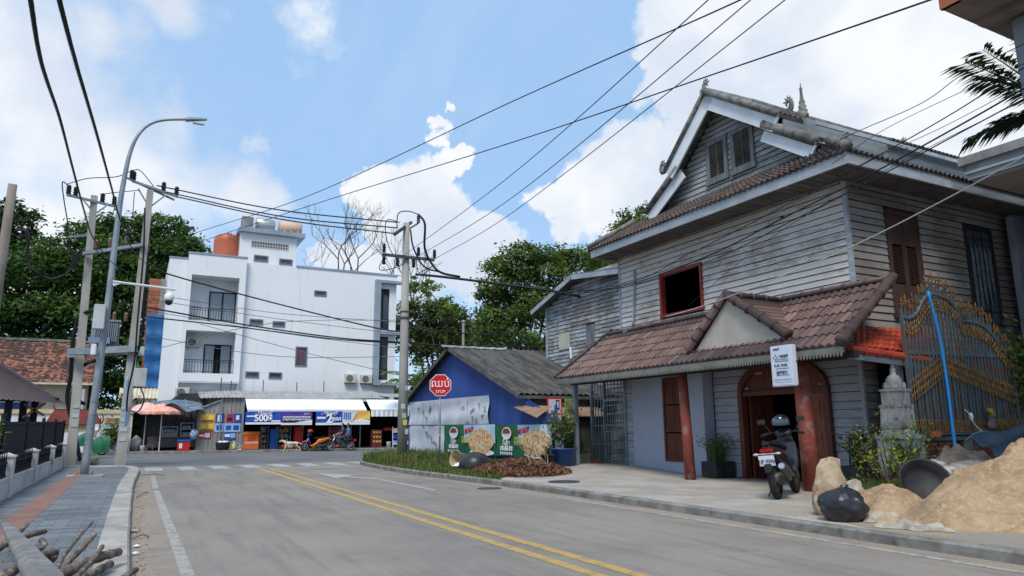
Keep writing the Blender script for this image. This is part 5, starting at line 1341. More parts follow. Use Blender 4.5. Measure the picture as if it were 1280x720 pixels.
def pcards(t,pt):
    g=MB()
    for i in range(9): u=.06+i*.1;g.face([pt(u,.34,.06),pt(u+.075,.34,.06),pt(u+.075,.62+.03*(i % 2),.06),pt(u,.62+.03*(i % 2),.06)])
    g.build('card_pictures',Mplw,t)
    g=MB()
    for i in range(9): u=.075+i*.1;g.face([pt(u,.42,.068),pt(u+.045,.42,.068),pt(u+.045,.56,.068),pt(u,.56,.068)])
    g.build('card_photo',Mchar,t)
    g=MB();g.face([pt(.1,.7,.06),pt(.5,.66,.06),pt(.62,.83,.06),pt(.05,.83,.06)]);g.build('dark_wedge',Mchar,t)
    g=MB();g.face([pt(.5,.8,.066),pt(1,.62,.066),pt(1,.85,.066),pt(.45,.85,.066)]);g.build('white_wedge',Mplw,t)
    text('ស្មាត',.16,Mwtxt,t,pt(.82,.15,.07),R_,U_)
def p2(t,pt):
    text('2',.85,Mwtxt,t,pt(.5,.56,.07),R_,U_,bold=.03);text('គុណ',.36,Mwtxt,t,pt(.77,.55,.07),R_,U_,bold=.01);text('អតិថិជនថ្មី',.27,Mwtxt,t,pt(.5,.17,.07),R_,U_,bold=.006)
    g=MB();g.face([pt(.04,.4,.06),pt(.36,.4,.06),pt(.36,.56,.06),pt(.04,.56,.06)]);g.build('info_strip',Mplw,t)
def porange(t,pt):
    g=MB();g.face([pt(.0,.05,.05),pt(.52,.05,.05),pt(.35,.84,.05),pt(.0,.84,.05)]);g.build('pale_field',mat('ad_pale',(.40,.52,.68),(.62,.66,.72),sc=3),t)
    g=MB();g.face([pt(.55,.62,.056),pt(.98,.12,.056),pt(1,.12,.056),pt(1,.62,.056)]);g.build('yellow_wedge',Mady,t)
    g=MB();g.face([pt(.3,.84,.06),pt(.62,.55,.06),pt(1,.7,.06),pt(1,.84,.06)]);g.build('white_wedge',Mplw,t)
    g=MB()
    for i in range(4):
        for j in range(4): g.face([pt(.04+.07*i,.12+.13*j,.065),pt(.09+.07*i,.12+.13*j,.065),pt(.09+.07*i,.21+.13*j,.065),pt(.04+.07*i,.21+.13*j,.065)])
    g.build('blue_chips',Madb,t)
shopbanner('shop_banner',6.8,9.1,1.85,2.72,'blue shop banner with big white 500 figure, leftmost under the awning',Madb,p500)
shopbanner('shop_banner',9.1,11.15,1.80,2.70,'purple shop banner with a row of small card pictures next to the 500 banner',Madp,pcards)
shopbanner('shop_banner',11.4,13.2,1.78,2.74,'blue shop banner with big white figure 2, above the motorbikes',Madb,p2)
shopbanner('shop_banner',13.2,15.1,1.80,2.76,'orange and yellow shop banner to the right of the figure 2 banner',Mado,porange)
# posters on the corrugated wall
def poster(x0,x1,z0,z1,m_,label,inner):
    t=thing('wall_poster',((x0+x1)/2,SY((x0+x1)/2)-.07,z0),label,'poster','posters on the corrugated shop wall')
    g=MB();Y0,Y1=SY(x0)-.06,SY(x1)-.06
    g.prism([(x0,Y0,z0),(x1,Y1,z0),(x1,Y1,z1),(x0,Y0,z1)],(0,-.012,0));g.build('sheet',m_,t)
    w=x1-x0;h=z1-z0
    for k,(nm,u0,u1,v0,v1,mm) in enumerate(inner):
        g=MB();a=x0+w*u0;b=x0+w*u1;g.prism([(a,SY(a)-.074,z0+h*v0),(b,SY(b)-.074,z0+h*v0),(b,SY(b)-.074,z0+h*v1),(a,SY(a)-.074,z0+h*v1)],(0,-.004-.003*k,0));g.build(nm,mm,t)
Mo=mat('poster_orange',(.72,.36,.08),(.62,.28,.06),sc=2);Mbl=mat('poster_pale_blue',(.35,.50,.68),(.25,.40,.60),sc=2)
card=lambda m1: [('picture',.12,.42,.3,.85,m1),('picture',.55,.9,.25,.8,m1),('caption',.1,.9,.08,.18,Mchar)]
poster(4.1,5.05,2.05,2.62,Mo,'orange poster, upper one of the two at the left edge of the corrugated wall',card(Mady))
poster(4.08,5.05,1.42,2.0,Mo,'orange poster, lower one of the two at the left edge of the corrugated wall',card(Mady))
poster(5.1,5.62,2.0,2.62,Madb,'narrow dark blue poster beside the orange posters',[('picture',.2,.7,.1,.85,Mplw)])
poster(5.75,6.25,2.0,2.62,Madr,'red poster near the top of the corrugated wall',[('picture',.15,.85,.15,.55,Mchar),('picture',.2,.8,.65,.9,Madb)])
poster(6.25,6.75,2.0,2.62,Madb,'blue poster at the top right end of the corrugated wall',[('picture',.3,.7,.3,.8,Mplw)])
poster(5.05,5.62,1.35,1.95,Mbl,'pale blue poster in the middle row beside the lower orange poster',[('picture',.2,.8,.2,.75,Madb)])
poster(5.68,6.72,1.35,1.95,Mbl,'wide pale blue poster with two round pictures in the middle row',[('picture',.08,.42,.2,.75,Madb),('picture',.55,.9,.2,.75,Madb)])
poster(4.05,4.85,.92,1.35,Madr,'small red and white poster low on the left of the corrugated wall',[('picture',.5,.9,.15,.85,Mplw),('caption',.05,.45,.3,.6,Mwtxt)])
poster(5.7,6.45,.80,1.3,Madb,'small blue and white poster low on the right of the corrugated wall',[('picture',.05,.5,.4,.8,Mplw),('picture',.55,.95,.3,.9,Mbl)])

# ---- goods in front and inside (each a thing)
def gp(x,y): return .128
def crate(x,y,z,w,d,h,m_,label,name='crate',cat='crate',group=None):
    t=MB();th=.03
    t.box(x-w/2,x+w/2,y-d/2,y+d/2,z,z+.03)
    t.box(x-w/2,x+w/2,y-d/2,y-d/2+th,z+.03,z+h);t.box(x-w/2,x+w/2,y+d/2-th,y+d/2,z+.03,z+h);t.box(x-w/2,x-w/2+th,y-d/2+th,y+d/2-th,z+.03,z+h);t.box(x+w/2-th,x+w/2,y-d/2+th,y+d/2-th,z+.03,z+h)
    for k in range(3): t.box(x-w/2-.012,x+w/2+.012,y-d/2-.012,y-d/2,z+h*(.2+.3*k),z+h*(.28+.3*k))
    return tag(t.build(name,m_),label,cat,group)
# orange cooler
c0=Vector((7.35,fy(7.35)+.75,.128))
t=thing('cooler_box',c0,'big orange cooler box with writing standing by the corrugated wall corner','cooler')
g=MB();g.box(c0.x-.5,c0.x+.5,c0.y-.3,c0.y+.3,.14,1.1);g.build('body',Morp,t,bevel=.04)
g=MB();g.box(c0.x-.53,c0.x+.53,c0.y-.33,c0.y+.33,1.1,1.35);g.build('lid',Morp,t,bevel=.04)
text('377',.34,mat('dark_red_ink',(.4,.02,.01)),t,(c0.x,c0.y-.315,.85),(1,0,0),(0,0,1),bold=.01);text('COLD DRINK',.15,Mwtxt,t,(c0.x,c0.y-.315,.6),(1,0,0),(0,0,1),bold=.004)
# black tub with ice
t=thing('black_tub',(5.55,fy(5.5)+.6,.13),'round black tub heaped with white bags beside the orange cooler','tub')
g=MB();g.lathe((5.55,fy(5.5)+.6,.13),[(.34,0),(.42,.1),(.47,.45),(.50,.52),(.46,.52),(.42,.3)],22);g.build('tub',Mpotb,t,True)
g=MB();[g.ball((5.55+.22*cos(k*1.3),fy(5.5)+.6+.2*sin(k*1.3),.66),.16,.15,.1,8,jit=.1,seed=k) for k in range(6)];g.build('white_bags',Mplw,t,True)
g=MB();g.lathe((6.25,fy(6.2)+.5,.13),[(.1,0),(.15,.1),(.14,.32),(.05,.5),(.03,.62)],12);tag(g.build('yellow_bag',mat('lime_plastic',(.45,.55,.15),rough=.4),None,True),'small lime plastic bag standing next to the black tub','bag')
t=thing('small_fan',(6.6,fy(6.6)+.45,.13),'small pale wheel shaped fan lying by the kerb next to the lime bag','fan')
g=MB();g.tube([(6.6+.22*cos(a),fy(6.6)+.45,.38+.22*sin(a)) for a in [2*pi*i/16 for i in range(17)]],.03,6);g.build('rim',Mgalv,t)
g=MB()
for k in range(4): g.bar((6.6,fy(6.6)+.45,.38),(6.6+.2*cos(k*1.57+.4),fy(6.6)+.45,.38+.2*sin(k*1.57+.4)),.05,.02)
g.box(6.5,6.7,fy(6.6)+.4,fy(6.6)+.5,.13,.18);g.build('blade',Mplw,t)
# red picnic cooler in front of the market stall
t=thing('cooler_box',(3.1,fy(3)+.4,.13),'small red cooler box with blue lid in front of the food stall','cooler')
g=MB();g.box(2.72,3.48,fy(3)+.2,fy(3)+.65,.14,.72);g.build('body',Mredp,t,bevel=.03);g=MB();g.box(2.69,3.51,fy(3)+.17,fy(3)+.68,.72,.86);g.build('lid',Mbluep,t,bevel=.02);g=MB();g.box(2.82,3.0,fy(3)+.19,fy(3)+.2,.3,.62);g.build('label',Mplw,t)
# market umbrella
def umbrella(c,r_,z,m_,label,rib=10,tilt=0,wav=.08):
    t=thing('market_umbrella',(c[0],c[1],.13),label,'umbrella');g=MB();n=rib*4
    def f(u,v):
        a=2*pi*u;rr=r_*v*(1-wav*.5*abs(sin(a*rib/2))*v);return (c[0]+rr*cos(a),c[1]+rr*sin(a),z+.55*(1-v**1.7)-wav*.3*v*abs(cos(a*rib/2))+tilt*rr*cos(a))
    grid(f,n,8,g);g.build('canopy',m_,t,True)
    g=MB()
    for k in range(n):
        a=2*pi*k/n;b=2*pi*(k+1)/n;P=V3(f(k/n,1));Q=V3(f((k+1)/n,1));g.face([P,Q,Q-Vector((0,0,.18)),P-Vector((0,0,.15+.04*(k % 2)))])
    g.build('valance',m_,t)
    g=MB();g.tube([(c[0],c[1],.1),(c[0],c[1],z+.6)],.035,8);g.build('pole',Mplw,t)
    g=MB()
    for k in range(rib): a=2*pi*(k+.5)/rib;g.tube([(c[0],c[1],z+.1),(c[0]+r_*.55*cos(a),c[1]+r_*.55*sin(a),z+.32)],.012,4)
    g.build('ribs',Mgalv,t)
umbrella((1.65,fy(1.6)+1.0),1.35,2.75,Mumb,'faded orange market umbrella over the dark food stall')
umbrella((.7,fy(.5)+1.9),1.2,2.85,mat('pink_umbrella',(.66,.38,.34),(.72,.50,.46),sc=3),'pale pink umbrella half hidden behind the faded orange one')
# grey tarp over stall
g=MB()
def tf(u,v): x=.6+3.6*u;return (x,54.3-.2*x+2.0*v,3.35+.25*sin(u*3)-.55*(1-v)*(1+.5*sin(u*11))-.3*max(0,u-.8)*5*(1-v))
grid(tf,50,16,g);tag(g.build('tarp',Mtarpb,None,True),'ragged grey blue tarp stretched over the food stall','tarp')
g=MB();g.bar((1.0,fy(1)+1.0,3.5),(2.3,fy(2)+.8,2.7),.06);g.bar((3.0,fy(3)+.8,3.6),(3.2,fy(3)+.7,2.4),.06)
tag(g.build('tarp_prop',Mgalv),'pale leaning prop under the ragged tarp','prop')
# food stall: table with glass cases
t=thing('food_stall',(2.6,fy(2.6)+1.7,.13),'dark food stall table with two small glass display cases under the tarp','stall')
Y_=fy(2.6)+1.6
g=MB();g.box(.9,4.0,Y_,Y_+.9,1.0,1.06);g.build('table_top',mat('stall_wood',(.14,.09,.06)),t)
for x in (.95,3.9): 
    for y in (Y_+.05,Y_+.8): g=MB();g.box(x-.03,x+.03,y-.03,y+.03,.13,1.0);g.build('leg',Mdkst,t)
for (x0,x1,z1) in ((1.75,2.75,1.75),(2.9,3.75,2.0)):
    g=MB();y0=Y_+.1;y1=Y_+.6;e=.05
    for x in (x0,x1-e):
        for y in (y0,y1-e): g.box(x,x+e,y,y+e,1.06,z1)
    for z in (1.06,z1-e,(1.06+z1)/2): g.box(x0+e,x1-e,y0,y0+e,z,z+e);g.box(x0+e,x1-e,y1-e,y1,z,z+e)
    f=g.build('display_case',Mgalv,t);g=MB();g.box(x0+.06,x1-.06,y0+.1,y1-.1,1.1,1.35);g.box(x0+.15,x1-.2,y0+.1,y1-.1,(1.06+z1)/2+.06,z1-.2);g.build('food',mat('food_mix',(.35,.30,.26),(.14,.12,.10),sc=9),f)
g=MB();g.box(.9,3.9,Y_-.02,Y_,.35,.98);g.build('front_cloth',mat('dark_cloth',(.05,.05,.06),(.09,.07,.06),sc=4),t)
for k,(x,dy,m_,lab) in enumerate(((-.2,.9,Mpotb,'dark covered bundle at the left end of the food stall'),(.25,.6,mat('grey_cloth',(.22,.22,.23),(.12,.12,.13),sc=3),'grey cloth covered bundle standing left of the umbrella pole'))):
    g=MB();g.ball((x,fy(x)+dy+.6,.6),.36,.3,.55,12,jit=.12,seed=k);tag(g.build('covered_bundle',m_,None,True),lab,'bundle')
g=MB();g.lathe((.65,fy(.65)+.5,.13),[(.14,0),(.17,.35),(.18,.37),(.14,.36)],14);tag(g.build('paint_bucket',Mplw,None,True),'white bucket on the pavement left of the umbrella pole','bucket')
def stool(x,y,m_,label):
    t=thing('plastic_stool',(x,y,.13),label,'stool')
    g=MB();g.box(x-.2,x+.2,y-.18,y+.18,.53,.58);g.build('seat',m_,t,bevel=.015)
    for a in (-1,1):
        for b in (-1,1): g=MB();g.bar((x+a*.2,y+b*.18,.13),(x+a*.15,y+b*.13,.53),.045);g.build('leg',m_,t)
stool(-.45,fy(-.4)+.35,Mredp,'red plastic stool standing on the far kerb near the concrete pole');stool(1.05,fy(1)+.5,mat('wood_stool',(.16,.09,.06)),'low brown stool under the orange umbrella')
g=MB();g.ball((3.75,fy(3.7)+1.3,1.2),.3,.28,.35,10,jit=.15,seed=4);tag(g.build('blue_bundle',mat('blue_white',(.05,.15,.45),(.5,.55,.6),sc=8),None,True),'blue and white bundle hanging beside the display case','bundle')
# shelves with goods inside the shops
def shelf(x0,x1,label,cols,z1=1.7,seed=0):
    rg=random.Random(seed);xm=(x0+x1)/2;Y_=SY(xm)-.2;t=thing('shop_shelf',(xm,Y_,.13),label,'shelf','goods shelves in the open shops')
    g=MB()
    for x in (x0,x1-.04): g.box(x,x+.04,Y_,Y_+.4,.13,z1)
    nz=5
    for k in range(nz): z=.2+(z1-.25)*k/(nz-1);g.box(x0+.04,x1-.04,Y_,Y_+.4,z,z+.03)
    g.build('frame',Mgalv,t)
    for k in range(nz-1):
        z=.23+(z1-.25)*k/(nz-1);g=MB();x=x0+.07
        while x < x1-.2:
            w=rg.uniform(.07,.16);h=rg.uniform(.15,.3);g.box(x,x+w,Y_+.03,Y_+.3,z,z+h,rg.randrange(len(cols)));x += w+rg.uniform(.01,.04)
        g.build('packets',cols,t)
mixc=[mat('pk_a',(.40,.06,.05)),mat('pk_b',(.05,.16,.35)),mat('pk_c',(.45,.42,.38)),mat('pk_d',(.08,.20,.10)),mat('pk_e',(.45,.25,.06))]
shelf(9.1,10.1,'shelf of mixed packets below the purple banner',mixc,1.7,1);shelf(12.7,14.3,'wide rack of snacks and packets behind the motorcycle riders',mixc+[Mredp],1.65,2)
shelf(8.1,8.6,'narrow shelf of green and brown packets beside the blue drawers',[mixc[3],Mcorg,mixc[4]],1.7,3)
for k in range(7): crate(8.95-.05,SY(8.9)-.5,.13+k*.2,.5,.35,.19,Mbluep,'blue drawer crate, number %s from the ground in the blue stack below the 500 banner' % ['first','second','third','fourth','fifth','sixth','seventh'][k],'crate','crate','stacked blue crates') if k < 7 else None
for k in range(6): crate(10.55,SY(10.5)-.35,.13+k*.26,.55,.4,.24,Mredp,'red plastic crate, %s from the ground in the red stack behind the dog' % ['first','second','third','fourth','fifth','sixth'][k],'crate','crate','stacked red crates')
for k in range(4): crate(16.0,SY(16)-.35,.13+k*.33,.75,.4,.31,mat('crate_maroon',(.30,.05,.05),(.22,.04,.04),sc=4),'dark red crate, %s from the ground in the stack right of the riders' % ['first','second','third','fourth'][k],'crate','crate','stacked dark red crates')
g=MB()
for (i,j) in [(i,j) for i in range(3) for j in range(3)]: g.box(15.7+i*.22,15.85+i*.22,SY(16)-.58,SY(16)-.56,.5+j*.33,.65+j*.33)
tag(g.build('price_cards',Mady),'yellow price cards fixed on the front of the dark red crates','cards')
def rack(x,label,m1,m2,seed):
    Y_=SY(x)-1.2;t=thing('display_rack',(x,Y_,.13),label,'rack','white display racks by the utility pole')
    g=MB()
    for sx_ in (-.42,.42): g.bar((x+sx_,Y_,.13),(x+sx_,Y_+.2,1.65),.04)
    g.build('frame',Mplw,t)
    for k in range(3): g=MB();z=.35+k*.43;g.obox((x,Y_-.02+.05*k,z+.16),(1,0,0),(0,1,.15),(0,0,1),.4,.015,.15);g.obox((x,Y_-.12+.05*k,z),(1,0,0),(0,1,0),(0,0,1),.42,.1,.015);g.build('magazine_row',[m1,m2,mixc[2]][k % 3],t)
rack(17.35,'white display rack with blue papers, left one of the pair by the pole',Mbl,Madb,1);rack(18.3,'white display rack with red and pale papers nearest the utility pole',Mplw,Mredp,2)
g=MB();g.box(16.55,17.1,SY(16.8)-.4,SY(16.8),1.35,1.55);tag(g.build('red_tray',Mredp),'red tray on a shelf between dark crates and display racks','tray')
g=MB();g.lathe((16.75,SY(16.7)-.9,.13),[(.16,0),(.18,.4),(.19,.42),(.15,.41)],14);tag(g.build('white_pail',Mplw,None,True),'white pail on the pavement left of the display racks','bucket')
for (x,z,m_,lab) in ((9.6,.2,Mredp,'red basin under the packet shelf near the dog'),(10.0,.2,mixc[2],'pale bag under the packet shelf near the dog'),(11.6,.2,mixc[4],'brown sack behind the parked orange scooter')):
    g=MB();g.ball((x,SY(x)-.75,.3),.26,.2,.17,10,jit=.06,seed=int(x));tag(g.build('goods_bag',m_,None,True),lab,'bag')

# ================================================================== TEMPLE SIDE
TP=thing('temple_hall',(-8,64,.1),'low cream hall with old dark and orange clay tile roof behind the boundary wall','building')
g=MB()
def tr(u,v): return (-30+27.2*u,64-.0+6*v,5.1+3.75*v+.035*sin(u*27.2*2*pi/.5))
grid(tr,320,20,g);g.build('tiled_roof',Mtemple,TP)
g=MB();g.box(-30,-2.7,69.8,70.3,8.8,9.0);g.prism([(-2.8,64,5.0),(-2.8,70,8.8),(-2.8,76,5.0)],(-.1,0,0));g.build('ridge',Mcem,TP)
g=MB();g.box(-30,-3.4,65.2,65.4,.1,5.2);g.box(-30,-2.9,63.95,64.1,4.95,5.1);g.build('cream_wall',Mcreamw,TP)
g=MB();g.box(-7.5,-6.4,65.1,65.2,3.2,4.3);g.box(-4.6,-4.2,65.1,65.2,2.8,4.4);g.build('window',Mglass,TP)
g=MB();g.box(-4.0,-3.5,63.0,64.6,.1,4.6);tag(g.build('white_pillar',Mfwall),'white pillar partly hidden behind the leaning lamp post','pillar')
BW=thing('boundary_wall',(-6,55,.1),'long white boundary wall with cream coping and slot openings across the street','wall')
g=MB();slots=[(x,x+.22,1.0,1.75) for x in [-9.2+.42*i for i in range(4)]]+[(x,x+.22,1.0,1.75) for x in [-2.75+.42*i for i in range(6)]]
wallholes(g,'Y',55.2,.2,-30,-.1,.05,2.62,slots);g.build('white_wall',mat('boundary_white',(.70,.70,.71),(.62,.62,.62),sc=1,col3=(.38,.36,.33),sc3=1.3,lo3=.6,hi3=.78,st3=(1,1,.5)),BW)
g=MB();g.box(-30,-.05,55.1,55.5,2.62,2.88);g.build('coping',Mcream,BW)
for x in (-9.1,-1.75): g=MB();g.box(x,x+1.45,55.12,55.2,2.0,2.4);f=g.build('cream_plaque',Mcream,BW);g=MB();g.box(x+.15,x+1.3,55.1,55.12,2.08,2.32);g.build('brown_panel',Mtin,f)
g=MB();g.box(-8.95,-7.4,65.0,65.1,2.9,3.6);tag(g.build('blue_board',Mink),'dark blue board above the boundary wall at the far left','board')
# red spirit house roof
t=thing('spirit_house',(-4.6,46,2.0),'small dark red spirit house roof with pointed corners behind the black fence','shrine')
c_=at(93,522,Y=46);sx_=2.6
g=MB();g.prism([(c_.x-1.3,45.4,c_.z-.35),(c_.x+1.3,45.4,c_.z-.35),(c_.x+.95,46,c_.z+.45),(c_.x-.95,46,c_.z+.45)],(0,.05,0));g.prism([(c_.x-1.3,46.6,c_.z-.35),(c_.x+1.3,46.6,c_.z-.35),(c_.x+.95,46,c_.z+.45),(c_.x-.95,46,c_.z+.45)],(0,-.05,0));g.build('roof',mat('maroon',(.17,.03,.03),(.12,.025,.025),sc=3),t)
g=MB()
for sx_,sz in ((-1.3,-.3),(1.3,-.3),(-.95,.45),(.95,.45)): g.tube(catmull([(c_.x+sx_,46,c_.z+sz),(c_.x+sx_*1.08,46,c_.z+sz+.2),(c_.x+sx_*1.03,46,c_.z+sz+.42)],4),[.06,.05,.045,.04,.035,.03,.025,.02,.012],6)
g.build('roof_horn',Mredf,t)
g=MB();g.box(c_.x-.8,c_.x+.8,45.6,46.4,c_.z-.8,c_.z-.35);g.cyl((c_.x,46,.05),.2,c_.z-.85,12);g.build('shrine_body',Mcream,t)
# pavilion with purple corrugated roof
t=thing('pavilion',(-6,34,.1),'open pavilion with sloping purple brown corrugated roof behind the fence','pavilion')
PX=-3.2
q0=at(77,505,Y=38);q1=at(0,491,Y=28)
pA=q0;pB=at(0,455,Y=38);
g=MB();E0=Vector((q0.x,38,q0.z));E1=Vector((-4.2,27,3.0));T0=Vector((-9.5,38.5,5.9));T1=Vector((-9.5,27,5.9))
E0=at(77,504,Y=38);E1=at(-20,497,Y=30)
Tm=at(0,454,Y=38)
g=MB();corr(g,E0,at(-60,495,Y=36),Tm+Vector((-4,0,2)),Tm+Vector((-.6,.3,.3)),.2,.03);g.build('roof_sheet',Mpavil,t)
g=MB();ribbed(g,E0,Tm+Vector((-.6,.3,.3)),Tm+Vector((-.6,6,.3)),E0+Vector((0,6,0)),.3,.03);g.build('rear_roof_sheet',Mpavil,t)
for (px_,Y_) in ((6,37.5),(25,38.5),(39,39.5)):
    b_=at(px_,540,Y=Y_);tp=at(px_+2,498,Y=Y_);g=MB();g.box(b_.x-.13,b_.x+.13,Y_,Y_+.26,.05,tp.z+.1);g.build('post',Mblackm,t)
g=MB();a_=at(30,505,Y=38.3);g.bar(a_,a_+Vector((.8,0,-.5)),.1);g.bar(a_+Vector((0,0,-.6)),a_+Vector((.8,0,.05)),.1);g.build('brace',Mcorg,t)
g=MB();tpz=at(25,500,Y=38.5).z;g.box(-8.5,E0.x-.15,38.4,38.6,tpz-.05,tpz+.12);g.build('beam',Mblackm,t)
# ---- white low wall with fence
FW=thing('fence_wall',(-2.4,25,.1),'low white wall with square posts and black iron pickets beside the paved sidewalk','fence')
FX=-2.36
g=MB();g.box(FX-.16,FX,8,34.6,.1,.52);g.box(FX-.2,FX+.02,8,34.6,.52,.56);g.build('low_wall',Mfwall,FW)
fys=[19.75,24.3,29.2,33.9];fys=[10.8,15.2]+fys
for y in fys:
    g=MB();g.box(FX-.22,FX+.05,y-.16,y+.16,.1,1.0);g.box(FX-.25,FX+.08,y-.19,y+.19,1.0,1.04);g.prism([(FX-.25,y-.19,1.04),(FX+.08,y-.19,1.04),(FX-.08,y,1.1)],(0,.01,0));g.build('wall_post',Mfwall,FW)
for a,b in zip(fys,fys[1:]):
    g=MB();g.box(FX-.1,FX-.06,a+.16,b-.16,.86,.9);g.box(FX-.1,FX-.06,a+.16,b-.16,.58,.62);n=13
    for i in range(n):
        y=a+.3+(b-a-.6)*i/(n-1);g.box(FX-.1,FX-.06,y-.02,y+.02,.56,1.0)
        g.prism([(FX-.08,y-.045,.97),(FX-.08,y+.045,.97),(FX-.08,y,1.1)],(.015,0,0));g.prism([(FX-.08,y-.04,.78),(FX-.08,y,.72),(FX-.08,y+.04,.78),(FX-.08,y,.84)],(.015,0,0))
    g.build('iron_pickets',Mfence,FW)
t=thing('black_fence',(-3.1,28,.1),'tall solid black iron fence with horizontal top rail behind the low white wall','fence')
bx=-2.85
g=MB()
n=150
for i in range(n): y=17.5+(39-17.5)*i/n;g.box(bx-.012,bx+.012,y,y+.10,.75,1.78+.005*(y-20)*1.6)
g.build('panel',Mfence,t)
g=MB();g.bar((bx,17,1.72),(bx,39,1.92),.06,.07);g.bar((bx+.03,17,.8),(bx+.03,39,.8),.05,.06);g.build('rail',Mfence,t)
g=MB()
for y in (17.2,21.5,26,30.5,35,39): g.box(bx-.05,bx+.05,y-.05,y+.05,.1,2.0)
g.build_each('post',Mfence,t)
# covered motorbike
c_=at(115,562,Z=.13);c_=Vector((at(112,563,Y=52).x,52,0))
t=thing('covered_motorbike',(c_.x,52.5,.05),'motorbike under a green cover parked in front of the white boundary wall','motorbike')
xl=at(93,560,Y=52.5).x;xr_=at(137,560,Y=52.5).x
g=MB();n=26
def cov(u,v):
    x=xl+.1+(xr_-xl-.1)*u;top=1.15+.28*math.exp(-((u-.22)/.12)**2)-.12*math.exp(-((u-.5)/.15)**2)+.05*sin(u*22);a=-pi/2+pi*v;w=.36+.05*sin(u*19+v*4)
    zlow=.45+.12*sin(u*9) if u < .5 else .15
    return (x,52.5+w*sin(a),zlow+(top-zlow)*max(0,cos(a))**.6)
grid(cov,n*2,14,g);g.build('green_cover',Mcovergreen,t,True)
for x in (xl+.35,xr_-.4):
    g=MB();g.tube([(x+.3*cos(a),52.5,.33+.3*sin(a)) for a in [2*pi*i/20 for i in range(21)]],.05,7);g.build('wheel',Mrub,t,True)

# ================================================================== POLES
def insulator(g,p,h=.3,r=.075,down=False):
    s=-1 if down else 1;p=V3(p);g.lathe(p-Vector((0,0,h if down else 0)),[(r*.4,0),(r,.03),(r*.7,h*.25),(r,h*.3),(r*.7,h*.5),(r,h*.55),(r*.7,h*.75),(r,h*.8),(r*.45,h)],8)
def pole(name,base,top,r0_,r1_,label,m_=Mpole,n=12,square=False):
    t=thing(name,base,label,'utility pole' if name == 'utility_pole' else 'pole');g=MB();b=V3(base);tp=V3(top)
    if square:
        for k in range(1): 
            vs=[]
            for p,r_ in ((b,r0_),(tp,r1_)): vs += [p+Vector((-r_,-r_,0)),p+Vector((r_,-r_,0)),p+Vector((r_,r_,0)),p+Vector((-r_,r_,0))]
            g.hexa(vs)
    else: g.tube([b,b.lerp(tp,.5),tp],[r0_,(r0_+r1_)/2,r1_],n)
    g.build('shaft',m_,t,not square);return t
# left pair (transformer platform poles)
YL1,YL2=36.0,34.9
b1_,t1_=at(88,581,Y=YL1),at(118,245,Y=YL1);b2_,t2_=at(150,581,Y=YL2),at(188,238,Y=YL2)
b1_.z=.05;b2_.z=.05
PL1=pole('utility_pole',b1_,t1_,.185,.13,'concrete utility pole left of the leaning lamp post carrying the transformer platform',square=True)
PL2=pole('utility_pole',b2_,t2_,.21,.135,'concrete utility pole with blue pipe at the left sidewalk corner',square=True)
def arm(P,a,b,ins,w=.1,m_=Mgalv,down=False,name='crossarm'):
    g=MB();g.bar(a,b,w);o=g.build(name,m_,P)
    for u in ins: g=MB();p=V3(a).lerp(V3(b),u);insulator(g,p+Vector((0,0,.05)),.42,.11,down);g.build('insulator',Mblack,o,True)
    return o
aL=(at(84,238,Y=YL1-.6),at(150,262,Y=YL1+1.0));arm(PL1,aL[0]-Vector((0,0,.2)),at(144,258,Y=YL1+.2),(.03,.17,.72,.97))
arm(PL2,at(165,226,Y=YL2-.2),at(222,246,Y=YL2+.2),(.03,.68,.97));arm(PL2,at(158,222,Y=YL2-.35),at(218,250,Y=YL2+.4)-Vector((0,0,.0)),(.1,),.08)
g=MB();g.bar(at(104,250,Y=YL1),at(114,262,Y=YL1),.06);g.bar(at(136,255,Y=YL1),at(121,266,Y=YL1),.06);g.build('arm_brace',Mgalv,PL1)
g=MB();g.bar(at(173,236,Y=YL2),at(184,255,Y=YL2),.06);g.bar(at(207,244,Y=YL2),at(190,257,Y=YL2),.06);g.build('arm_brace',Mgalv,PL2)
# lower beams between the two poles
g=MB();g.bar(at(104,317,Y=YL1-.3),at(180,306,Y=YL2-.3),.18,.14);o=g.build('connecting_beam',Mgalv,PL1)
for px_ in (120,137,157): g=MB();insulator(g,at(px_,313-(px_-104)*.14,Y=35.3),.4,.09);g.build('fuse_holder',Mtin,o,True)
g=MB();g.bar(at(86,296,Y=YL1-.3),at(110,294,Y=YL1),.1);g.build('side_arm',Mgalv,PL1)
g=MB();g.bar(at(86,440,Y=YL1-.45),at(172,436,Y=YL2-.45),.3,.28);g.bar(at(86,444,Y=YL1+.4),at(172,439,Y=YL2+.4),.25,.22);g.build('platform_beam',Mgalv,PL1)
# transformer
tc_=at(133,418,Y=35.5);TF=thing('transformer',(tc_.x,35.5,tc_.z-.7),'grey finned transformer mounted between the two concrete poles','transformer')
x0,x1=at(109,418,Y=35.4).x,at(155,418,Y=35.4).x;z0=at(133,433,Y=35.4).z;z1=at(133,403,Y=35.4).z
g=MB();g.box(x0+.15,x1-.2,35.1,35.8,z0,z1);g.box(x0+.1,x1-.15,35.0,35.9,z1,z1+.08);g.build('tank',mat('transf_grey',(.24,.27,.31),(.18,.21,.24),sc=2,rough=.5),TF)
g=MB()
for k in range(12): g.box(x0+.3+k*(x1-x0-.6)/11,x0+.34+k*(x1-x0-.6)/11,34.8,35.1,z0+.15,z1-.1)
g.build('cooling_fins',mat('transf_grey',None),TF)
for k in range(3): g=MB();insulator(g,(x0+.5+k*.45,35.4,z1+.08),.4,.09);g.build('bushing',Mtin,TF,True)
g=MB();a_=at(112,424,Y=34.7);g.box(a_.x-.05,a_.x+.75,34.7,34.78,a_.z-.15,a_.z+.1);g.build('name_plate',mat('plate_blue',(.18,.25,.36)),TF)
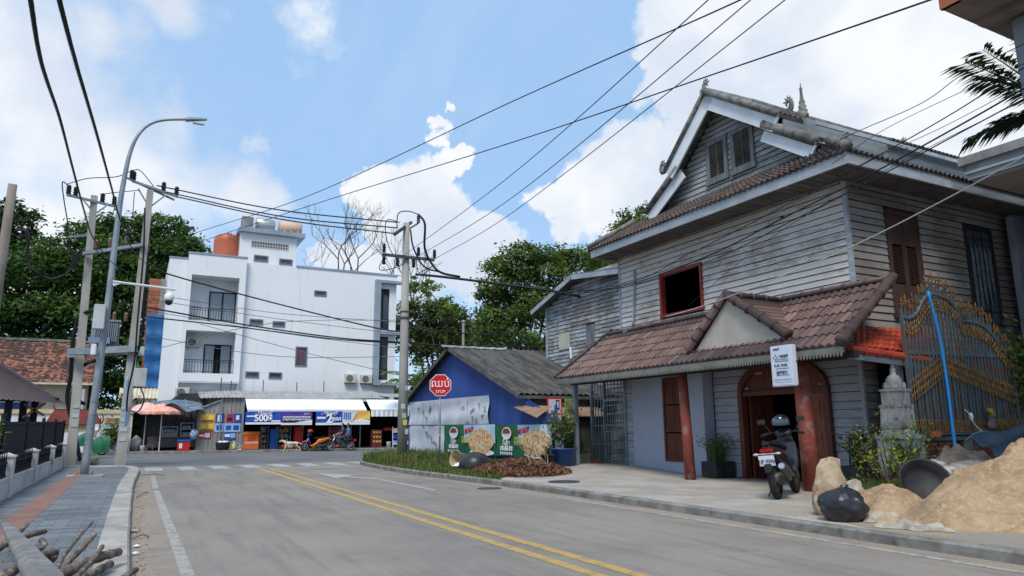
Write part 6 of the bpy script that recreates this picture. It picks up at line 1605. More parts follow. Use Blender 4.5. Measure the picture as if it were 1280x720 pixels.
# meter boxes on poles
def pbox(P,px_,py_,Y,w,h,d,m_,name='meter_box'):
    c_=at(px_,py_,Y=Y);g=MB();g.box(c_.x-w/2,c_.x+w/2,Y-d/2,Y+d/2,c_.z-h/2,c_.z+h/2);g.build(name,m_,P,bevel=.02)
Mmb=mat('meter_grey',(.48,.50,.50),(.40,.42,.42),sc=2)
pbox(PL2,175,472,34.7,.5,.8,.4,Mmb);pbox(PL2,176,439,34.9,.3,.4,.3,Mmb)
for z in (1.1,1.5,1.9,2.4): g=MB();g.box(b2_.x-.14,b2_.x+.14,YL2-.225,YL2-.205,z,z+.16);g.build('sticker',Mmb,PL2)
for z in (1.7,2.1,2.5): g=MB();g.box(b1_.x-.12,b1_.x+.12,YL1-.2,YL1-.18,z,z+.15);g.build('sticker',Mmb,PL1)
# blue pipe and hanging dark cables on poles
def pc(pts,r,name,label,m_=Mcable,**k): return cable([at(*p[:2],D=p[2]) for p in pts],r,name,label,m_,**k)
DL=30.8
pc([(160,470,30.0),(157,520,30.0),(154,560,30.1),(158,584,30.1)],.05,'blue_pipe','thin light blue pipe strapped down the corner utility pole',mat('light_blue_pipe',(.22,.42,.62)))
grp='cables hanging on the transformer poles'
pc([(100,576,31),(93,540,31),(84,500,31),(88,470,31),(92,420,31),(100,395,31.1),(118,388,31)],.09,'cable','thick black cable looping down the left side of the transformer pole',group=grp)
pc([(120,450,31),(100,460,30.8),(96,480,30.8),(99,500,30.8),(106,505,30.8)],.08,'cable','short thick black cable loop below the transformer platform',group=grp)
pc([(128,445,31),(140,455,30.8),(160,452,30.8),(172,440,30.6),(178,410,30.5),(182,360,30.4),(186,310,30.3)],.05,'cable','black cable running up the corner pole from the transformer',group=grp)
pc([(181,260,30.4),(179,320,30.1),(172,400,30),(168,450,29.9),(160,490,29.9),(158,515,30)],.04,'cable','black cable strapped to the face of the corner pole',group=grp)
pc([(171,470,30.4),(176,485,30.4),(180,500,30.3),(172,515,30.4),(160,512,30.3)],.03,'cable','loose thin cable loop under the grey meter box',group=grp)
pc([(20,288,30),(32,290,30),(36,330,30),(40,338,30),(55,346,30.4),(80,345,30.8),(102,310,31)],.045,'cable','black cable sagging from the old left pole to the transformer pole',group=grp)
pc([(20,287,30),(36,292,30),(34,325,30),(46,340,30),(64,349,30.4),(88,338,30.8),(103,314,31)],.045,'cable','lower of two black cables sagging from the old left pole',group=grp)
pc([(85,232,31.5),(78,228,31.5),(80,250,31.5),(84,275,31.5),(86,300,31.5),(93,325,31.5),(95,338,31.5)],.025,'cable','thin jumper wire dropping left of the first transformer pole',group=grp)
pc([(84,230,31.5),(110,223,31),(145,221,30.6),(166,213,30.4),(176,214,30.4),(192,233,30.2)],.02,'cable','thin jumper wire linking the tops of both transformer poles',group=grp)
pc([(125,243,31.5),(150,240,31),(173,238,30.4)],.018,'cable','short thin jumper between the crossarms of the transformer poles',group=grp)
pc([(146,252,31),(140,270,31),(135,290,31),(133,312,31)],.018,'cable','thin drop wire left of the lamp post below the crossarm',group=grp)
pc([(168,240,30.6),(166,265,30.6),(162,300,30.6)],.018,'cable','thin drop wire between lamp post and corner pole',group=grp)
pc([(0,292,34),(60,300,34),(104,320,31.4)],.018,'cable','thin wire from the left picture edge to the transformer pole',group=grp)
# old brown pole
bp=at(-32,560,D=26);tp_=at(16,230,D=25)
bp.z=.05
t=pole('utility_pole',bp,tp_,.2,.14,'old brownish round concrete pole at the left edge',mat('pole_brown',(.26,.225,.195),(.19,.16,.14),sc=1.5,st=(1,1,.3)))
# ---- street lamp
LP=thing('street_lamp',(-1.26,26.9,.15),'tall leaning grey steel street lamp with curved arm over the paved sidewalk','street lamp')
pts=[at(x,y,Y=26.85) for x,y in ((105,594),(118,500),(133,395),(142,320),(150,255),(157,215),(163,190),(172,170),(186,156),(205,150),(236,149))]
pts[0].z=.15
P_=catmull(pts,5);g=MB();n=len(P_);g.tube(P_,[.125-.075*min(1,i/(n*.75)) for i in range(n)],12);g.build('mast',Mgalv,LP,True)
g=MB();a_=at(232,149.5,Y=26.85);b_=at(259,149,Y=26.85);g.hexa([a_+Vector((0,-.13,-.05)),b_+Vector((0,-.06,-.05)),b_+Vector((0,.06,-.05)),a_+Vector((0,.13,-.05)),a_+Vector((0,-.1,.08)),b_+Vector((0,-.05,.03)),b_+Vector((0,.05,.03)),a_+Vector((0,.1,.08))]);h=g.build('lamp_head',Mgalv,LP,bevel=.02)
g=MB();g.box(a_.x+.25,b_.x-.08,26.78,26.92,a_.z-.09,a_.z-.05);g.build('lens',mat('lamp_lens',(.5,.52,.5),rough=.3),h)
g=MB();g.box(-1.52,-1.0,26.62,27.12,.16,.2);[g.cyl((-1.26+dx,26.87+dy,.2),.03,.06,8) for dx in (-.2,.2) for dy in (-.2,.2)];g.build('base_plate',Mgalv,LP)
def lampbox(px_,py_,w,h,m_,nm):
    c_=at(px_,py_,Y=26.6);g=MB();g.box(c_.x-w/2,c_.x+w/2,26.5,26.72,c_.z-h/2,c_.z+h/2);g.build(nm,m_,LP,bevel=.02)
lampbox(124,396,.34,.82,mat('box_pale',(.52,.54,.54),(.45,.47,.47),sc=2),'control_box');lampbox(117,437,.15,.36,Mplw,'small_box')
g=MB()
for z in (1.6,2.0,2.4): pp=pts[0].lerp(pts[1],(z-.15)/2.3);g.tube([pp,pp+Vector((.01,0,.03))],.132,12)
g.build('strap',Mgalv,LP)
# side arm with two cctv cameras
g=MB();g.tube([at(141,352,Y=26.8),at(219,362,Y=26.8)],.045,8);g.bar(at(141,356,Y=26.8),at(150,353,Y=26.8),.05,.1);ar=g.build('camera_arm',mat('arm_white',(.6,.62,.64)),LP)
CC=thing('cctv_camera',at(212,366,Y=26.8),'round white and black security camera hanging from the lamp post side arm','security camera')
c_=at(212,366,Y=26.8);g=MB();g.lathe(c_+Vector((0,0,-.28)),[(.13,0),(.155,.06),(.15,.2),(.08,.27),(.05,.3)],16);g.build('housing',Mplw,CC,True)
g=MB();g.ball(c_+Vector((0,0,-.30)),.13,.13,.14,14);g.build('dome',Mblack,CC,True)
g=MB();g.cyl(c_+Vector((0,0,.02)),.04,.12,8);g.build('mount',Mplw,CC)

# ---- middle utility pole
mb_=Vector((10.55,30.5,zv(10.55,30.5)-.1));mt_=at(508,279,Y=30.5)
MP=pole('utility_pole',mb_,mt_,.235,.15,'tall concrete utility pole standing in the grass at the street corner',square=False,n=14)
g=MB();g.bar(at(478,318,Y=30.4),at(543,325,Y=30.1),.12);arm_=g.build('crossarm',Mdkst,MP)
for px_,py_,dn in ((480,318,1),(497,320,1),(517,322,1),(480,317,0),(523,321,0),(543,324,0)):
    g=MB();insulator(g,at(px_,py_,Y=30.25)+Vector((0,0,-.05 if dn else .05)),.42,.09,bool(dn));g.build('insulator',Mblack,arm_,True)
g=MB();g.bar(at(493,293,Y=29.8),at(514,278,Y=30.8),.12);a2=g.build('crossarm',Mdkst,MP)
g=MB();g.bar(at(508,288,Y=30.5),at(523,279,Y=30.2),.06);insulator(g,at(523,279,Y=30.2),.4,.09);g.build('side_bracket',Mdkst,MP)
g=MB();g.tube([mb_.lerp(mt_,.58),mb_.lerp(mt_,.59)],.21,12);g.tube([mb_.lerp(mt_,.61),mb_.lerp(mt_,.615)],.21,12);g.build('strap',Mdkst,MP)
for k,(z,m_) in enumerate(((2.4,Mmb),(2.0,mat('sticker_green',(.3,.45,.3))),(1.7,Mady),(3.2,Mmb),(1.3,Mplw))):
    g=MB();
    for q in range(1): g.tube([(mb_.x,mb_.y,z),(mb_.x,mb_.y,z+.18)],.229,14)
    g2_=MB();a=radians(250+k*12);g2_.obox((mb_.x+.232*cos(a),mb_.y+.232*sin(a),z+.1),(sin(a),-cos(a),0),(cos(a),sin(a),0),(0,0,1),.09,.006,.11);g2_.build('sticker',m_,MP)
grp2='jumper cables on the corner utility pole'
DM=at(508,300,Y=30.5);dM=(DM-Vector((0,0,HC))).dot(fw)
pc([(523,268,dM),(510,264,dM),(498,267,dM),(496,285,dM)],.025,'cable','thin loop wire over the top of the corner pole',group=grp2)
pc([(523,268,dM),(531,280,dM-.2),(531,310,dM-.2),(540,330,dM-.2),(552,341,dM-.3),(575,346,dM)],.055,'cable','thick black cable curving down right of the corner pole top',group=grp2)
pc([(513,287,dM),(517,310,dM-.2),(530,333,dM-.3),(550,340,dM-.2)],.04,'cable','black cable dropping from the pole top to the crossarm end',group=grp2)
pc([(500,278,dM),(484,275,dM),(482,290,dM),(486,308,dM),(493,320,dM),(500,322,dM)],.02,'cable','thin jumper wire left of the corner pole top',group=grp2)
pc([(478,325,dM),(474,335,dM),(480,338,dM),(500,332,dM),(512,320,dM)],.02,'cable','thin sagging jumper below the corner pole crossarm',group=grp2)
pc([(520,325,dM),(523,340,dM),(530,338,dM),(545,330,dM)],.02,'cable','short jumper wire right below the corner pole crossarm',group=grp2)
# ---- spans
gs='power and telephone lines over the street'
dL2=(at(200,240,Y=YL2)-Vector((0,0,HC))).dot(fw)
for k,(p,q,r_,lb) in enumerate((((196,232),(497,278),.03,'upper'),((208,240),(497,285),.03,'middle'),((221,246),(493,292),.03,'lower'))):
    m_=((p[0]+q[0])/2,(p[1]+q[1])/2+(7,8,6)[k]);pc([(*p,dL2),(*m_,(dL2+dM)/2),(*q,dM)],r_,'power_line',lb+' of three thin lines between the transformer poles and the corner pole',group=gs,k=16)
for p0,p1,p2_,p3,lb in (((497,325,dM),(640,218,22),(885,0,13),(1060,-170,9),'leftmost of the three parallel lines rising from the corner pole to the top right'),
                            ((520,322,dM),(640,247,22),(938,0,13),(1100,-150,9),'middle of the three parallel lines rising from the corner pole to the top right'),
                            ((543,324,dM),(640,266,24),(981,0,13),(1150,-140,9),'rightmost of the three parallel lines rising from the corner pole to the top right')):
    pc([p0,p1,p2_,p3],.012,'power_line',lb,group=gs,k=16)
pc([(205,308,38),(245,291,34),(385,245,27),(640,127,18),(925,0,11),(1100,-90,8)],.014,'power_line','long black line crossing the sky from left over the white building, upper one',group=gs,k=16)
pc([(205,318,38),(248,303,34),(400,253,27),(640,178,19),(900,90,13),(1162,0,9),(1300,-50,8)],.014,'power_line','long black line crossing the sky above the house gable, lower one',group=gs,k=16)
# thick twisted cables at left
pc([(28,-60,3.2),(38,0,3.6),(52,80,4.5),(75,150,6),(92,215,8),(107,270,11),(118,300,14),(140,328,20),(162,342,30)],.0075,'twisted_cable','thick twisted black cable hanging from the top left, left one of two',twist=1,group='twisted cables at the top left')
pc([(60,-60,3.2),(74,0,3.6),(95,80,4.5),(120,165,6),(138,230,8.5),(152,280,12),(168,315,18),(185,332,30)],.0075,'twisted_cable','thick twisted black cable hanging from the top left, right one of two',twist=1,group='twisted cables at the top left')
pc([(186,330,30),(215,344,32),(340,378,34),(470,410,34),(503,414,dM)],.035,'power_line','heavy black cable crossing the upper white building front to the corner pole',group=gs,k=12)
pc([(183,384,30),(300,405,32),(420,422,34),(503,428,dM)],.035,'power_line','heavy black cable at mid height of the white building, upper one',group=gs,k=12)
pc([(183,396,30),(300,409,32),(420,424,34),(503,429,dM)],.03,'power_line','heavy black cable at mid height of the white building, lower one',group=gs,k=12)
for a,b,sg_,lb in (((184,367),(503,403),6,'thin grey wire just below the upper balcony rail'),((184,374),(503,418),2,'thin grey wire crossing the small middle windows'),((184,388),(503,436),3,'thin grey wire above the lower balcony'),((178,440),(503,400),-16,'thin grey wire rising from the meter box to the corner pole'),((250,405),(503,470),2,'thin grey wire sloping down across the lower balcony door'),((184,420),(503,446),12,'sagging thin grey wire across the lower white facade')):
    pc([(*a,31),((a[0]+b[0])/2,(a[1]+b[1])/2+sg_,33),(*b,dM)],.014,'power_line',lb,mat('cable_midgrey',(.12,.125,.13)),group=gs,k=12)
# corner pole -> right, past the houses
H1=[(543,345),(575,348),(640,358),(700,366)]
pc([(520,343,dM),(560,347,31),(640,357,31),(690,364,31),(760,378,31.5)],.06,'power_line','thick black bundle running right from the corner pole towards the grey house',group=gs,k=12)
pc([(508,405,dM),(560,415,33),(640,420,36),(690,424,38)],.03,'power_line','dark wire running right from the corner pole above the blue shed roof',group=gs)
pc([(508,428,dM),(560,432,33),(640,433,36),(690,434,38)],.025,'power_line','lower dark wire running right from the corner pole above the blue shed roof',group=gs)
hs=[([(640,372),(776,356),(860,318),(960,268),(1060,215),(1180,148),(1290,78)],.011,'topmost black line sagging across the big house front'),
      ([(700,366),(776,358),(880,322),(980,272),(1080,222),(1190,162),(1290,105)],.016,'heavy black line crossing the big house corner under the eave'),
      ([(700,370),(790,357),(890,325),(990,276),(1090,225),(1200,166),(1290,118)],.012,'second heavy black line crossing the big house corner'),
      ([(1000,205),(1060,170),(1150,130),(1205,92),(1290,50)],.008,'thin line above the big house ridge, upper one'),
      ([(1040,205),(1100,165),(1180,125),(1290,75)],.006,'thin line above the big house ridge, lower one'),
      ([(980,262),(1080,205),(1180,158),(1290,100)],.006,'very thin line among the bundle at the right eave'),
      ([(860,382),(960,300),(1060,240),(1150,190),(1290,120)],.006,'very thin slanting line across the weathered front boards')]
for pts_,r_,lb in hs:
    n=len(pts_);cable([at(x,y,X=12.2) if y < 500 else None for x,y in pts_],r_,'power_line',lb,Mcable,group=gs)
cable([at(x,y,X=12.4) for x,y in ((832,396),(880,382),(960,352),(1067,307),(1180,250),(1290,190))],.012,'power_line','pale cable crossing the house corner and the red window',mat('cable_pale',(.45,.43,.40)),group=gs)

# ================================================================== RIGHT SIDE YARD
# stupa-shaped carved gate post
sc_=Vector((14.85,10.05,.15));ST2=thing('carved_post',sc_,'grey carved stone gate post shaped like a small temple spire on a plain painted pedestal','gate post')
SXF=Matrix.Translation((sc_.x,sc_.y,0)) @ Matrix.Diagonal((.66,.66,1,1)) @ Matrix.Translation((-sc_.x,-sc_.y,0))
g=MB();g.box(sc_.x-.33,sc_.x+.33,sc_.y-.33,sc_.y+.33,.1,1.28);g.box(sc_.x-.36,sc_.x+.36,sc_.y-.36,sc_.y+.36,1.28,1.36);g.build('pedestal',Mlav2,ST2)
g=MB();x,y=sc_.x,sc_.y
g.box(x-.40,x+.40,y-.40,y+.40,1.36,1.44);g.box(x-.36,x+.36,y-.36,y+.36,1.44,1.95)
for k in range(6): a=1.5+.0*k
for sx_ in (-1,0,1):
    for (ax_,nx) in (('x',0),('y',1)):
        for s_ in (-1,1):
            for q in range(3):
                w=.13-.035*q;z0=1.5+.05*q
                if ax_ == 'x': g.prism([(x+s_*(.37+.012*q),y+sx_*.24-w,z0),(x+s_*(.37+.012*q),y+sx_*.24+w,z0),(x+s_*(.37+.012*q),y+sx_*.24+w*.8,z0+.22),(x+s_*(.37+.012*q),y+sx_*.24,z0+.42),(x+s_*(.37+.012*q),y+sx_*.24-w*.8,z0+.22)],(s_*.015,0,0))
                else: g.prism([(x+sx_*.24-w,y+s_*(.37+.012*q),z0),(x+sx_*.24+w,y+s_*(.37+.012*q),z0),(x+sx_*.24+w*.8,y+s_*(.37+.012*q),z0+.22),(x+sx_*.24,y+s_*(.37+.012*q),z0+.42),(x+sx_*.24-w*.8,y+s_*(.37+.012*q),z0+.22)],(0,s_*.015,0))
for k,(w,z0,z1) in enumerate(((.38,1.95,2.0),(.31,2.0,2.3),(.34,2.3,2.35))): g.box(x-w,x+w,y-w,y+w,z0,z1)
for s_ in (-1,1):
    for q in range(2): 
        w=.2-.06*q;g.prism([(x+s_*(.36),y-w,1.98),(x+s_*.36,y+w,1.98),(x+s_*.36,y,2.3-.1*q)],(s_*.02*(q+1),0,0));g.prism([(x-w,y+s_*.36,1.98),(x+w,y+s_*.36,1.98),(x,y+s_*.36,2.3-.1*q)],(0,s_*.02*(q+1),0))
for k in range(8): a=k*pi/4+.39;g.ball((x+.3*cos(a),y+.3*sin(a),2.4),.06,.06,.1,8)
g.xform(SXF);g.build('carved_shaft',Mstone,ST2)
g=MB();g.lathe((x,y,2.35),[(.30,0),(.32,.05),(.24,.07),(.27,.12),(.24,.22),(.16,.29),(.09,.32),(.10,.36),(.07,.39),(.11,.43),(.06,.47),(.07,.53),(.04,.56),(.055,.61),(.028,.70),(.01,.80)],20);g.xform(SXF);g.build('spire',Mstone,ST2,True)
# brick base wall below the gate
bw=thing('brick_base_wall',(18,9.7,.1),'low broken brick wall with flaking render under the ornate blue gate','wall')
g=MB();rg=random.Random(5);Yg=10.0
gx0,gx1=15.5,20.4
g.box(gx0,24,Yg+.05,Yg+.25,.1,1.22)
for r_ in range(11):
    z=.15+r_*.095
    for k in range(24):
        x_=gx0+(k+(r_ % 2)*.5)*.21
        if rg.random() < .62: g.box(x_,x_+.19,Yg+rg.uniform(-.02,.03),Yg+.06,z,z+.08,1,rg.random())
g.box(17.0,17.35,Yg-.06,Yg+.05,.1,1.22,2);g.box(gx0,24,Yg-.08,Yg+.3,1.22,1.3,2)
g.build('brick_face',[mat('render_dark',(.10,.09,.08),(.05,.048,.045),sc=2),Mbrick,mat('render_grey',(.19,.19,.185),(.10,.10,.10),sc=2)],bw)
# ornate gate leaf
GT=thing('ornate_gate',(17.9,9.9,1.3),'tall rusty blue iron gate leaf with golden spear tips and scroll bands','gate')
gz0=1.32
def gp_(px_,py_): p=at(px_,py_,Y=9.9);return p
gl=gp_(1143,542);gr=gp_(1283,545);X0,X1=gl.x+.02,gr.x
mtop=[(1127,395),(1135,398),(1145,392),(1152,378),(1158,370),(1166,368),(1176,371),(1185,376),(1193,385),(1200,400),(1212,402),(1225,406),(1236,415),(1243,425),(1252,438),(1262,446)]
topc=[gp_(*q) for q in mtop]
def topz(x):
    for a,b in zip(topc,topc[1:]):
        if a.x <= x <= b.x: return a.z+(b.z-a.z)*(x-a.x)/(b.x-a.x+1e-6)
    return topc[0].z if x < topc[0].x else topc[-1].z
gxa,gxb=topc[0].x,topc[-1].x
lean=lambda z: (z-gz0)*0.0
fr=MB();fr.tube(catmull(topc,3),.045,6)
midz=gp_(1131,440).z;midz2=gp_(1263,446).z
fr.bar((gxa,9.9,gz0),(gxa,9.9,topc[0].z),.07);fr.bar((gxb,9.9,gz0),(gxb,9.9,topc[-1].z),.09);fr.bar((gxa,9.9,gz0+.05),(gxb,9.9,gz0+.05),.06);fr.bar((gxa,9.9,midz),(gxb,9.9,midz2),.05,.08)
fr.build('frame',Mgatebl,GT)
g=MB();nb=30;go=MB()
for i in range(1,nb):
    x_=gxa+(gxb-gxa)*i/nb;zt=topz(x_);g.bar((x_,9.9+.01*(i % 2),gz0+.05),(x_,9.9,zt-.05),.055,.04,upv=(0,1,0),r=random.random())
g.build('bars',Mgatebl,GT)
def fleur(g,x_,z_,s): 
    for (dx,dz_,l) in ((0,1,1.0),(1,.25,.62),(-1,.25,.62),(0,-1,.5)):
        d=Vector((dx,0,dz_)).normalized();sd_=Vector((d.z,0,-d.x));c_=Vector((x_,9.88,z_));g.prism([c_,c_+d*s*l*.45+sd_*s*.14,c_+d*s*l,c_+d*s*l*.45-sd_*s*.14],(0,-.02,0))
tips=MB()
for i in range(0,nb+1,1):
    x_=gxa+(gxb-gxa)*i/nb;zt=topz(x_)
    if i % 1 == 0: tips.bar((x_,9.9,zt),(x_,9.9,zt+.2+.1*(i % 2)),.045)
tips.build('spear_shafts',Mgatebl,GT)
g=MB()
for i in range(0,nb+1,1):
    x_=gxa+(gxb-gxa)*i/nb;zt=topz(x_)+.2+.1*(i % 2);fleur(g,x_,zt+.06,.17)
g.build('spear_tips',Mgold,GT)
def band(zf,rows,s,seed):
    g=MB();n=46
    for i in range(n):
        x_=gxa+.06+(gxb-gxa-.12)*i/(n-1)
        for r_ in range(rows):
            z_=zf(x_)+r_*s*1.15
            g.tube([(x_+s*.42*cos(a),9.865,z_+s*.5*sin(a)) for a in [2*pi*k/7 for k in range(8)]],.009,4)
            if (i+r_) % 3 == 0: fleur(g,x_,z_,s*.5)
    return g
peak=gp_(1170,400).x
g=band(lambda x_: topz(x_)-.32,2,.12,1);g.build('top_scrolls',Mgold,GT)
g=band(lambda x_: 2.35+.42*(1-abs(x_-peak-.1)/(1.7 if x_ > peak else .9))-.0,3,.14,2);g.build('middle_scroll_band',Mgold,GT)
g=band(lambda x_: gz0+.14,2,.13,3);g.build('bottom_scrolls',Mgold,GT)
# blue pipe leaning
tag(cable([at(1160,364,Y=9.7),at(1178,440,Y=9.6),at(1196,575,Y=9.3)],.035,'blue_pipe','bright blue plastic pipe leaning against the ornate gate',Mbluepipe),cat='pipe')
g=MB();p=at(1168,541,Y=9.85);g.box(p.x-.12,p.x+.14,9.78,9.95,1.3,1.42);tag(g.build('hollow_brick',mat('hollow_brick',(.45,.13,.05),rough=.8)),'orange hollow brick standing on the wall below the ornate gate','brick')
# rags / broom at the gate
g=MB();a_=at(1237,515,Y=9.75);[g.ball(a_+Vector((.04*sin(k),0,-.1*k)),.1+.02*k,.07,.1,8,jit=.15,seed=k) for k in range(4)];tag(g.build('rag',mat('rag_mauve',(.24,.17,.20),(.16,.12,.14),sc=4),None,True),'mauve rag hanging on the lower part of the ornate gate','cloth')
g=MB();a_=at(1238,514,Y=9.7);[g.ball(a_+Vector((.03*k,0,-.03*k)),.08,.06,.07,8,jit=.15,seed=k+8) for k in range(3)];tag(g.build('rag',mat('rag_yellow',(.42,.26,.03)),None,True),'mustard yellow rag knotted above the mauve one on the gate','cloth')
g=MB();g.tube(catmull([at(1206,512,Y=9.7),at(1212,518,Y=9.65),at(1218,530,Y=9.6),at(1233,545,Y=9.55)],4),.014,5);g.ball(at(1214,521,Y=9.66),.06,.05,.1,8);tag(g.build('white_ladle',Mplw,None,True),'white curved stick with a pale scoop resting against the gate','stick')
# fence plants & neighbour wall
NB=thing('neighbour_house',(21,9,.1),'blue grey neighbouring house wall with pierced square vent blocks at the right edge','building')
g=MB();x_=20.2
holes=[]
wall_y=10.75
pz_=at(1262,310,Y=wall_y)
g.box(21.75,22.2,wall_y-.2,wall_y,.1,7.4);g.box(22.2,24.2,wall_y,wall_y+.2,.1,3.6);
wallholes(g,'Y',wall_y,.2,22.2,25,3.6,7.6,[(22.35+.42*i,22.62+.42*i,z_,z_+.27) for i in range(3) for z_ in [4.2+.42*j for j in range(6)]]) 
g.build('wall',Mlav2,NB)
g=MB()
for i in range(3):
    for j in range(6):
        cx,cz=22.485+.42*i,4.335+.42*j;g.box(cx-.05,cx+.05,wall_y+.03,wall_y+.08,cz-.05,cz+.05)
        for (dx,dz_) in ((-.1,0),(.1,0),(0,.1),(0,-.1)): g.box(cx+dx-.03,cx+dx+.03,wall_y+.03,wall_y+.08,cz+dz_-.03,cz+dz_+.03)
g.box(22.2,24.9,wall_y+.6,wall_y+.65,3.5,7.6,1)
g.build('vent_block_pattern',[Mlav2,Mdarkin],NB)
# neighbour roof slab (right edge)
c0=at(1197,203,X=18);c1=at(1300,160,X=18)
g=MB();z_=c0.z;g.box(18,27,1.5,c0.y,z_-.12,z_+.1);g.build('roof_edge',Mgrayc,NB)
g=MB();g.box(18.12,27,1.5,c0.y-.12,z_-.5,z_-.12);g.box(18.06,18.12,1.5,c0.y-.1,z_-.36,z_-.3);g.build('fascia_band',Mtrimb,NB)
g=MB();g.box(18.2,27,1.5,c0.y-.2,z_-.56,z_-.5);g.build('soffit',mat('beige_soffit',(.42,.35,.31),(.36,.30,.27),sc=1),NB)
g=MB();g.box(21,27,3,c0.y-1.0,.1,z_-.56);g.build('house_wall',Mlav2,NB)
# upper balcony slab, top right corner
s0=at(1177,12,Y=6);
BL=thing('balcony_slab',(s0.x+2,4,0),'bare concrete balcony slab with a blue grey column at the top right corner','building')
g=MB();g.box(s0.x,s0.x+7,-3,6,s0.z,s0.z+.12);g.build('slab',Mslab,BL)
g=MB();g.box(s0.x+.04,s0.x+7,-3,5.95,s0.z+.12,s0.z+.22);g.box(s0.x+.1,s0.x+7,-3,5.9,s0.z+.22,s0.z+1.2);g.build('balcony_edge',Mtrimb,BL)
g=MB();g.box(s0.x-.02,s0.x+.06,5.7,6.02,s0.z+.0,s0.z+.3);g.build('orange_tile_end',mat('orange_tile',(.36,.12,.06)),BL)
cp=at(1271,55,Y=5.6);g=MB();g.box(cp.x,cp.x+.45,5.2,5.65,.1,s0.z);g.build('column',Mlav2,BL,bevel=.04)
for k in range(3): g=MB();g.box(s0.x+.8+k*2.2,s0.x+1.0+k*2.2,-3,5.9,s0.z-.12,s0.z);g.build('beam',Mslab,BL)
# palm
def frond(g,base,d,L_,droop,n=26,ll=.9,seed=0,w=.05):
    rg=random.Random(seed);base=V3(base);d=V3(d).normalized();side=d.cross(Vector((0,0,1))).normalized();pts=[]
    for i in range(13): t=i/12;pts.append(base+d*L_*t+Vector((0,0,-droop*t*t*L_)))
    g.tube(pts,[.03*(1-.8*i/12) for i in range(13)],5)
    for i in range(n):
        t=.12+.88*i/n;k=t*12;a=pts[int(k)];p=a.lerp(pts[min(12,int(k)+1)],k-int(k));tan=(pts[min(12,int(k)+1)]-pts[int(k)]).normalized()
        for s_ in (-1,1):
            dd=(side*s_*rg.uniform(.8,1.1)+tan*.9+Vector((0,0,rg.uniform(-.35,.1)))).normalized();l=ll*(1-.45*abs(t-.45))*rg.uniform(.8,1.1)
            e1_=p+dd*l*.55+Vector((0,0,-.04));e2=p+dd*l+Vector((0,0,-.28*l));nn=dd.cross(Vector((0,0,1))).normalized()*w
            g.face([p,e1_+nn,e2,e1_-nn]);
pt_=at(1330,130,D=14.5);PB=Vector((pt_.x,pt_.y,.1));PT=Vector((pt_.x,pt_.y,pt_.z-.1))
t=thing('palm_tree',PB,'dark green palm with drooping feathery fronds entering at the right edge','palm tree')
g=MB();g.tube([PB,PB.lerp(PT,.5)+Vector((.1,0,0)),PT],[.17,.13,.12],10);g.build('trunk',Mbarkp,t,True)
for k,(px_,py_,dr,L2) in enumerate(((1205,78,.12,1.0),(1213,172,.25,1.0),(1228,62,.1,.9),(1250,150,.3,.9),(1290,40,.05,1),(1400,60,.2,1),(1420,160,.3,1),(1225,100,.3,.85))):
    tgt=at(px_,py_,D=14.5+(.6 if k % 2 else -.5));d=tgt-PT;L_=d.length;d2=d+Vector((0,0,dr*L_));g=MB();frond(g,PT,d2,d2.length,dr*L_/d2.length,50,.62,k,.034);g.build('frond',Lpalm,t)
# green plants behind the gate
def plant(name,c,r,h,n,ls,lm,label,cat='plant',pot=None,stems=6,up=1.0,seed=0,asp=.4,spread=1.0,group=None):
    rs=np.random.RandomState(seed);rg=random.Random(seed);c=V3(c);t=thing(name,c,label,cat,group)
    z0=c.z
    if pot:
        kind,pr,ph,pm=pot;g=MB()
        if kind == 'round': g.lathe(c,[(pr*.75,0),(pr,ph*.92),(pr*1.08,ph*.93),(pr*1.08,ph),(pr*.95,ph),(pr*.9,ph*.85)],20);g.build('pot',pm,t,True)
        else:
            lx,ly=pr;g.box(c.x-lx,c.x+lx,c.y-ly,c.y-ly+.03,c.z,c.z+ph);g.box(c.x-lx,c.x+lx,c.y+ly-.03,c.y+ly,c.z,c.z+ph);g.box(c.x-lx,c.x-lx+.03,c.y-ly+.03,c.y+ly-.03,c.z,c.z+ph);g.box(c.x+lx-.03,c.x+lx,c.y-ly+.03,c.y+ly-.03,c.z,c.z+ph);g.box(c.x-lx-.02,c.x+lx+.02,c.y-ly-.02,c.y-ly,c.z+ph-.06,c.z+ph);g.build('pot',pm,t)
        g=MB();
        if kind == 'round': g.cyl(c+Vector((0,0,ph*.6)),pr*.85,ph*.28,16)
        else: g.box(c.x-lx+.04,c.x+lx-.04,c.y-ly+.04,c.y+ly-.04,c.z+.05,c.z+ph*.88)
        g.build('soil',Msoil,t);z0 += ph*.85
    g=MB();tipsP=[]
    for k in range(stems):
        a=rg.random()*6.28;q=r*rg.uniform(.2,1)*spread;e=Vector((c.x+q*cos(a),c.y+q*sin(a),z0+h*rg.uniform(.6,1)));b=Vector((c.x+q*.15*cos(a),c.y+q*.15*sin(a),z0));mid=(b+e)/2+Vector((0,0,h*.08));g.tube([b,mid,e],[.014,.011,.005],5);tipsP += [b.lerp(e,u)+Vector((0,0,.05*h*sin(u*3))) for u in np.linspace(.3,1.05,8)]
    g.build('stems',Mbark,t)
    P=np.array([list(tipsP[rs.randint(len(tipsP))]) for _ in range(n)])+rs.normal(size=(n,3))*r*.17;Nn=rs.normal(size=(n,3))*.6+np.array([0,0,.8])
    leaves('foliage',P,Nn,ls,lm,t,rs.rand(n),asp);return t
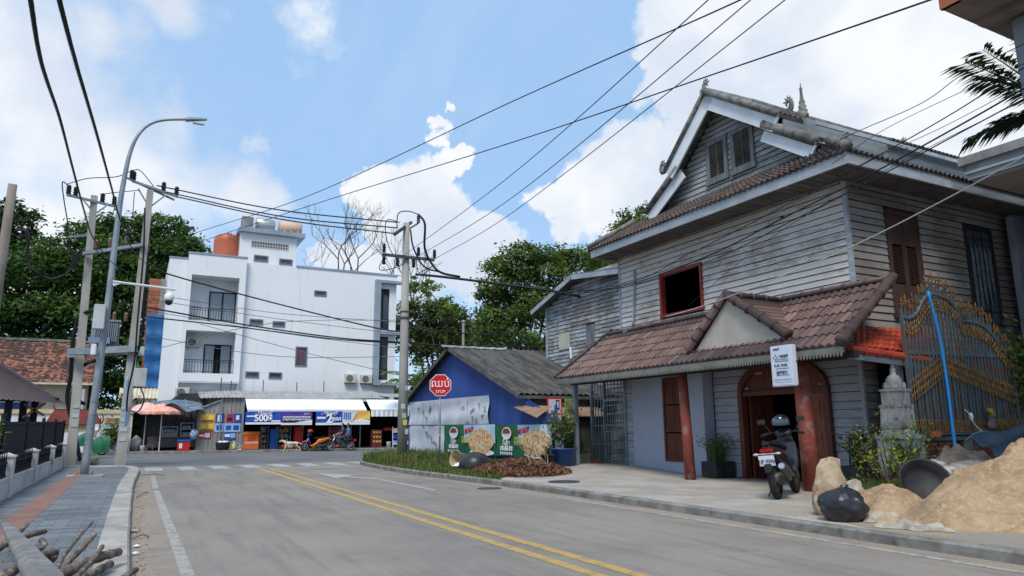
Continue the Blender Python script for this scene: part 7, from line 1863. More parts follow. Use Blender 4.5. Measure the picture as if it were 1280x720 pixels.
def grassy(name,c,r,h,n,lm,label,pot=None,seed=0,w=.012,cat='plant',group=None):
    rg=random.Random(seed);c=V3(c);t=thing(name,c,label,cat,group);z0=c.z
    if pot:
        lx,ly,ph,pm=pot;g=MB();g.box(c.x-lx,c.x+lx,c.y-ly,c.y-ly+.03,c.z,c.z+ph);g.box(c.x-lx,c.x+lx,c.y+ly-.03,c.y+ly,c.z,c.z+ph);g.box(c.x-lx,c.x-lx+.03,c.y-ly+.03,c.y+ly-.03,c.z,c.z+ph);g.box(c.x+lx-.03,c.x+lx,c.y-ly+.03,c.y+ly-.03,c.z,c.z+ph);g.build('pot',pm,t)
        g=MB();g.box(c.x-lx+.04,c.x+lx-.04,c.y-ly+.04,c.y+ly-.04,c.z+.05,c.z+ph*.85);g.build('soil',Msoil,t);z0 += ph*.85
    g=MB()
    for k in range(n):
        a=rg.random()*6.28;b=c+Vector((rg.uniform(-.5,.5)*r,rg.uniform(-.5,.5)*r*.6,0));b.z=z0;hh=h*rg.uniform(.45,1.05);o_=r*rg.uniform(.2,1.2);m_=b+Vector((o_*.35*cos(a),o_*.35*sin(a),hh*.65));e=b+Vector((o_*cos(a),o_*sin(a),hh*rg.uniform(.75,1)));s_=Vector((-sin(a),cos(a),0))*w
        g.face([b-s_,b+s_,m_+s_,m_-s_],0,rg.random());g.face([m_-s_,m_+s_,e],0,rg.random())
        for q in range(4):
            u=.4+.15*q;p=m_.lerp(e,(u-.4)/.6);d=(s_.normalized()*(1 if q % 2 else -1)+Vector((cos(a),sin(a),.4))*.8).normalized()*hh*.16;g.face([p,p+d*.5+Vector((0,0,w)),p+d,p+d*.5-Vector((0,0,w))],0,rg.random())
    g.build('fronds',lm,t);return t
grassy('potted_palm',(14.75,15.55,.16),.5,.95,70,Lmid,'feathery green plant in a long black planter beside the lavender wall',(.35,.3,.42,Mpotb),1)
grassy('potted_palm',(14.7,10.95,.16),.5,1.0,70,Ldk,'dark feathery plant in a black planter right of the scuffed red column',(.4,.32,.5,Mpotb),2)
plant('flowering_shrub',(13.75,9.6,.3),1.0,1.15,520,.05,Lyel,'straggly yellow green shrub in the low concrete bed by the carved post',stems=18,seed=3,spread=1.0)
plant('flowering_shrub',(14.1,9.4,.3),.55,1.25,230,.06,Llite,'bright green leafy branches arching in front of the carved post',stems=8,seed=5)
def arc(c,e,label,seed):
    t=thing('green_branch',c,label,'plant');P_=catmull([c,(V3(c)+V3(e))/2+Vector((0,0,.2)),e],8);g=MB();g.tube(P_,.01,4);g.build('stems',Mbark,t);rs=np.random.RandomState(seed)
    P=np.array([list(P_[rs.randint(len(P_))]) for _ in range(90)])+rs.normal(size=(90,3))*.04;leaves('foliage',P,rs.normal(size=(90,3))*.5+np.array([0,0,.8]),.055,Llite,t,rs.rand(90),.45)
arc((14.0,9.4,.6),at(1116,547,X=14.2),'upper arching green branch reaching towards the carved post',1);arc((14.0,9.4,.6),at(1120,565,X=14.2),'lower arching green branch reaching towards the carved post',2)
g=MB();bed=[(12.75,8.75),(14.45,8.65),(14.5,10.2),(13.7,10.5),(12.9,10.1)]
g.prism([(x_,y_,.14) for x_,y_ in bed],(0,0,.22));tag(g.build('planter_bed',mat('bed_dark',(.07,.07,.068),(.11,.10,.09),sc=2)),'low dark concrete planting bed under the shrub beside the carved post','planter')
rsg=np.random.RandomState(9);P=np.stack([rsg.uniform(12.8,14.4,900),rsg.uniform(8.8,10.1,900),rsg.uniform(.36,.5,900)],1);Nn=rsg.normal(size=(900,3))*np.array([1,1,.25]);o=leaves('bed_grass',P,Nn,.07,Lgrass,None,rsg.rand(900),.15);tag(o,'short grass in the planting bed','grass',kind='stuff')
g=MB();p=at(1120,601,X=13.9);g.box(p.x-.2,p.x+.2,p.y-.1,p.y+.1,.36,.5);tag(g.build('orange_trough',mat('trough_orange',(.50,.17,.07))),'small orange brick trough on the planting bed edge','planter')
plant('small_plant',(p.x,p.y,.48),.12,.3,60,.05,Llite,'little green seedling in the small orange trough',stems=4,seed=8)
plant('hedge_plant',(19.6,10.3,1.3),1.3,2.4,1500,.09,Lmid,'tall green leafy plants growing behind the ornate gate',stems=26,seed=6,spread=1.2)
plant('climber',(17.6,9.95,3.6),.5,1.0,120,.07,Llite,'thin green climber at the top of the ornate gate',stems=4,seed=7)
plant('weed',(18.3,9.75,.9),.35,.6,110,.08,Lmid,'green weed in the gap of the brick wall below the gate',stems=6,seed=8)
# sand heaps
def heap(name,c,rx,ry,h,m_,label,cat,seed,n=64,rough=.12,zb=.14,pw=1.35,sub=None):
    rs=random.Random(seed);o1,o2=rs.random()*9,rs.random()*9
    from mathutils import noise as mn
    def f(u,v):
        a=2*pi*u;q=v;rr=1+.16*sin(2*a+o1)+.10*sin(3*a+o2)+.05*sin(7*a);x_=c[0]+rx*q*rr*cos(a);y_=c[1]+ry*q*rr*sin(a)
        z_=h*max(0,1-q**pw)*(1+.0*q);nz=mn.fractal(Vector((x_*1.6,y_*1.6,seed)),1,2,6)*rough*h*(1-q**4)+mn.fractal(Vector((x_*7,y_*7,seed)),1,2,4)*.03*(1-q**6)
        return (x_,y_,zb+max(-.02,z_+nz) if q < .99 else zb-.03)
    return tag(grid(f,n*2,n,MB()).build(name,m_,None,True),label,cat)
heap('sand_heap',(12.5,6.3),2.0,1.9,1.15,Msand,'large heap of tan building sand on the pavement at the right edge','sand heap',3,120,.16,pw=1.25)
heap('sand_heap',(11.0,7.75),1.25,.8,.5,Msand,'smaller low mound of sand between the black bag and the large heap','sand heap',5,60,.15)
rsn=random.Random(4)
g=MB()
for k in range(900):
    a=rsn.random()*6.28;q=rsn.random()**.5*1.2;x_=11.6+2.4*q*cos(a);y_=6.8+2.0*q*sin(a)
    if x_ < 9.35: continue
    s_=rsn.uniform(.004,.016);g.ball((x_,y_,.15+s_*.4),s_,s_,s_*.7,4)
tag(g.build('sand_grains',Msand),'scattered sand grains and lumps round the sand heap','sand',kind='stuff')
g=MB();g.face([(9.3,3,.153),(14,3,.153),(14,8.9,.168),(11,9.0,.16),(9.9,8.3,.156),(9.35,7.0,.153)])
def sandstain(N,v): return N.mix(N.smooth(N.noise(v,1.2,9,.65),.40,.58),(.33,.25,.17),(.26,.235,.205))
g.build('sandy_patch',mat('sandy_patch',None,base=sandstain,rough=.95));tag(bpy.data.objects['sandy_patch'],'thin layer of spilled sand on the pavement',kind='structure')
# blue tarp on the heap
g=MB();p0=at(1240,553,X=13.1)
def tq(u,v): x_=13.55+1.3*u;y_=7.9-2.6*v;return (x_+.3*v,y_,1.28+.25*sin(v*3.1)-.75*u*u-.0*v+.06*sin(u*13+v*7)+.05*sin(v*19+u*3))
grid(tq,30,30,g);tag(g.build('blue_tarp',mat('tarp_blue',(.12,.24,.44),(.08,.17,.34),sc=2,rough=.5),None,True),'crumpled blue tarp draped behind the top of the sand heap','tarp')
# sacks pile behind
rs=random.Random(11)
for k in range(8):
    p=at(1150+k*10+rs.uniform(-4,4),588-rs.uniform(0,12),X=14.2+rs.uniform(-.3,.5));g=MB();g.ball((p.x,p.y,max(.3,p.z-.1)),rs.uniform(.25,.45),rs.uniform(.2,.35),rs.uniform(.1,.16),14,jit=.14,seed=k)
    g.box(p.x-.3,p.x+.3,p.y-.25,p.y+.25,.1,.3) if 0 else None
    tag(g.build('cement_sack',[Msackw,mat('sack_red_print',(.52,.48,.44),(.45,.08,.10),sc=2.2,lo=.5,hi=.6),mat('sack_white',(.55,.54,.52),(.42,.40,.38),sc=2)][k % 3],None,True),['pale crumpled sack in the heap between carved post and sand','red printed crumpled sack in the heap between carved post and sand','white crumpled sack in the heap between carved post and sand'][k % 3],'sack','empty sacks heaped by the brick wall')
g=MB();g.prism([(13.3,8.6,.14),(16.2,8.6,.14),(16.2,9.85,.14),(13.6,9.3,.14)],(0,0,.75));
heap('rubble_pile',(15.2,8.9),1.5,.9,1.0,mat('rubble',(.25,.20,.16),(.13,.11,.09),sc=4,bump=.8),'low rubble pile under the empty sacks by the brick wall','rubble',8,40,.3)
bpy_tmp=None
# black basin leaning
c_=at(1160,620,X=12.2);t=thing('black_basin',(c_.x,c_.y,.2),'large black rubber basin tipped on its side behind the small sand mound','basin')
g=MB();g.lathe((0,0,0),[(.02,0),(.34,.02),(.42,.12),(.47,.28),(.51,.30),(.46,.27),(.39,.13),(.3,.06),(.02,.05)],26);Mx=Matrix.Translation((c_.x+.1,c_.y+.15,.50)) @ Matrix.Rotation(radians(-38),4,'Z') @ Matrix.Rotation(radians(62),4,'X') @ Matrix.Scale(.85,4);g.xform(Mx);g.build('basin_shell',Mpotb,t,True)
g=MB();g.bar(at(1143,613,X=12.2),at(1147,602,X=12.3),.08,.05);tag(g.build('wood_peg',Mlogend),'short pale wooden stake in front of the black basin','stake')
# sack, bin bag, cloths
def sack(c,pts,m_,label,name='sack',cat='sack',seed=0,n=30,jit=.03):
    from mathutils import noise as mn
    c=V3(c);g=MB();h=pts[-1][0]
    def f(u,v):
        a=2*pi*u;k=v*(len(pts)-1);i=min(int(k),len(pts)-2);z_=pts[i][0]+(pts[i+1][0]-pts[i][0])*(k-i);rx=pts[i][1]+(pts[i+1][1]-pts[i][1])*(k-i);ry=pts[i][2]+(pts[i+1][2]-pts[i][2])*(k-i);ox=pts[i][3]+(pts[i+1][3]-pts[i][3])*(k-i)
        w=1+mn.fractal(Vector((cos(a)*2+seed,sin(a)*2,z_*5)),1,2,5)*jit*4+.03*sin(a*9+z_*6);q=Vector((rx*cos(a)*w,ry*sin(a)*w,z_));return c+RZ@q+Vector((ox*RZ[0][0],ox*RZ[1][0],0))
    return tag(grid(f,48,n,g).build(name,m_,None,True),label,cat)
RZ=Matrix.Rotation(radians(-28),3,'Z')
sack((10.15,8.2,.15),[(0,.02,.02,0),(0,.24,.2,0),(.25,.29,.24,.0),(.5,.25,.2,.03),(.75,.2,.1,.03),(.88,.16,.04,.06),(.92,.02,.02,.08)],Msack,'tall stained woven sack standing at the foot of the scuffed red column',seed=1)
sack((10.7,8.25,.15),[(0,.02,.02,0),(0,.2,.2,0),(.2,.22,.18,.02),(.38,.18,.1,.05),(.5,.12,.03,.1),(.54,.02,.02,.12)],Msackw,'pale sack half hidden behind the shiny black bin bag',seed=2,jit=.06)
sack((9.72,7.62,.15),[(0,.02,.02,0),(0,.24,.23,0),(.08,.31,.29,0),(.2,.34,.31,0),(.34,.31,.28,0),(.43,.22,.2,0),(.47,.12,.09,.02),(.50,.05,.04,.03),(.53,.06,.03,.05)],Mbag,'shiny black rubbish bag knotted at the top beside the kerb','rubbish_bag','rubbish bag',seed=3,jit=.06)
from mathutils import noise as mnoise
def rag_flat(c,rx,ry,rz,m_,label,seed):
    g=MB();cz=math.cos(rz);sz=math.sin(rz)
    def f(u,v):
        x_=(u-.5)*2*rx;y_=(v-.5)*2*ry*(1+.3*sin(u*9+seed));q=Vector((x_*4,y_*4,seed));return (c[0]+x_*cz-y_*sz+.1*mnoise.noise(q*1.3),c[1]+x_*sz+y_*cz+.1*mnoise.noise(q*1.3+Vector((9,0,0))),c[2]+.01+(.05+.2*abs(mnoise.fractal(q*.7,1,2,3)))*max(0,(sin(u*pi)*sin(v*pi)))**.5)
    return tag(grid(f,40,24,g).build('crumpled_sack',m_,None,True),label,'sack')
rag_flat((9.75,6.55,.15),.48,.17,radians(-60),Msackw,'flattened grey white sack lying crumpled at the edge of the sand',3)
rag_flat((10.2,7.3,.15),.36,.12,radians(-20),Msackw,'thin torn sack strip between the black bag and the flattened sack',7)
# shoes by the door
for k in range(2):
    p=at(932+k*9,595,Z=.17);g=MB();g.ball((p.x,p.y,.21),.05,.14,.05,10);g.box(p.x-.045,p.x+.045,p.y-.13,p.y+.13,.16,.19);tag(g.build('shoe',[Mplw,mat('shoe_grey',(.3,.3,.3))][k],None,True),['white shoe left by the planter near the entrance door','grey shoe nearest the entrance door frame'][k],'shoe')

# ================================================================== VERGE OBJECTS
rs=np.random.RandomState(3)
def blades(name,n,reg,hh,label,seed,w=.02):
    rs=np.random.RandomState(seed);P=[]
    while len(P) < n:
        x_,y_=rs.uniform(8.6,13.0),rs.uniform(18.2,34);
        if x_ < xr(y_)+.12 or (y_ < 23 and x_ > xr(18.3)+.3+(y_-18.3)*1.05-.1) or not reg(x_,y_): continue
        P.append((x_,y_))
    g=MB()
    for x_,y_ in P:
        z_=zv(x_,y_)-.04;a=rs.rand()*6.28;h=hh*rs.uniform(.4,1.2);l=rs.uniform(.1,.5)*h;s_=Vector((cos(a+1.57),sin(a+1.57),0))*w;b=Vector((x_,y_,z_));m_=b+Vector((l*.4*cos(a),l*.4*sin(a),h*.6));e=b+Vector((l*cos(a),l*sin(a),h));r=rs.rand();g.face([b-s_,b+s_,m_+s_*.7,m_-s_*.7],0,r);g.face([m_-s_*.7,m_+s_*.7,e],0,r)
    o=g.build(name,Lgrass);tag(o,label,'grass',kind='stuff')
blades('verge_grass',15000,lambda x_,y_: mnoise.noise(Vector((x_*.8,y_*.5,0))) > -.35 or x_ < 9.6,.17,'unmown grass covering the raised street corner verge',1)
blades('verge_grass',2500,lambda x_,y_: y_ > 27 and x_ < 11.8,.42,'taller grass round the corner utility pole',2)
heap('leaf_pile',(10.75,19.9),1.15,1.8,.3,mat('leaf_litter',(.20,.085,.045),(.10,.05,.03),sc=6,bump=.9),'low brown heap of dead leaves in front of the green food banner','leaf pile',9,40,.3,zb=.18,pw=1.5)
rs=np.random.RandomState(5);n=5200;a=rs.rand(n)*6.28;q=rs.rand(n)**.6;lx=10.75+1.35*q*np.cos(a);ly=19.9+2.0*q*np.sin(a);lz=.22+.33*np.maximum(0,1-q**1.5)+rs.rand(n)*.07
o=leaves('dry_leaves',np.stack([lx,ly,lz],1),rs.normal(size=(n,3))+np.array([0,0,.6]),.075,Mdryl,None,rs.rand(n),.35);tag(o,'loose reddish brown dead leaves covering the heap','leaves',kind='stuff')
rg=random.Random(6)
for k in range(5):
    a=at(640+rg.uniform(-6,22),585,D=23+rg.uniform(-1,1));b=at(612+k*9+rg.uniform(-8,8),560-rg.uniform(-10,18),D=22.5+rg.uniform(-1,1));a=Vector((10.6+rg.uniform(-.2,.6),18.6+rg.uniform(-.3,.5),.25));b=Vector((11.0+rg.uniform(-.5,.6),19.4+k*.33,.55+rg.uniform(.1,.65)));g=MB();m_=(a+b)/2+Vector((rg.uniform(-.15,.15),0,rg.uniform(0,.2)));g.tube(catmull([a,m_,b],5),[.026-.0018*i for i in range(11)],6)
    for q in range(3): c_=a.lerp(b,.5+.15*q);g.tube([c_,c_+Vector((rg.uniform(-.2,.2),rg.uniform(-.1,.3),.22))],[.014,.006],4)
    tag(g.build('dry_branch',Mtwig,None,True),'dry pale branch sticking out of the brown leaf heap','branch','dry branches on the leaf heap')
g=MB();p=at(584,577,X=10.2);g.lathe((10.15,22.0,.2),[(.02,0),(.52,0),(.56,.1),(.5,.32),(.36,.48),(.15,.56),(.02,.57)],26);tag(g.build('upturned_basin',mat('basin_black',(.018,.019,.022),(.035,.036,.04),sc=2,rough=.35),None,True),'shiny black basin turned upside down in the grass verge','basin')
t=thing('tipped_bucket',(9.75,22.9,.3),'old cream bucket lying on its side left of the upturned black basin','bucket');g=MB();g.lathe((0,0,0),[(.02,0),(.20,0),(.27,.45),(.29,.46),(.25,.44),(.18,.03),(.02,.03)],20);g.xform(Matrix.Translation((10.2,23.0,.48)) @ Matrix.Rotation(radians(200),4,'Z') @ Matrix.Rotation(radians(82),4,'Y'));g.build('bucket_shell',mat('old_cream',(.45,.37,.24),(.30,.22,.13),sc=3),t,True)
rag_flat((9.95,22.5,.3),.35,.2,.4,Mplw,'white plastic scraps between the tipped bucket and the black basin',12)
# tubs and shrubs by the shed
zz=zp(13.0,21.6)
plant('potted_bush',(12.75,20.6,zp(12.75,20.6)-.02),.62,1.3,800,.075,Lmid,'bushy green plant with yellow leaves growing in a big blue tub',pot=('round',.42,.6,Mpotblue),stems=16,seed=12,cat='potted plant')
plant('potted_stub',(12.1,20.55,zp(12.1,20.5)-.02),.2,.35,50,.05,Ldk,'small dark bucket plant between the leaf pile and the blue tub',pot=('round',.26,.42,Mpotb),stems=4,seed=13,cat='potted plant')
plant('potted_plant',(13.7,21.75,.28),.75,.55,420,.075,Ldk,'dark leafy plants in a long clay trough behind the grey post',pot=('box',(.75,.22),.34,Mpotc),stems=14,seed=14,cat='potted plant')
g=MB();g.box(14.4,14.62,21.1,21.35,.28,.42);g.box(14.45,14.6,20.9,21.08,.28,.36);tag(g.build('loose_bricks',Mbrick),'loose red bricks at the foot of the steel grille','bricks')

# ================================================================== LEFT FOREGROUND
rg=random.Random(21)
FWG='firewood branches piled on the pavement'
def log(a,b,r,label,bend=.06,seed=0,knob=True,m_=Mlog):
    rg=random.Random(seed);a=V3(a);b=V3(b);d=b-a;r *= .8;sd_=d.cross(Vector((0,0,1))).normalized();g=MB()
    P_=catmull([a,a.lerp(b,.3)+sd_*bend*rg.uniform(-1,1)+Vector((0,0,rg.uniform(-.02,.04))),a.lerp(b,.65)+sd_*bend*rg.uniform(-1,1)+Vector((0,0,rg.uniform(-.02,.05))),b],7)
    R2=[r*(1-.25*i/len(P_))*(1+.09*sin(i*1.9+seed)+rg.uniform(-.05,.05)) for i in range(len(P_))]
    g.tube(P_,R2,12,cap=False);t=thing('firewood',a,label,'firewood',FWG)
    g.build('bark',m_,t,True)
    g=MB();e=MB()
    for p,q,rr in ((P_[0],P_[1],R2[0]),(P_[-1],P_[-2],R2[-1])): n_=(p-q).normalized();e.tube([p-n_*.004,p+n_*.004],rr*.97,12)
    e.build('cut_end',Mlogend,t)
    return t
def q_(px_,py_,z_): return at(px_,py_,Z=z_)
L_=[((118,706,.28),(208,625,.42),.05),]
items=[((66,722),.25,(116,652),.52,.026,'thin pointed stick leaning highest over the middle of the woodpile'),
         ((70,722),.22,(118,668),.50,.045,'thin dark stick rising steeply from the woodpile'),
         ((40,735),.2,(148,690),.26,.075,'thick mottled log lying lowest at the right of the woodpile'),
         ((60,745),.17,(138,705),.2,.06,'pale round log under the mottled one by the kerb'),
         ((95,748),.16,(170,712),.2,.05,'small log overhanging the kerb at the picture bottom'),
         ((-20,700),.3,(56,664),.42,.05,'pale branch with cut end pointing to the right at the left edge'),
         ((-20,735),.22,(70,690),.34,.06,'brown branch crossing behind the grey slab'),
         ((5,680),.22,(34,655),.40,.045,'short upright stump end behind the grey slab'),
         ((40,700),.2,(52,675),.36,.05,'stubby peeled branch in the centre of the woodpile'),
         ((55,712),.2,(70,688),.32,.05,'short stump with rounded end beside the slab'),
         ((75,760),.25,(128,683),.36,.035,'flat split bark strip lying across the logs'),
         ((-40,690),.15,(20,735),.3,.05,'dark branch at the lower left corner of the picture'),
         ((100,742),.2,(160,722),.3,.035,'thin round stick at the kerb edge at the bottom')]
for k,(a,za,b,zb_,r,lb) in enumerate(items):
    log(q_(*a,za),q_(*b,zb_),r,lb,seed=k+3)
g=MB();a,b,c_,d=q_(2,648,.36),q_(22,655,.34),q_(84,712,.38),q_(45,740,.40);
P4=[at(0,652,Z=.42),at(16,655,Z=.42),at(80,716,Z=.48),at(84,760,Z=.5),at(48,760,Z=.42)]
g.prism(P4,(0,0,-.045));tag(g.build('grey_slab',mat('slab_grey_fg',(.22,.215,.21),(.15,.145,.14),sc=3,col3=(.33,.31,.28),sc3=6,bump=.4),bevel=.008),'flat grey concrete slab leaning on the firewood at the lower left corner','slab')
# leaves and litter at the kerb
Mlit=[Mplw,mat('litter_pink',(.5,.2,.15)),mat('litter_grey',(.35,.35,.34)),Mtwig,mat('litter_brown',(.2,.12,.07),var=.4)]
g=MB()
for k in range(520):
    y_=rg.uniform(7,28);x_=.14+abs(rg.gauss(0,.12));s_=rg.uniform(.008,.03);a=rg.random()*6.28;p=Vector((x_,y_,.008));d=Vector((cos(a),sin(a),rg.uniform(-.1,.4)))*s_;e=Vector((-sin(a),cos(a),rg.uniform(-.1,.3)))*s_*.6;g.face([p-d,p-e,p+d,p+e],0,rg.random())
tag(g.build('gutter_leaves',Mlit[4]),'small dry leaves and grit scattered in the left gutter','litter',kind='stuff')
for k,(px_,py_,m_,s_,lb) in enumerate(((168,664,2,.06,'crumpled foil wrapper highest in the left gutter'),(171,683,0,.05,'white crumpled paper in the left gutter'),(169,692,0,.045,'small white cup piece nearest the bottom of the left gutter'))):
    p=at(px_,py_,Z=.02);g=MB();g.ball(p+Vector((0,0,.008)),s_*1.1,s_*.7,s_*.35,9,jit=.45,seed=k);tag(g.build('litter',Mlit[m_],None,True),lb,'litter')
for k,(a,b,lb) in enumerate((((173,594),(205,594),'long dry twig lying across the gutter near the crosswalk'),((170,622),(185,615),'short curved twig in the left gutter'),((166,673),(186,671),'thin red brown stick beside the foil wrapper'))):
    g=MB();P_=[at(*a,Z=.02),(at(*a,Z=.02)+at(*b,Z=.02))/2+Vector((.03,.1,.03)),at(*b,Z=.02)];g.tube(catmull(P_,4),.012,5);tag(g.build('twig',Mtwig,None,True),lb,'twig')
for k in range(26):
    pass
plant('fence_shrub',(-3.0,20.3,.1),.6,1.9,600,.07,Llite,'yellow green bush poking through the fence at the left edge',stems=12,seed=31,cat='shrub')
plant('roadside_weed',at(118,582,Z=.1),.5,.22,160,.05,Lgrass,'low weeds at the end of the sidewalk near the lamp post',stems=10,seed=33,cat='weed')
plant('wall_vine',(at(141,540,Y=54.9).x,54.9,.3),1.0,2.0,700,.13,Lmid,'green vine spilling over the white boundary wall near the corner pole',stems=10,seed=34,cat='vine')
plant('stall_bush',(at(166,505,Y=56).x,56,.3),1.0,3.3,700,.16,Ldk,'dark bush between the corner pole and the food stall',stems=12,seed=35,cat='shrub')

# ================================================================== TREES
def pb(px_,py_,Y,rx,ry,rz): p=at(px_,py_,Y=Y);return ((p.x,p.y,p.z),(rx,ry,rz))
YT=78
B=[pb(60,400,YT,7,5,3.0),pb(20,350,YT,5,5,3.2),pb(115,350,YT,6,5,3.2),pb(165,330,YT,6,5,3.4),pb(205,320,YT,4,4,2.6),pb(222,312,YT,2.6,3,1.8),pb(160,290,YT,4,4,1.6),pb(205,285,YT,3,3,1.3),pb(120,300,YT,3.4,3,2),pb(90,325,YT,4,4,2),pb(185,380,YT,6,5,4),pb(130,420,YT,8,5,4),pb(60,450,YT,8,5,3),pb(150,460,YT,7,5,4),pb(-20,400,YT,6,5,5),pb(200,350,YT,4,4,3),pb(175,500,YT,5,4,4)]
tree('rain_tree',(-4,YT,0),B,80000,.22,Lrain,Mbark,'broad dense dark green rain tree filling the background behind the transformer poles',sub=54,subr=.34,flat=.34,tr=.6)
tree('thin_tree',(at(15,400,Y=90).x,90,0),[pb(12,290,90,3,3,4),pb(35,325,90,4,3,3),pb(0,310,90,3.5,3,5),pb(52,345,90,3,3,2.5),pb(-20,340,90,4,3,6)],9000,.26,Ldk,Mbark,'tall loose dark tree behind the old pole at the far left',sub=30,tr=.35)
Yb=62
def rt_(name,lb,base,bl,n,ls,lm,**k): return tree(name,base,bl,n,ls,lm,Mbark,lb,group='trees behind the shed and houses',**k)
rt_('leafy_tree','large mid green tree behind the grey peeling house, right of the corner pole gap',(at(660,500,Y=46).x,46,0),[pb(655,335,46,2.8,2.5,2.0),pb(630,355,46,2.2,2,2),pb(690,345,46,2.8,2.5,1.8),pb(720,330,46,2.6,2.5,1.6),pb(660,380,46,3.6,3,2.6),pb(625,400,46,2.4,2.4,2),pb(700,385,46,3,3,2.5),pb(655,318,46,1.2,1.2,1.1),pb(640,425,46,3.5,3,1.8),pb(608,372,46,.9,1,.9)],24000,.15,Lmid,sub=34,tr=.3)
rt_('leafy_tree','tree crown showing above the left end of the big house eave',(at(790,450,Y=50).x,50,0),[pb(790,290,50,1.8,2,2.4),pb(770,310,50,2,2,2),pb(750,330,50,2.4,2,1.6),pb(808,270,50,1.3,1.3,1.3),pb(760,345,50,3,3,2),pb(800,300,50,1.8,2,2)],10000,.15,Lmid,sub=30,tr=.3)
rt_('olive_tree','olive brown tree immediately right of the corner utility pole',(at(540,480,Y=66).x,66,0),[pb(535,395,66,3,3,2),pb(556,400,66,2.6,3,2),pb(520,410,66,3,3,3),pb(565,425,66,4,3,2),pb(530,430,66,5,3,2)],11000,.19,Lolive,sub=30,tr=.3)
rt_('low_tree','low dark trees line between the olive tree and the large green tree',(at(590,500,Y=75).x,75,0),[pb(585,412,75,4,3,1.8),pb(610,425,75,4,3,2),pb(565,440,75,6,3,3),pb(600,445,75,7,3,3),pb(640,450,75,7,3,3)],11000,.22,Ldk,sub=34,tr=.3)
rt_('thin_branch_tree','small sparse tree sprig in front of the cloud beside the olive tree',(at(562,470,Y=60).x,60,0),[pb(562,383,60,1.5,1.2,.9),pb(556,395,60,1.0,1,.7),pb(528,362,60,1.8,1.2,1.4)],1500,.16,Llite,sub=14,tr=.12)
# bright fan palm cluster near the shed ridge
t=thing('bright_palms',at(532,520,Y=50),'bright green palm leaves between the corner pole and the blue shed roof','palm tree');
rg=random.Random(8)
for k in range(14):
    b=at(530+rg.uniform(-14,10),490-rg.uniform(0,20),Y=50);g=MB();a=rg.random()*6.28;frond(g,b,(cos(a),sin(a)*.5,rg.uniform(.3,1.3)),rg.uniform(1.6,2.8),.35,16,.7,k,.06);g.build('frond',Llite,t)
# bare trees
def bare(name,base,top,label,seed,spread=.55,lv=6,r=.14,m_=Mbarkp,segl=None):
    rg=random.Random(seed);g=MB();base=V3(base);top=V3(top)
    t=thing(name,base,label,'tree')
    def grow(p,d,l,r_,k):
        pts=[p];q=p;dd=d.normalized()
        for i in range(3): dd=(dd+Vector((rg.gauss(0,.12),rg.gauss(0,.12),rg.gauss(.05,.1)))).normalized();q=q+dd*l/3;pts.append(q)
        g.tube(pts,[r_,r_*.9,r_*.8,r_*.68],5 if k < 4 else 6)
        if k == 0: return
        for _ in range(rg.choice((2,2,3))): grow(q,dd+Vector((rg.gauss(0,spread),rg.gauss(0,spread),rg.gauss(.1,spread*.6))),l*rg.uniform(.62,.9),r_*.64,k-1)
    h=top-base;grow(base,h,h.length*.36,r,lv);g.build('branches',m_,t);return t
Mbb=mat('bare_branch',(.12,.105,.10),(.08,.07,.068),sc=2)
for (px_,py_,tx,ty,s,lb) in ((425,400,415,285,4,'leafless tree behind the roof of the white building, left one'),(452,400,452,282,11,'leafless tree behind the roof of the white building, right one'),(385,390,392,308,6,'faint bare twigs above the white roof beside the tower')):
    bare('bare_tree',at(px_,py_,Y=76),at(tx,ty,Y=76),lb,s,.42,6 if px_ > 400 else 5,.16 if px_ > 400 else .07,Mbb)
bare('bare_tree',at(500,410,Y=66),at(535,318,Y=66),'bare curving tree limb directly right of the corner pole',3,.4,5,.14,Mbb)
bare('bare_tree',at(497,420,Y=70),at(478,300,Y=70),'bare branches left of the corner pole above the white building edge',9,.4,5,.12,Mbb)
g=MB();p0,p1=at(580,440,Y=60),at(579,402,Y=60);g.tube([Vector((p0.x,p0.y,0)),p1],.12,7);g.ball(p1,.2,.2,.16,8);tag(g.build('distant_post',Mpole),'thin distant post with yellow cap above the blue shed ridge','post')
# distant houses/greenery line so the horizon is closed
tree('background_trees',(40,95,0),[((30+i*9,95+3*sin(i),4+1.5*sin(i*2.2)),(6,4,4.5)) for i in range(7)],16000,.42,Ldk,Mbark,'line of dark trees far behind the grey house',sub=26,tr=.4)
tree('background_trees',(-30,90,0),[((-62+i*8,92+3*sin(i),4+1.5*sin(i*1.7)),(6,4,5)) for i in range(7)],14000,.42,Ldk,Mbark,'line of dark trees far left behind the temple hall',sub=26,tr=.4)

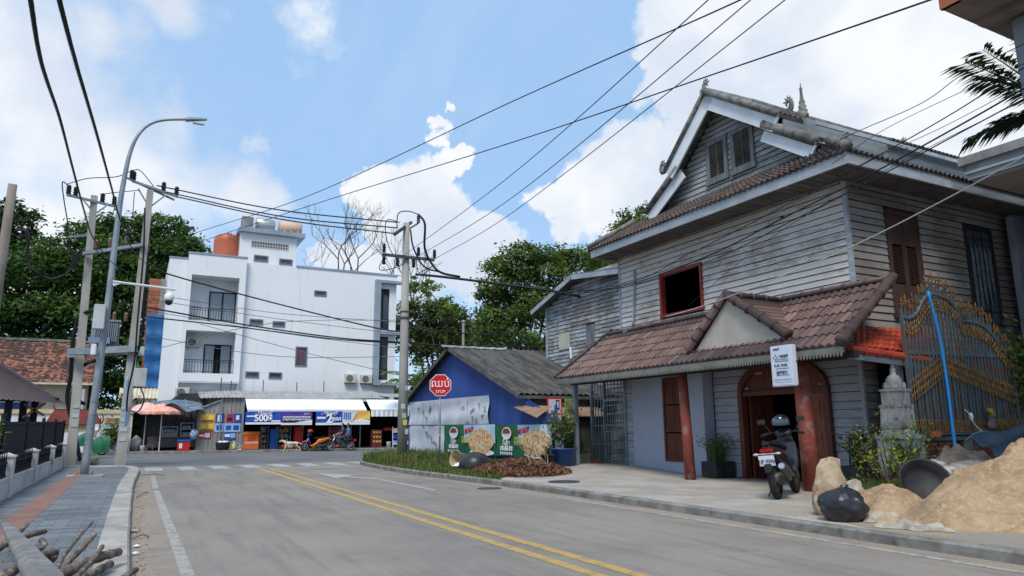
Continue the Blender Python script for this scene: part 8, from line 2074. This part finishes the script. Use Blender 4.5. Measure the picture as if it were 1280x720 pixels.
# ================================================================== SCOOTER BY THE DOOR
def scooter(root_loc,ang,sc,body,label,accent=None,helmet=None,plate=None,seatm=None,frontm=None,step=True):
    """local: +x forward, wheels on z=0"""
    t=thing('motor_scooter',(0,0,0),label,'motor scooter')
    def W_(g,x_,r=.27,w=.055):
        g.tube([(x_+r*cos(a)*.88,0,r+r*.88*sin(a)) for a in [2*pi*i/28 for i in range(29)]],w,8,sq=1.0)
    for x_ in (-.64,.66):
        g=MB();W_(g,x_,.28,.05);w=g.build('wheel',Mrub,t,True)
        g=MB();g.tube([(x_+.17*cos(a),0,.28+.17*sin(a)) for a in [2*pi*i/20 for i in range(21)]],.022,6);g.cyl((x_,-.05,.28),.05,.1,12,ax=(0,1,0))
        for k in range(5): g.bar((x_,0,.28),(x_+.17*cos(k*1.257),0,.28+.17*sin(k*1.257)),.03,.04)
        g.build('rim',mat('rim_brown',(.16,.09,.05),metal=.3) if helmet else Mgalv,w)
    # body shell as lofted sections
    def loft(secs,m_,name,n=14):
        g=MB();vs=[]
        for (x_,z_,hw,hh) in secs: vs += [(x_,hw*(abs(cos(a))**.7)*(1 if cos(a) > 0 else -1),z_+hh*(abs(sin(a))**.7)*(1 if sin(a) > 0 else -1)) for a in [2*pi*k/n for k in range(n)]]
        m_n=len(secs);fs=[(i*n+k,i*n+(k+1) % n,(i+1)*n+(k+1) % n,(i+1)*n+k) for i in range(m_n-1) for k in range(n)]+[tuple(range(n))[::-1],tuple(range((m_n-1)*n,m_n*n))];g.mesh(vs,fs);return g.build(name,m_,t,True)
    loft([(-.88,.80,.05,.03),(-.80,.76,.10,.07),(-.60,.68,.15,.13),(-.35,.62,.17,.16),(-.12,.55,.16,.17),(.0,.42,.14,.10),(.2,.33,.15,.05),(.36,.33,.14,.05)],accent or body,'rear_body')
    loft([(-.72,.86,.07,.03),(-.5,.84,.13,.045),(-.25,.80,.15,.05),(.0,.77,.12,.05),(.12,.74,.07,.03)],seatm or Mblackm,'seat')
    loft([(.30,.35,.14,.07),(.38,.5,.19,.10),(.44,.68,.2,.12),(.47,.84,.15,.10),(.44,.96,.12,.06)],frontm or body,'front_shield')
    loft([(.36,1.0,.13,.04),(.44,1.02,.14,.07),(.54,.97,.09,.06),(.58,.94,.04,.03)],body,'handlebar_cowl')
    loft([(.42,.58,.05,.03),(.55,.60,.07,.03),(.7,.60,.075,.03),(.86,.50,.07,.03),(.93,.40,.05,.02)],accent or body,'front_mudguard')
    loft([(-1.0,.42,.05,.02),(-.95,.54,.06,.03),(-.86,.62,.07,.03),(-.74,.64,.07,.03)],Mblackm,'rear_mudguard')
    loft([(-.68,.30,.10,.09),(-.45,.30,.12,.11),(-.2,.30,.12,.12),(.0,.30,.10,.08)],Mdkst,'engine')
    g=MB();g.tube([(.66,-.07,.28),(.56,-.07,.6),(.47,-.06,.8)],.022,7);g.tube([(.66,.07,.28),(.56,.07,.6),(.47,.06,.8)],.022,7);g.build('fork',Mgalv,t,True)
    g=MB();g.tube(catmull([(.36,-.34,.99),(.42,-.18,1.03),(.45,0,1.02),(.42,.18,1.03),(.36,.34,.99)],4),.017,6);g.build('handlebar',Mblackm,t,True)
    for s_ in (-1,1):
        g=MB();g.tube([(.34,s_*.36,.985),(.38,s_*.25,1.015)],.026,8);g.build('grip',Mrub,t,True)
        g=MB();g.tube([(.42,s_*.2,1.03),(.40,s_*.27,1.15),(.38,s_*.31,1.2)],.009,5);g.obox((.38,s_*.33,1.23),(1,0,.1),(0,1,0),(0,0,1),.012,.065,.04);g.build('mirror',Mblack,t,bevel=.0)
    g=MB();g.tube([(-.3,-.16,.28),(-.55,-.19,.34),(-.72,-.19,.42),(-.88,-.19,.5)],[.03,.05,.06,.055],12);ex=g.build('exhaust',Mdkst,t,True)
    g=MB();g.tube([(-.88,-.19,.5),(-.90,-.19,.512)],.05,12);g.build('exhaust_cap',Mchrome,ex)
    g=MB();g.bar((-.86,0,.86),(-.5,.13,.90),.03);g.bar((-.86,0,.86),(-.5,-.13,.90),.03);g.bar((-.9,-.05,.86),(-.9,.05,.86),.035);g.build('grab_rail',Mblack,t)
    g=MB();g.obox((-.90,0,.75),(1,0,-.3),(0,1,0),(0,0,1),.02,.1,.03);g.build('tail_lamp',mat('tail_red',(.35,.01,.01),rough=.25),t,bevel=.01)
    for s_ in (-1,1):
        g=MB();g.ball((-.90,s_*.17,.70),.03,.05,.022,8);g.bar((-.9,0,.7),(-.9,s_*.15,.7),.02);g.build('turn_signal',mat('signal',(.5,.45,.4),rough=.3),t,True)
    g=MB();g.obox((.52,0,.98),(1,0,.3),(0,1,0),(0,0,1),.03,.1,.04);g.build('headlight',Mchrome,t,bevel=.01)
    g=MB();g.tube([(-.2,.12,.25),(-.25,.24,.02)],.015,5);g.tube([(-.25,-.12,.25),(-.28,-.12,.2)],.015,5);g.build('side_stand',Mdkst,t)
    if plate:
        g=MB();g.obox((-.965,0,.60),(1,0,.25),(0,1,0),(-.25,0,1),.004,.12,.08);pl_=g.build('number_plate',mat('plate_white',(.75,.76,.8),rough=.4),t)
        text(plate[0],.035,Mink,pl_,(-.965,0,.645),(0,-1,0),(-.25,0,1));text(plate[1],.075,Mink,pl_,(-.978,0,.59),(0,-1,0),(-.25,0,1))
    if helmet == 'parked':
        pass
    if not step: pass
    t.location=root_loc;t.rotation_euler=(radians(-5) if helmet else 0,0,ang);t.scale=(sc,sc,sc)
    return t
def helmet(loc,m_,label,sc=1,ang=0):
    h=thing('helmet',(0,0,0),label,'helmet');g=MB()
    def f(u,v): a=2*pi*u;th=pi*.62*v;r=.135;cut=.06*max(0,cos(a))*v;return (r*1.1*sin(th)*cos(a),r*sin(th)*sin(a),r*cos(th)+cut)
    grid(f,24,12,g);g.build('shell',m_,h,True)
    g=MB();
    def f2(u,v): a=-1.2+2.4*u;th=1.0+.75*v;r=.148;return (r*1.12*sin(th)*cos(a),r*sin(th)*sin(a),r*cos(th))
    grid(f2,12,5,g);g.build('visor',Mglass,h,True)
    h.location=loc;h.rotation_euler=(0,radians(10),ang);h.scale=(sc,)*3
    return h
ang=radians(29);s1=scooter((12.1,10.8,.155),ang,1.25,mat('scooter_black',(.012,.013,.016),(.03,.03,.035),sc=3,rough=.25,coat=.5),'black motor scooter with white number plate parked at the wooden entrance door',accent=mat('scooter_dark',(.014,.012,.013),(.025,.015,.015),sc=2,rough=.3,coat=.3),helmet='y',plate=('CAMBODIA','1JF 9396'))
fwd=Vector((cos(ang),sin(ang),0));hp=Vector((12.1,10.8,.155))+fwd*.36*1.25+Vector((0,0,1.27*1.25))
helmet(hp+Vector((-fwd.y,fwd.x,0))*.12+Vector((0,0,-.10)),mat('helmet_navy',(.01,.014,.022),rough=.2,coat=.6),'dark blue helmet resting on the handlebars of the black scooter',1.3,ang+pi)

# ---- far motorbikes
yr=fy(11.3)-.55
s2=scooter((11.4,51.35,.02),pi,1.1,mat('scooter_navy',(.012,.02,.07),rough=.3),'orange and blue motor scooter parked at the kerb behind the walking dog',accent=Morp,seatm=Mblackm,frontm=mat('blue_cover',(.02,.06,.25)),helmet=None)
helmet(Vector((11.4-.40,51.35,1.33)),Mredp,'red helmet on the parked orange scooter',1.25,pi)
def motorcycle(loc,ang,sc,label):
    t=thing('motorcycle',(0,0,0),label,'motorcycle')
    for x_ in (-.62,.66):
        g=MB();g.tube([(x_+.27*cos(a),0,.31+.27*sin(a)) for a in [2*pi*i/28 for i in range(29)]],.035,7);w=g.build('wheel',Mrub,t,True)
        g=MB();g.tube([(x_+.235*cos(a),0,.31+.235*sin(a)) for a in [2*pi*i/28 for i in range(29)]],.012,5);g.cyl((x_,-.05,.31),.045,.1,10,ax=(0,1,0))
        for k in range(16): g.tube([(x_,0,.31),(x_+.235*cos(k*pi/8),0,.31+.235*sin(k*pi/8))],.004,3)
        g.build('rim',Mchrome,w)
    g=MB();g.tube(catmull([(-.75,0,.72),(-.35,0,.66),(-.05,0,.5),(.2,0,.55),(.42,0,.85)],5),[.08+.02*sin(i/3) for i in range(21)],10);g.build('body',mat('moto_dark',(.015,.02,.03),rough=.3),t,True)
    g=MB();g.tube([(-.72,0,.82),(-.3,0,.80),(.05,0,.76)],[.09,.12,.08],10,sq=.6);g.build('seat',Mblackm,t,True)
    g=MB();g.tube([(.66,-.06,.31),(.44,-.06,.92)],.022,7);g.tube([(.66,.06,.31),(.44,.06,.92)],.022,7);g.build('fork',Mchrome,t,True)
    g=MB();g.tube(catmull([(.30,-.32,.98),(.40,-.1,1.0),(.40,.1,1.0),(.30,.32,.98)],4),.015,6);g.build('handlebar',Mdkst,t,True)
    g=MB();g.ball((.50,0,.90),.07,.08,.08,10);g.build('headlight',Mchrome,t,True)
    g=MB();
    for k in range(8): a=-.2+k*.25;g.obox((.66+.32*cos(a+.4),0,.31+.32*sin(a+.4)),(-sin(a+.4),0,cos(a+.4)),(0,1,0),(cos(a+.4),0,sin(a+.4)),.045,.045,.006)
    g.build('front_mudguard',Mdkst,t);g=MB();g.box(-.25,.12,-.13,.13,.22,.5);g.build('engine',Mdkst,t,bevel=.03)
    g=MB();g.tube([(.0,-.14,.26),(-.3,-.17,.24),(-.85,-.17,.36)],[.02,.04,.045],9);g.build('exhaust',Mchrome,t,True)
    g=MB();g.tube([(-.62,0,.31),(-.85,0,.62)],.03,6);g.box(-.98,-.84,-.05,.05,.6,.72);g.build('rear_mudguard',Mredp,t)
    g=MB();g.bar((-.02,-.3,.3),(-.02,.3,.3),.03);g.build('footrest',Mdkst,t)
    g=MB();g.tube(catmull([(.42,-.2,.72),(.28,-.24,.5),(.18,-.2,.32)],4),.05,8,sq=.5);g.tube(catmull([(.42,.2,.72),(.28,.24,.5),(.18,.2,.32)],4),.05,8,sq=.5);g.build('leg_shield',Mdkst,t,True)
    t.location=loc;t.rotation_euler=(0,0,ang);t.scale=(sc,)*3;return t
mc=Vector((12.95,50.35,.01));MA=radians(184);motorcycle(mc,MA,1.08,'dark motorcycle with chrome spoked wheels ridden by two people past the shops')
def rider(name,MM,label,seat_x,shirt,trouser,legs,hair,armfwd=True,side=False):
    """seated figure, local frame of motorcycle (x forward)"""
    t=thing('person',(0,0,0),label,'person');t.matrix_world=MM
    x0=seat_x;hz_=.92
    J={'pelvis': ((x0,0,hz_),(.13,.15)),'waist': ((x0+.02,0,hz_+.18),(.11,.14)),'chest': ((x0+.05,0,hz_+.40),(.12,.17)),'neck0': ((x0+.06,0,hz_+.54),(.07,.09)),'neck': ((x0+.07,0,hz_+.60),(.045,.045)),'head0': ((x0+.085,0,hz_+.67),(.06,.055)),'head': ((x0+.09,0,hz_+.77),(.095,.078)),'crown': ((x0+.08,0,hz_+.85),(.06,.055))}
    E_=[('pelvis','waist'),('waist','chest'),('chest','neck0'),('neck0','neck'),('neck','head0'),('head0','head'),('head','crown')]
    hands={}
    for s_,k in ((-1,'L'),(1,'R')):
        J['sh'+k]=((x0+.05,s_*.19,hz_+.48),(.065,.065))
        if armfwd: el=(x0+.22,s_*.27,hz_+.24);ha=(x0+.50,s_*.29,hz_+.14)
        else: el=(x0+.10,s_*.25,hz_+.22);ha=(x0+.30,s_*.14,hz_+.12)
        J['el'+k]=(el,(.042,.042));J['wr'+k]=(ha,(.028,.028));d=(V3(ha)-V3(el)).normalized();J['ha'+k]=(tuple(V3(ha)+d*.06),(.034,.03));hands[k]=(V3(ha)+d*.06,d)
        if legs == 'astride': kn=(x0+.40,s_*.19,hz_-.06);an=(x0+.36,s_*.20,.36)
        else: kn=(x0+.32,-.25 if s_ < 0 else -.14,hz_-.06);an=(x0+.22,-.30 if s_ < 0 else -.20,.45)
        J['hip'+k]=((x0+.04,s_*.10 if legs == 'astride' else -.05+s_*.05,hz_-.02),(.095,.095));J['kn'+k]=(kn,(.062,.062));J['ca'+k]=(tuple(V3(kn).lerp(V3(an),.35)),(.055,.055));J['an'+k]=(an,(.035,.035));J['toe'+k]=((an[0]+.17,an[1],an[2]-.07),(.03,.04))
        E_ += [('chest','sh'+k),('sh'+k,'el'+k),('el'+k,'wr'+k),('wr'+k,'ha'+k),('pelvis','hip'+k),('hip'+k,'kn'+k),('kn'+k,'ca'+k),('ca'+k,'an'+k),('an'+k,'toe'+k)]
        for f_ in range(4):
            o_=Vector((0,(f_-1.5)*.018,0));p=V3(J['ha'+k][0])+o_;a_=p+d*(.05+.006*(f_ in (1,2)))+Vector((0,0,.0));b_=a_+d*.012+Vector((0,0,-.035));J[f'f{k}{f_}a']=(tuple(a_),(.009,.009));J[f'f{k}{f_}b']=(tuple(b_),(.008,.008));E_ += [('ha'+k,f'f{k}{f_}a'),(f'f{k}{f_}a',f'f{k}{f_}b')]
        th=V3(J['wr'+k][0])+d*.03+Vector((0,-s_*.045,-.01));J['th'+k]=(tuple(th),(.011,.011));J['tt'+k]=(tuple(th+d*.03+Vector((0,0,-.02))),(.009,.009));E_ += [('wr'+k,'th'+k),('th'+k,'tt'+k)]
    body=skin_mesh('body',J,E_,Mskin,t,1)
    inf=lambda r,k: tuple(x_*k+.012 for x_ in r)
    keys=['pelvis','waist','chest','neck0','shL','shR'];KJ={k: (J[k][0],inf(J[k][1],1.06)) for k in keys}
    for k in 'LR': KJ['el'+k]=(tuple(V3(J['sh'+k][0]).lerp(V3(J['el'+k][0]),.8)),(.06,.06))
    skin_mesh('shirt',KJ,[('pelvis','waist'),('waist','chest'),('chest','neck0'),('chest','shL'),('chest','shR'),('shL','elL'),('shR','elR')],shirt,t,1)
    KJ={'pelvis': (J['pelvis'][0],inf(J['pelvis'][1],1.04))};e2=[]
    for k in 'LR':
        KJ['hip'+k]=(J['hip'+k][0],inf(J['hip'+k][1],1.05));KJ['kn'+k]=(J['kn'+k][0],inf(J['kn'+k][1],1.1));e2 += [('pelvis','hip'+k),('hip'+k,'kn'+k)]
        if trouser[1]: KJ['ca'+k]=(J['ca'+k][0],inf(J['ca'+k][1],1.1));KJ['an'+k]=(tuple(V3(J['an'+k][0])+Vector((0,0,.05))),(.055,.055));e2 += [('kn'+k,'ca'+k),('ca'+k,'an'+k)]
    skin_mesh('trousers',KJ,e2,trouser[0],t,1)
    hc=V3(J['head'][0]);g=MB()
    def fh(u,v): a=2*pi*u;th_=pi*(.46+.24*max(-1,-cos(a)*1.3))*v if cos(a) < .75 else pi*.24*v;return hc+Vector((-.012+.112*sin(th_)*cos(a),.094*sin(th_)*sin(a),.02+.115*cos(th_)))
    grid(fh,20,9,g)
    if hair == 'long': g.tube([hc+Vector((-.09,0,.02)),hc+Vector((-.13,0,-.08)),hc+Vector((-.12,0,-.22))],[.06,.06,.02],8)
    g.build('hair',Mhair,t,True)
    g=MB();g.ball(hc+Vector((.10,0,-.01)),.018,.012,.02,8);g.ball(hc+Vector((-.0,.095,.0)),.015,.01,.025,8);g.ball(hc+Vector((-.0,-.095,.0)),.015,.01,.025,8);g.build('nose_and_ears',Mskin,t,True)
    g=MB();[g.ball(hc+Vector((.092,s_*.032,.015)),.008,.012,.007,8) for s_ in (-1,1)];g.ball(hc+Vector((.096,0,-.055)),.006,.022,.005,8);g.build('eyes_and_mouth',Mhair,t,True)
    for k in 'LR':
        p=V3(J['an'+k][0]);g=MB();g.tube([p+Vector((-.05,0,-.05)),p+Vector((.06,0,-.06)),p+Vector((.19,0,-.09))],[.045,.05,.035],10,sq=.9);g.build('shoe',Mplw if side else Mredp,t,True)
    return t
MM=Matrix.Translation(mc) @ Matrix.Rotation(MA,4,'Z') @ Matrix.Scale(1.04,4)
rider('person',MM,'man in dark shirt and jeans steering the motorcycle',-.12,Mnavy,(Mjean,True),'astride','short')
rider('person',MM,'woman in light blue top and white shoes riding behind the driver',-.50,Mltblue,(Mltblue,False),'side','long',armfwd=False,side=True)
# ---- dog
dl=at(364,565,Z=0.0);dg=Vector((dl.x,dl.y,.0))
t=thing('dog',dg,'tan and white short haired dog walking to the left along the far road edge','dog')
J={'hip': ((.30,0,.50),(.085,.10)),'loin': ((.10,0,.51),(.075,.085)),'rib': ((-.12,0,.49),(.10,.12)),'shoulder': ((-.30,0,.52),(.085,.11)),'neck': ((-.42,0,.60),(.065,.07)),'head': ((-.54,0,.66),(.068,.065)),'muz': ((-.64,0,.63),(.036,.038)),'nose': ((-.71,0,.61),(.022,.024)),
     'tail0': ((.39,0,.54),(.03,.03)),'tail1': ((.52,0,.46),(.022,.022)),'tail2': ((.62,.0,.42),(.012,.012))}
E_=[('loin','hip'),('loin','rib'),('rib','shoulder'),('shoulder','neck'),('neck','head'),('head','muz'),('muz','nose'),('hip','tail0'),('tail0','tail1'),('tail1','tail2')]
for s_,k,dx in ((-1,'a',-.1),(1,'b',.08)):
    J['fe'+k]=((-.28+dx*.3,s_*.07,.36),(.05,.05));J['fw'+k]=((-.30+dx,s_*.07,.17),(.027,.027));J['fp'+k]=((-.32+dx*1.3,s_*.07,.03),(.024,.024));J['ft'+k]=((-.37+dx*1.3,s_*.07,.022),(.022,.022));E_ += [('shoulder','fe'+k),('fe'+k,'fw'+k),('fw'+k,'fp'+k),('fp'+k,'ft'+k)]
    J['hk'+k]=((.24-dx*.4,s_*.075,.36),(.06,.06));J['hh'+k]=((.40-dx*.9,s_*.075,.22),(.028,.028));J['hp'+k]=((.36-dx*1.1,s_*.075,.03),(.023,.023));J['ht'+k]=((.31-dx*1.1,s_*.075,.022),(.022,.022));E_ += [('hip','hk'+k),('hk'+k,'hh'+k),('hh'+k,'hp'+k),('hp'+k,'ht'+k)]
SCm=Matrix.Translation(dg) @ Matrix.Rotation(radians(-6),4,'Z') @ Matrix.Scale(1.15,4)
skin_mesh('body',J,E_,mat('dog_fur',(.45,.30,.16),(.62,.55,.45),sc=3.5,lo=.45,hi=.55,rough=.9),t,2,SCm,root=1)
g=MB()
for s_ in (-1,1): g.prism([(-.50,s_*.04,.71),(-.56,s_*.065,.70),(-.54,s_*.075,.79)],(.02,0,0));
g.xform(SCm);g.build('ears',mat('ear_brown',(.30,.18,.09)),t)
g=MB();[g.ball((-.60,s_*.04,.675),.01,.008,.01,6) for s_ in (-1,1)];g.ball((-.725,0,.615),.013,.014,.012,6);g.xform(SCm);g.build('eyes_and_nose',Mblackm,t)
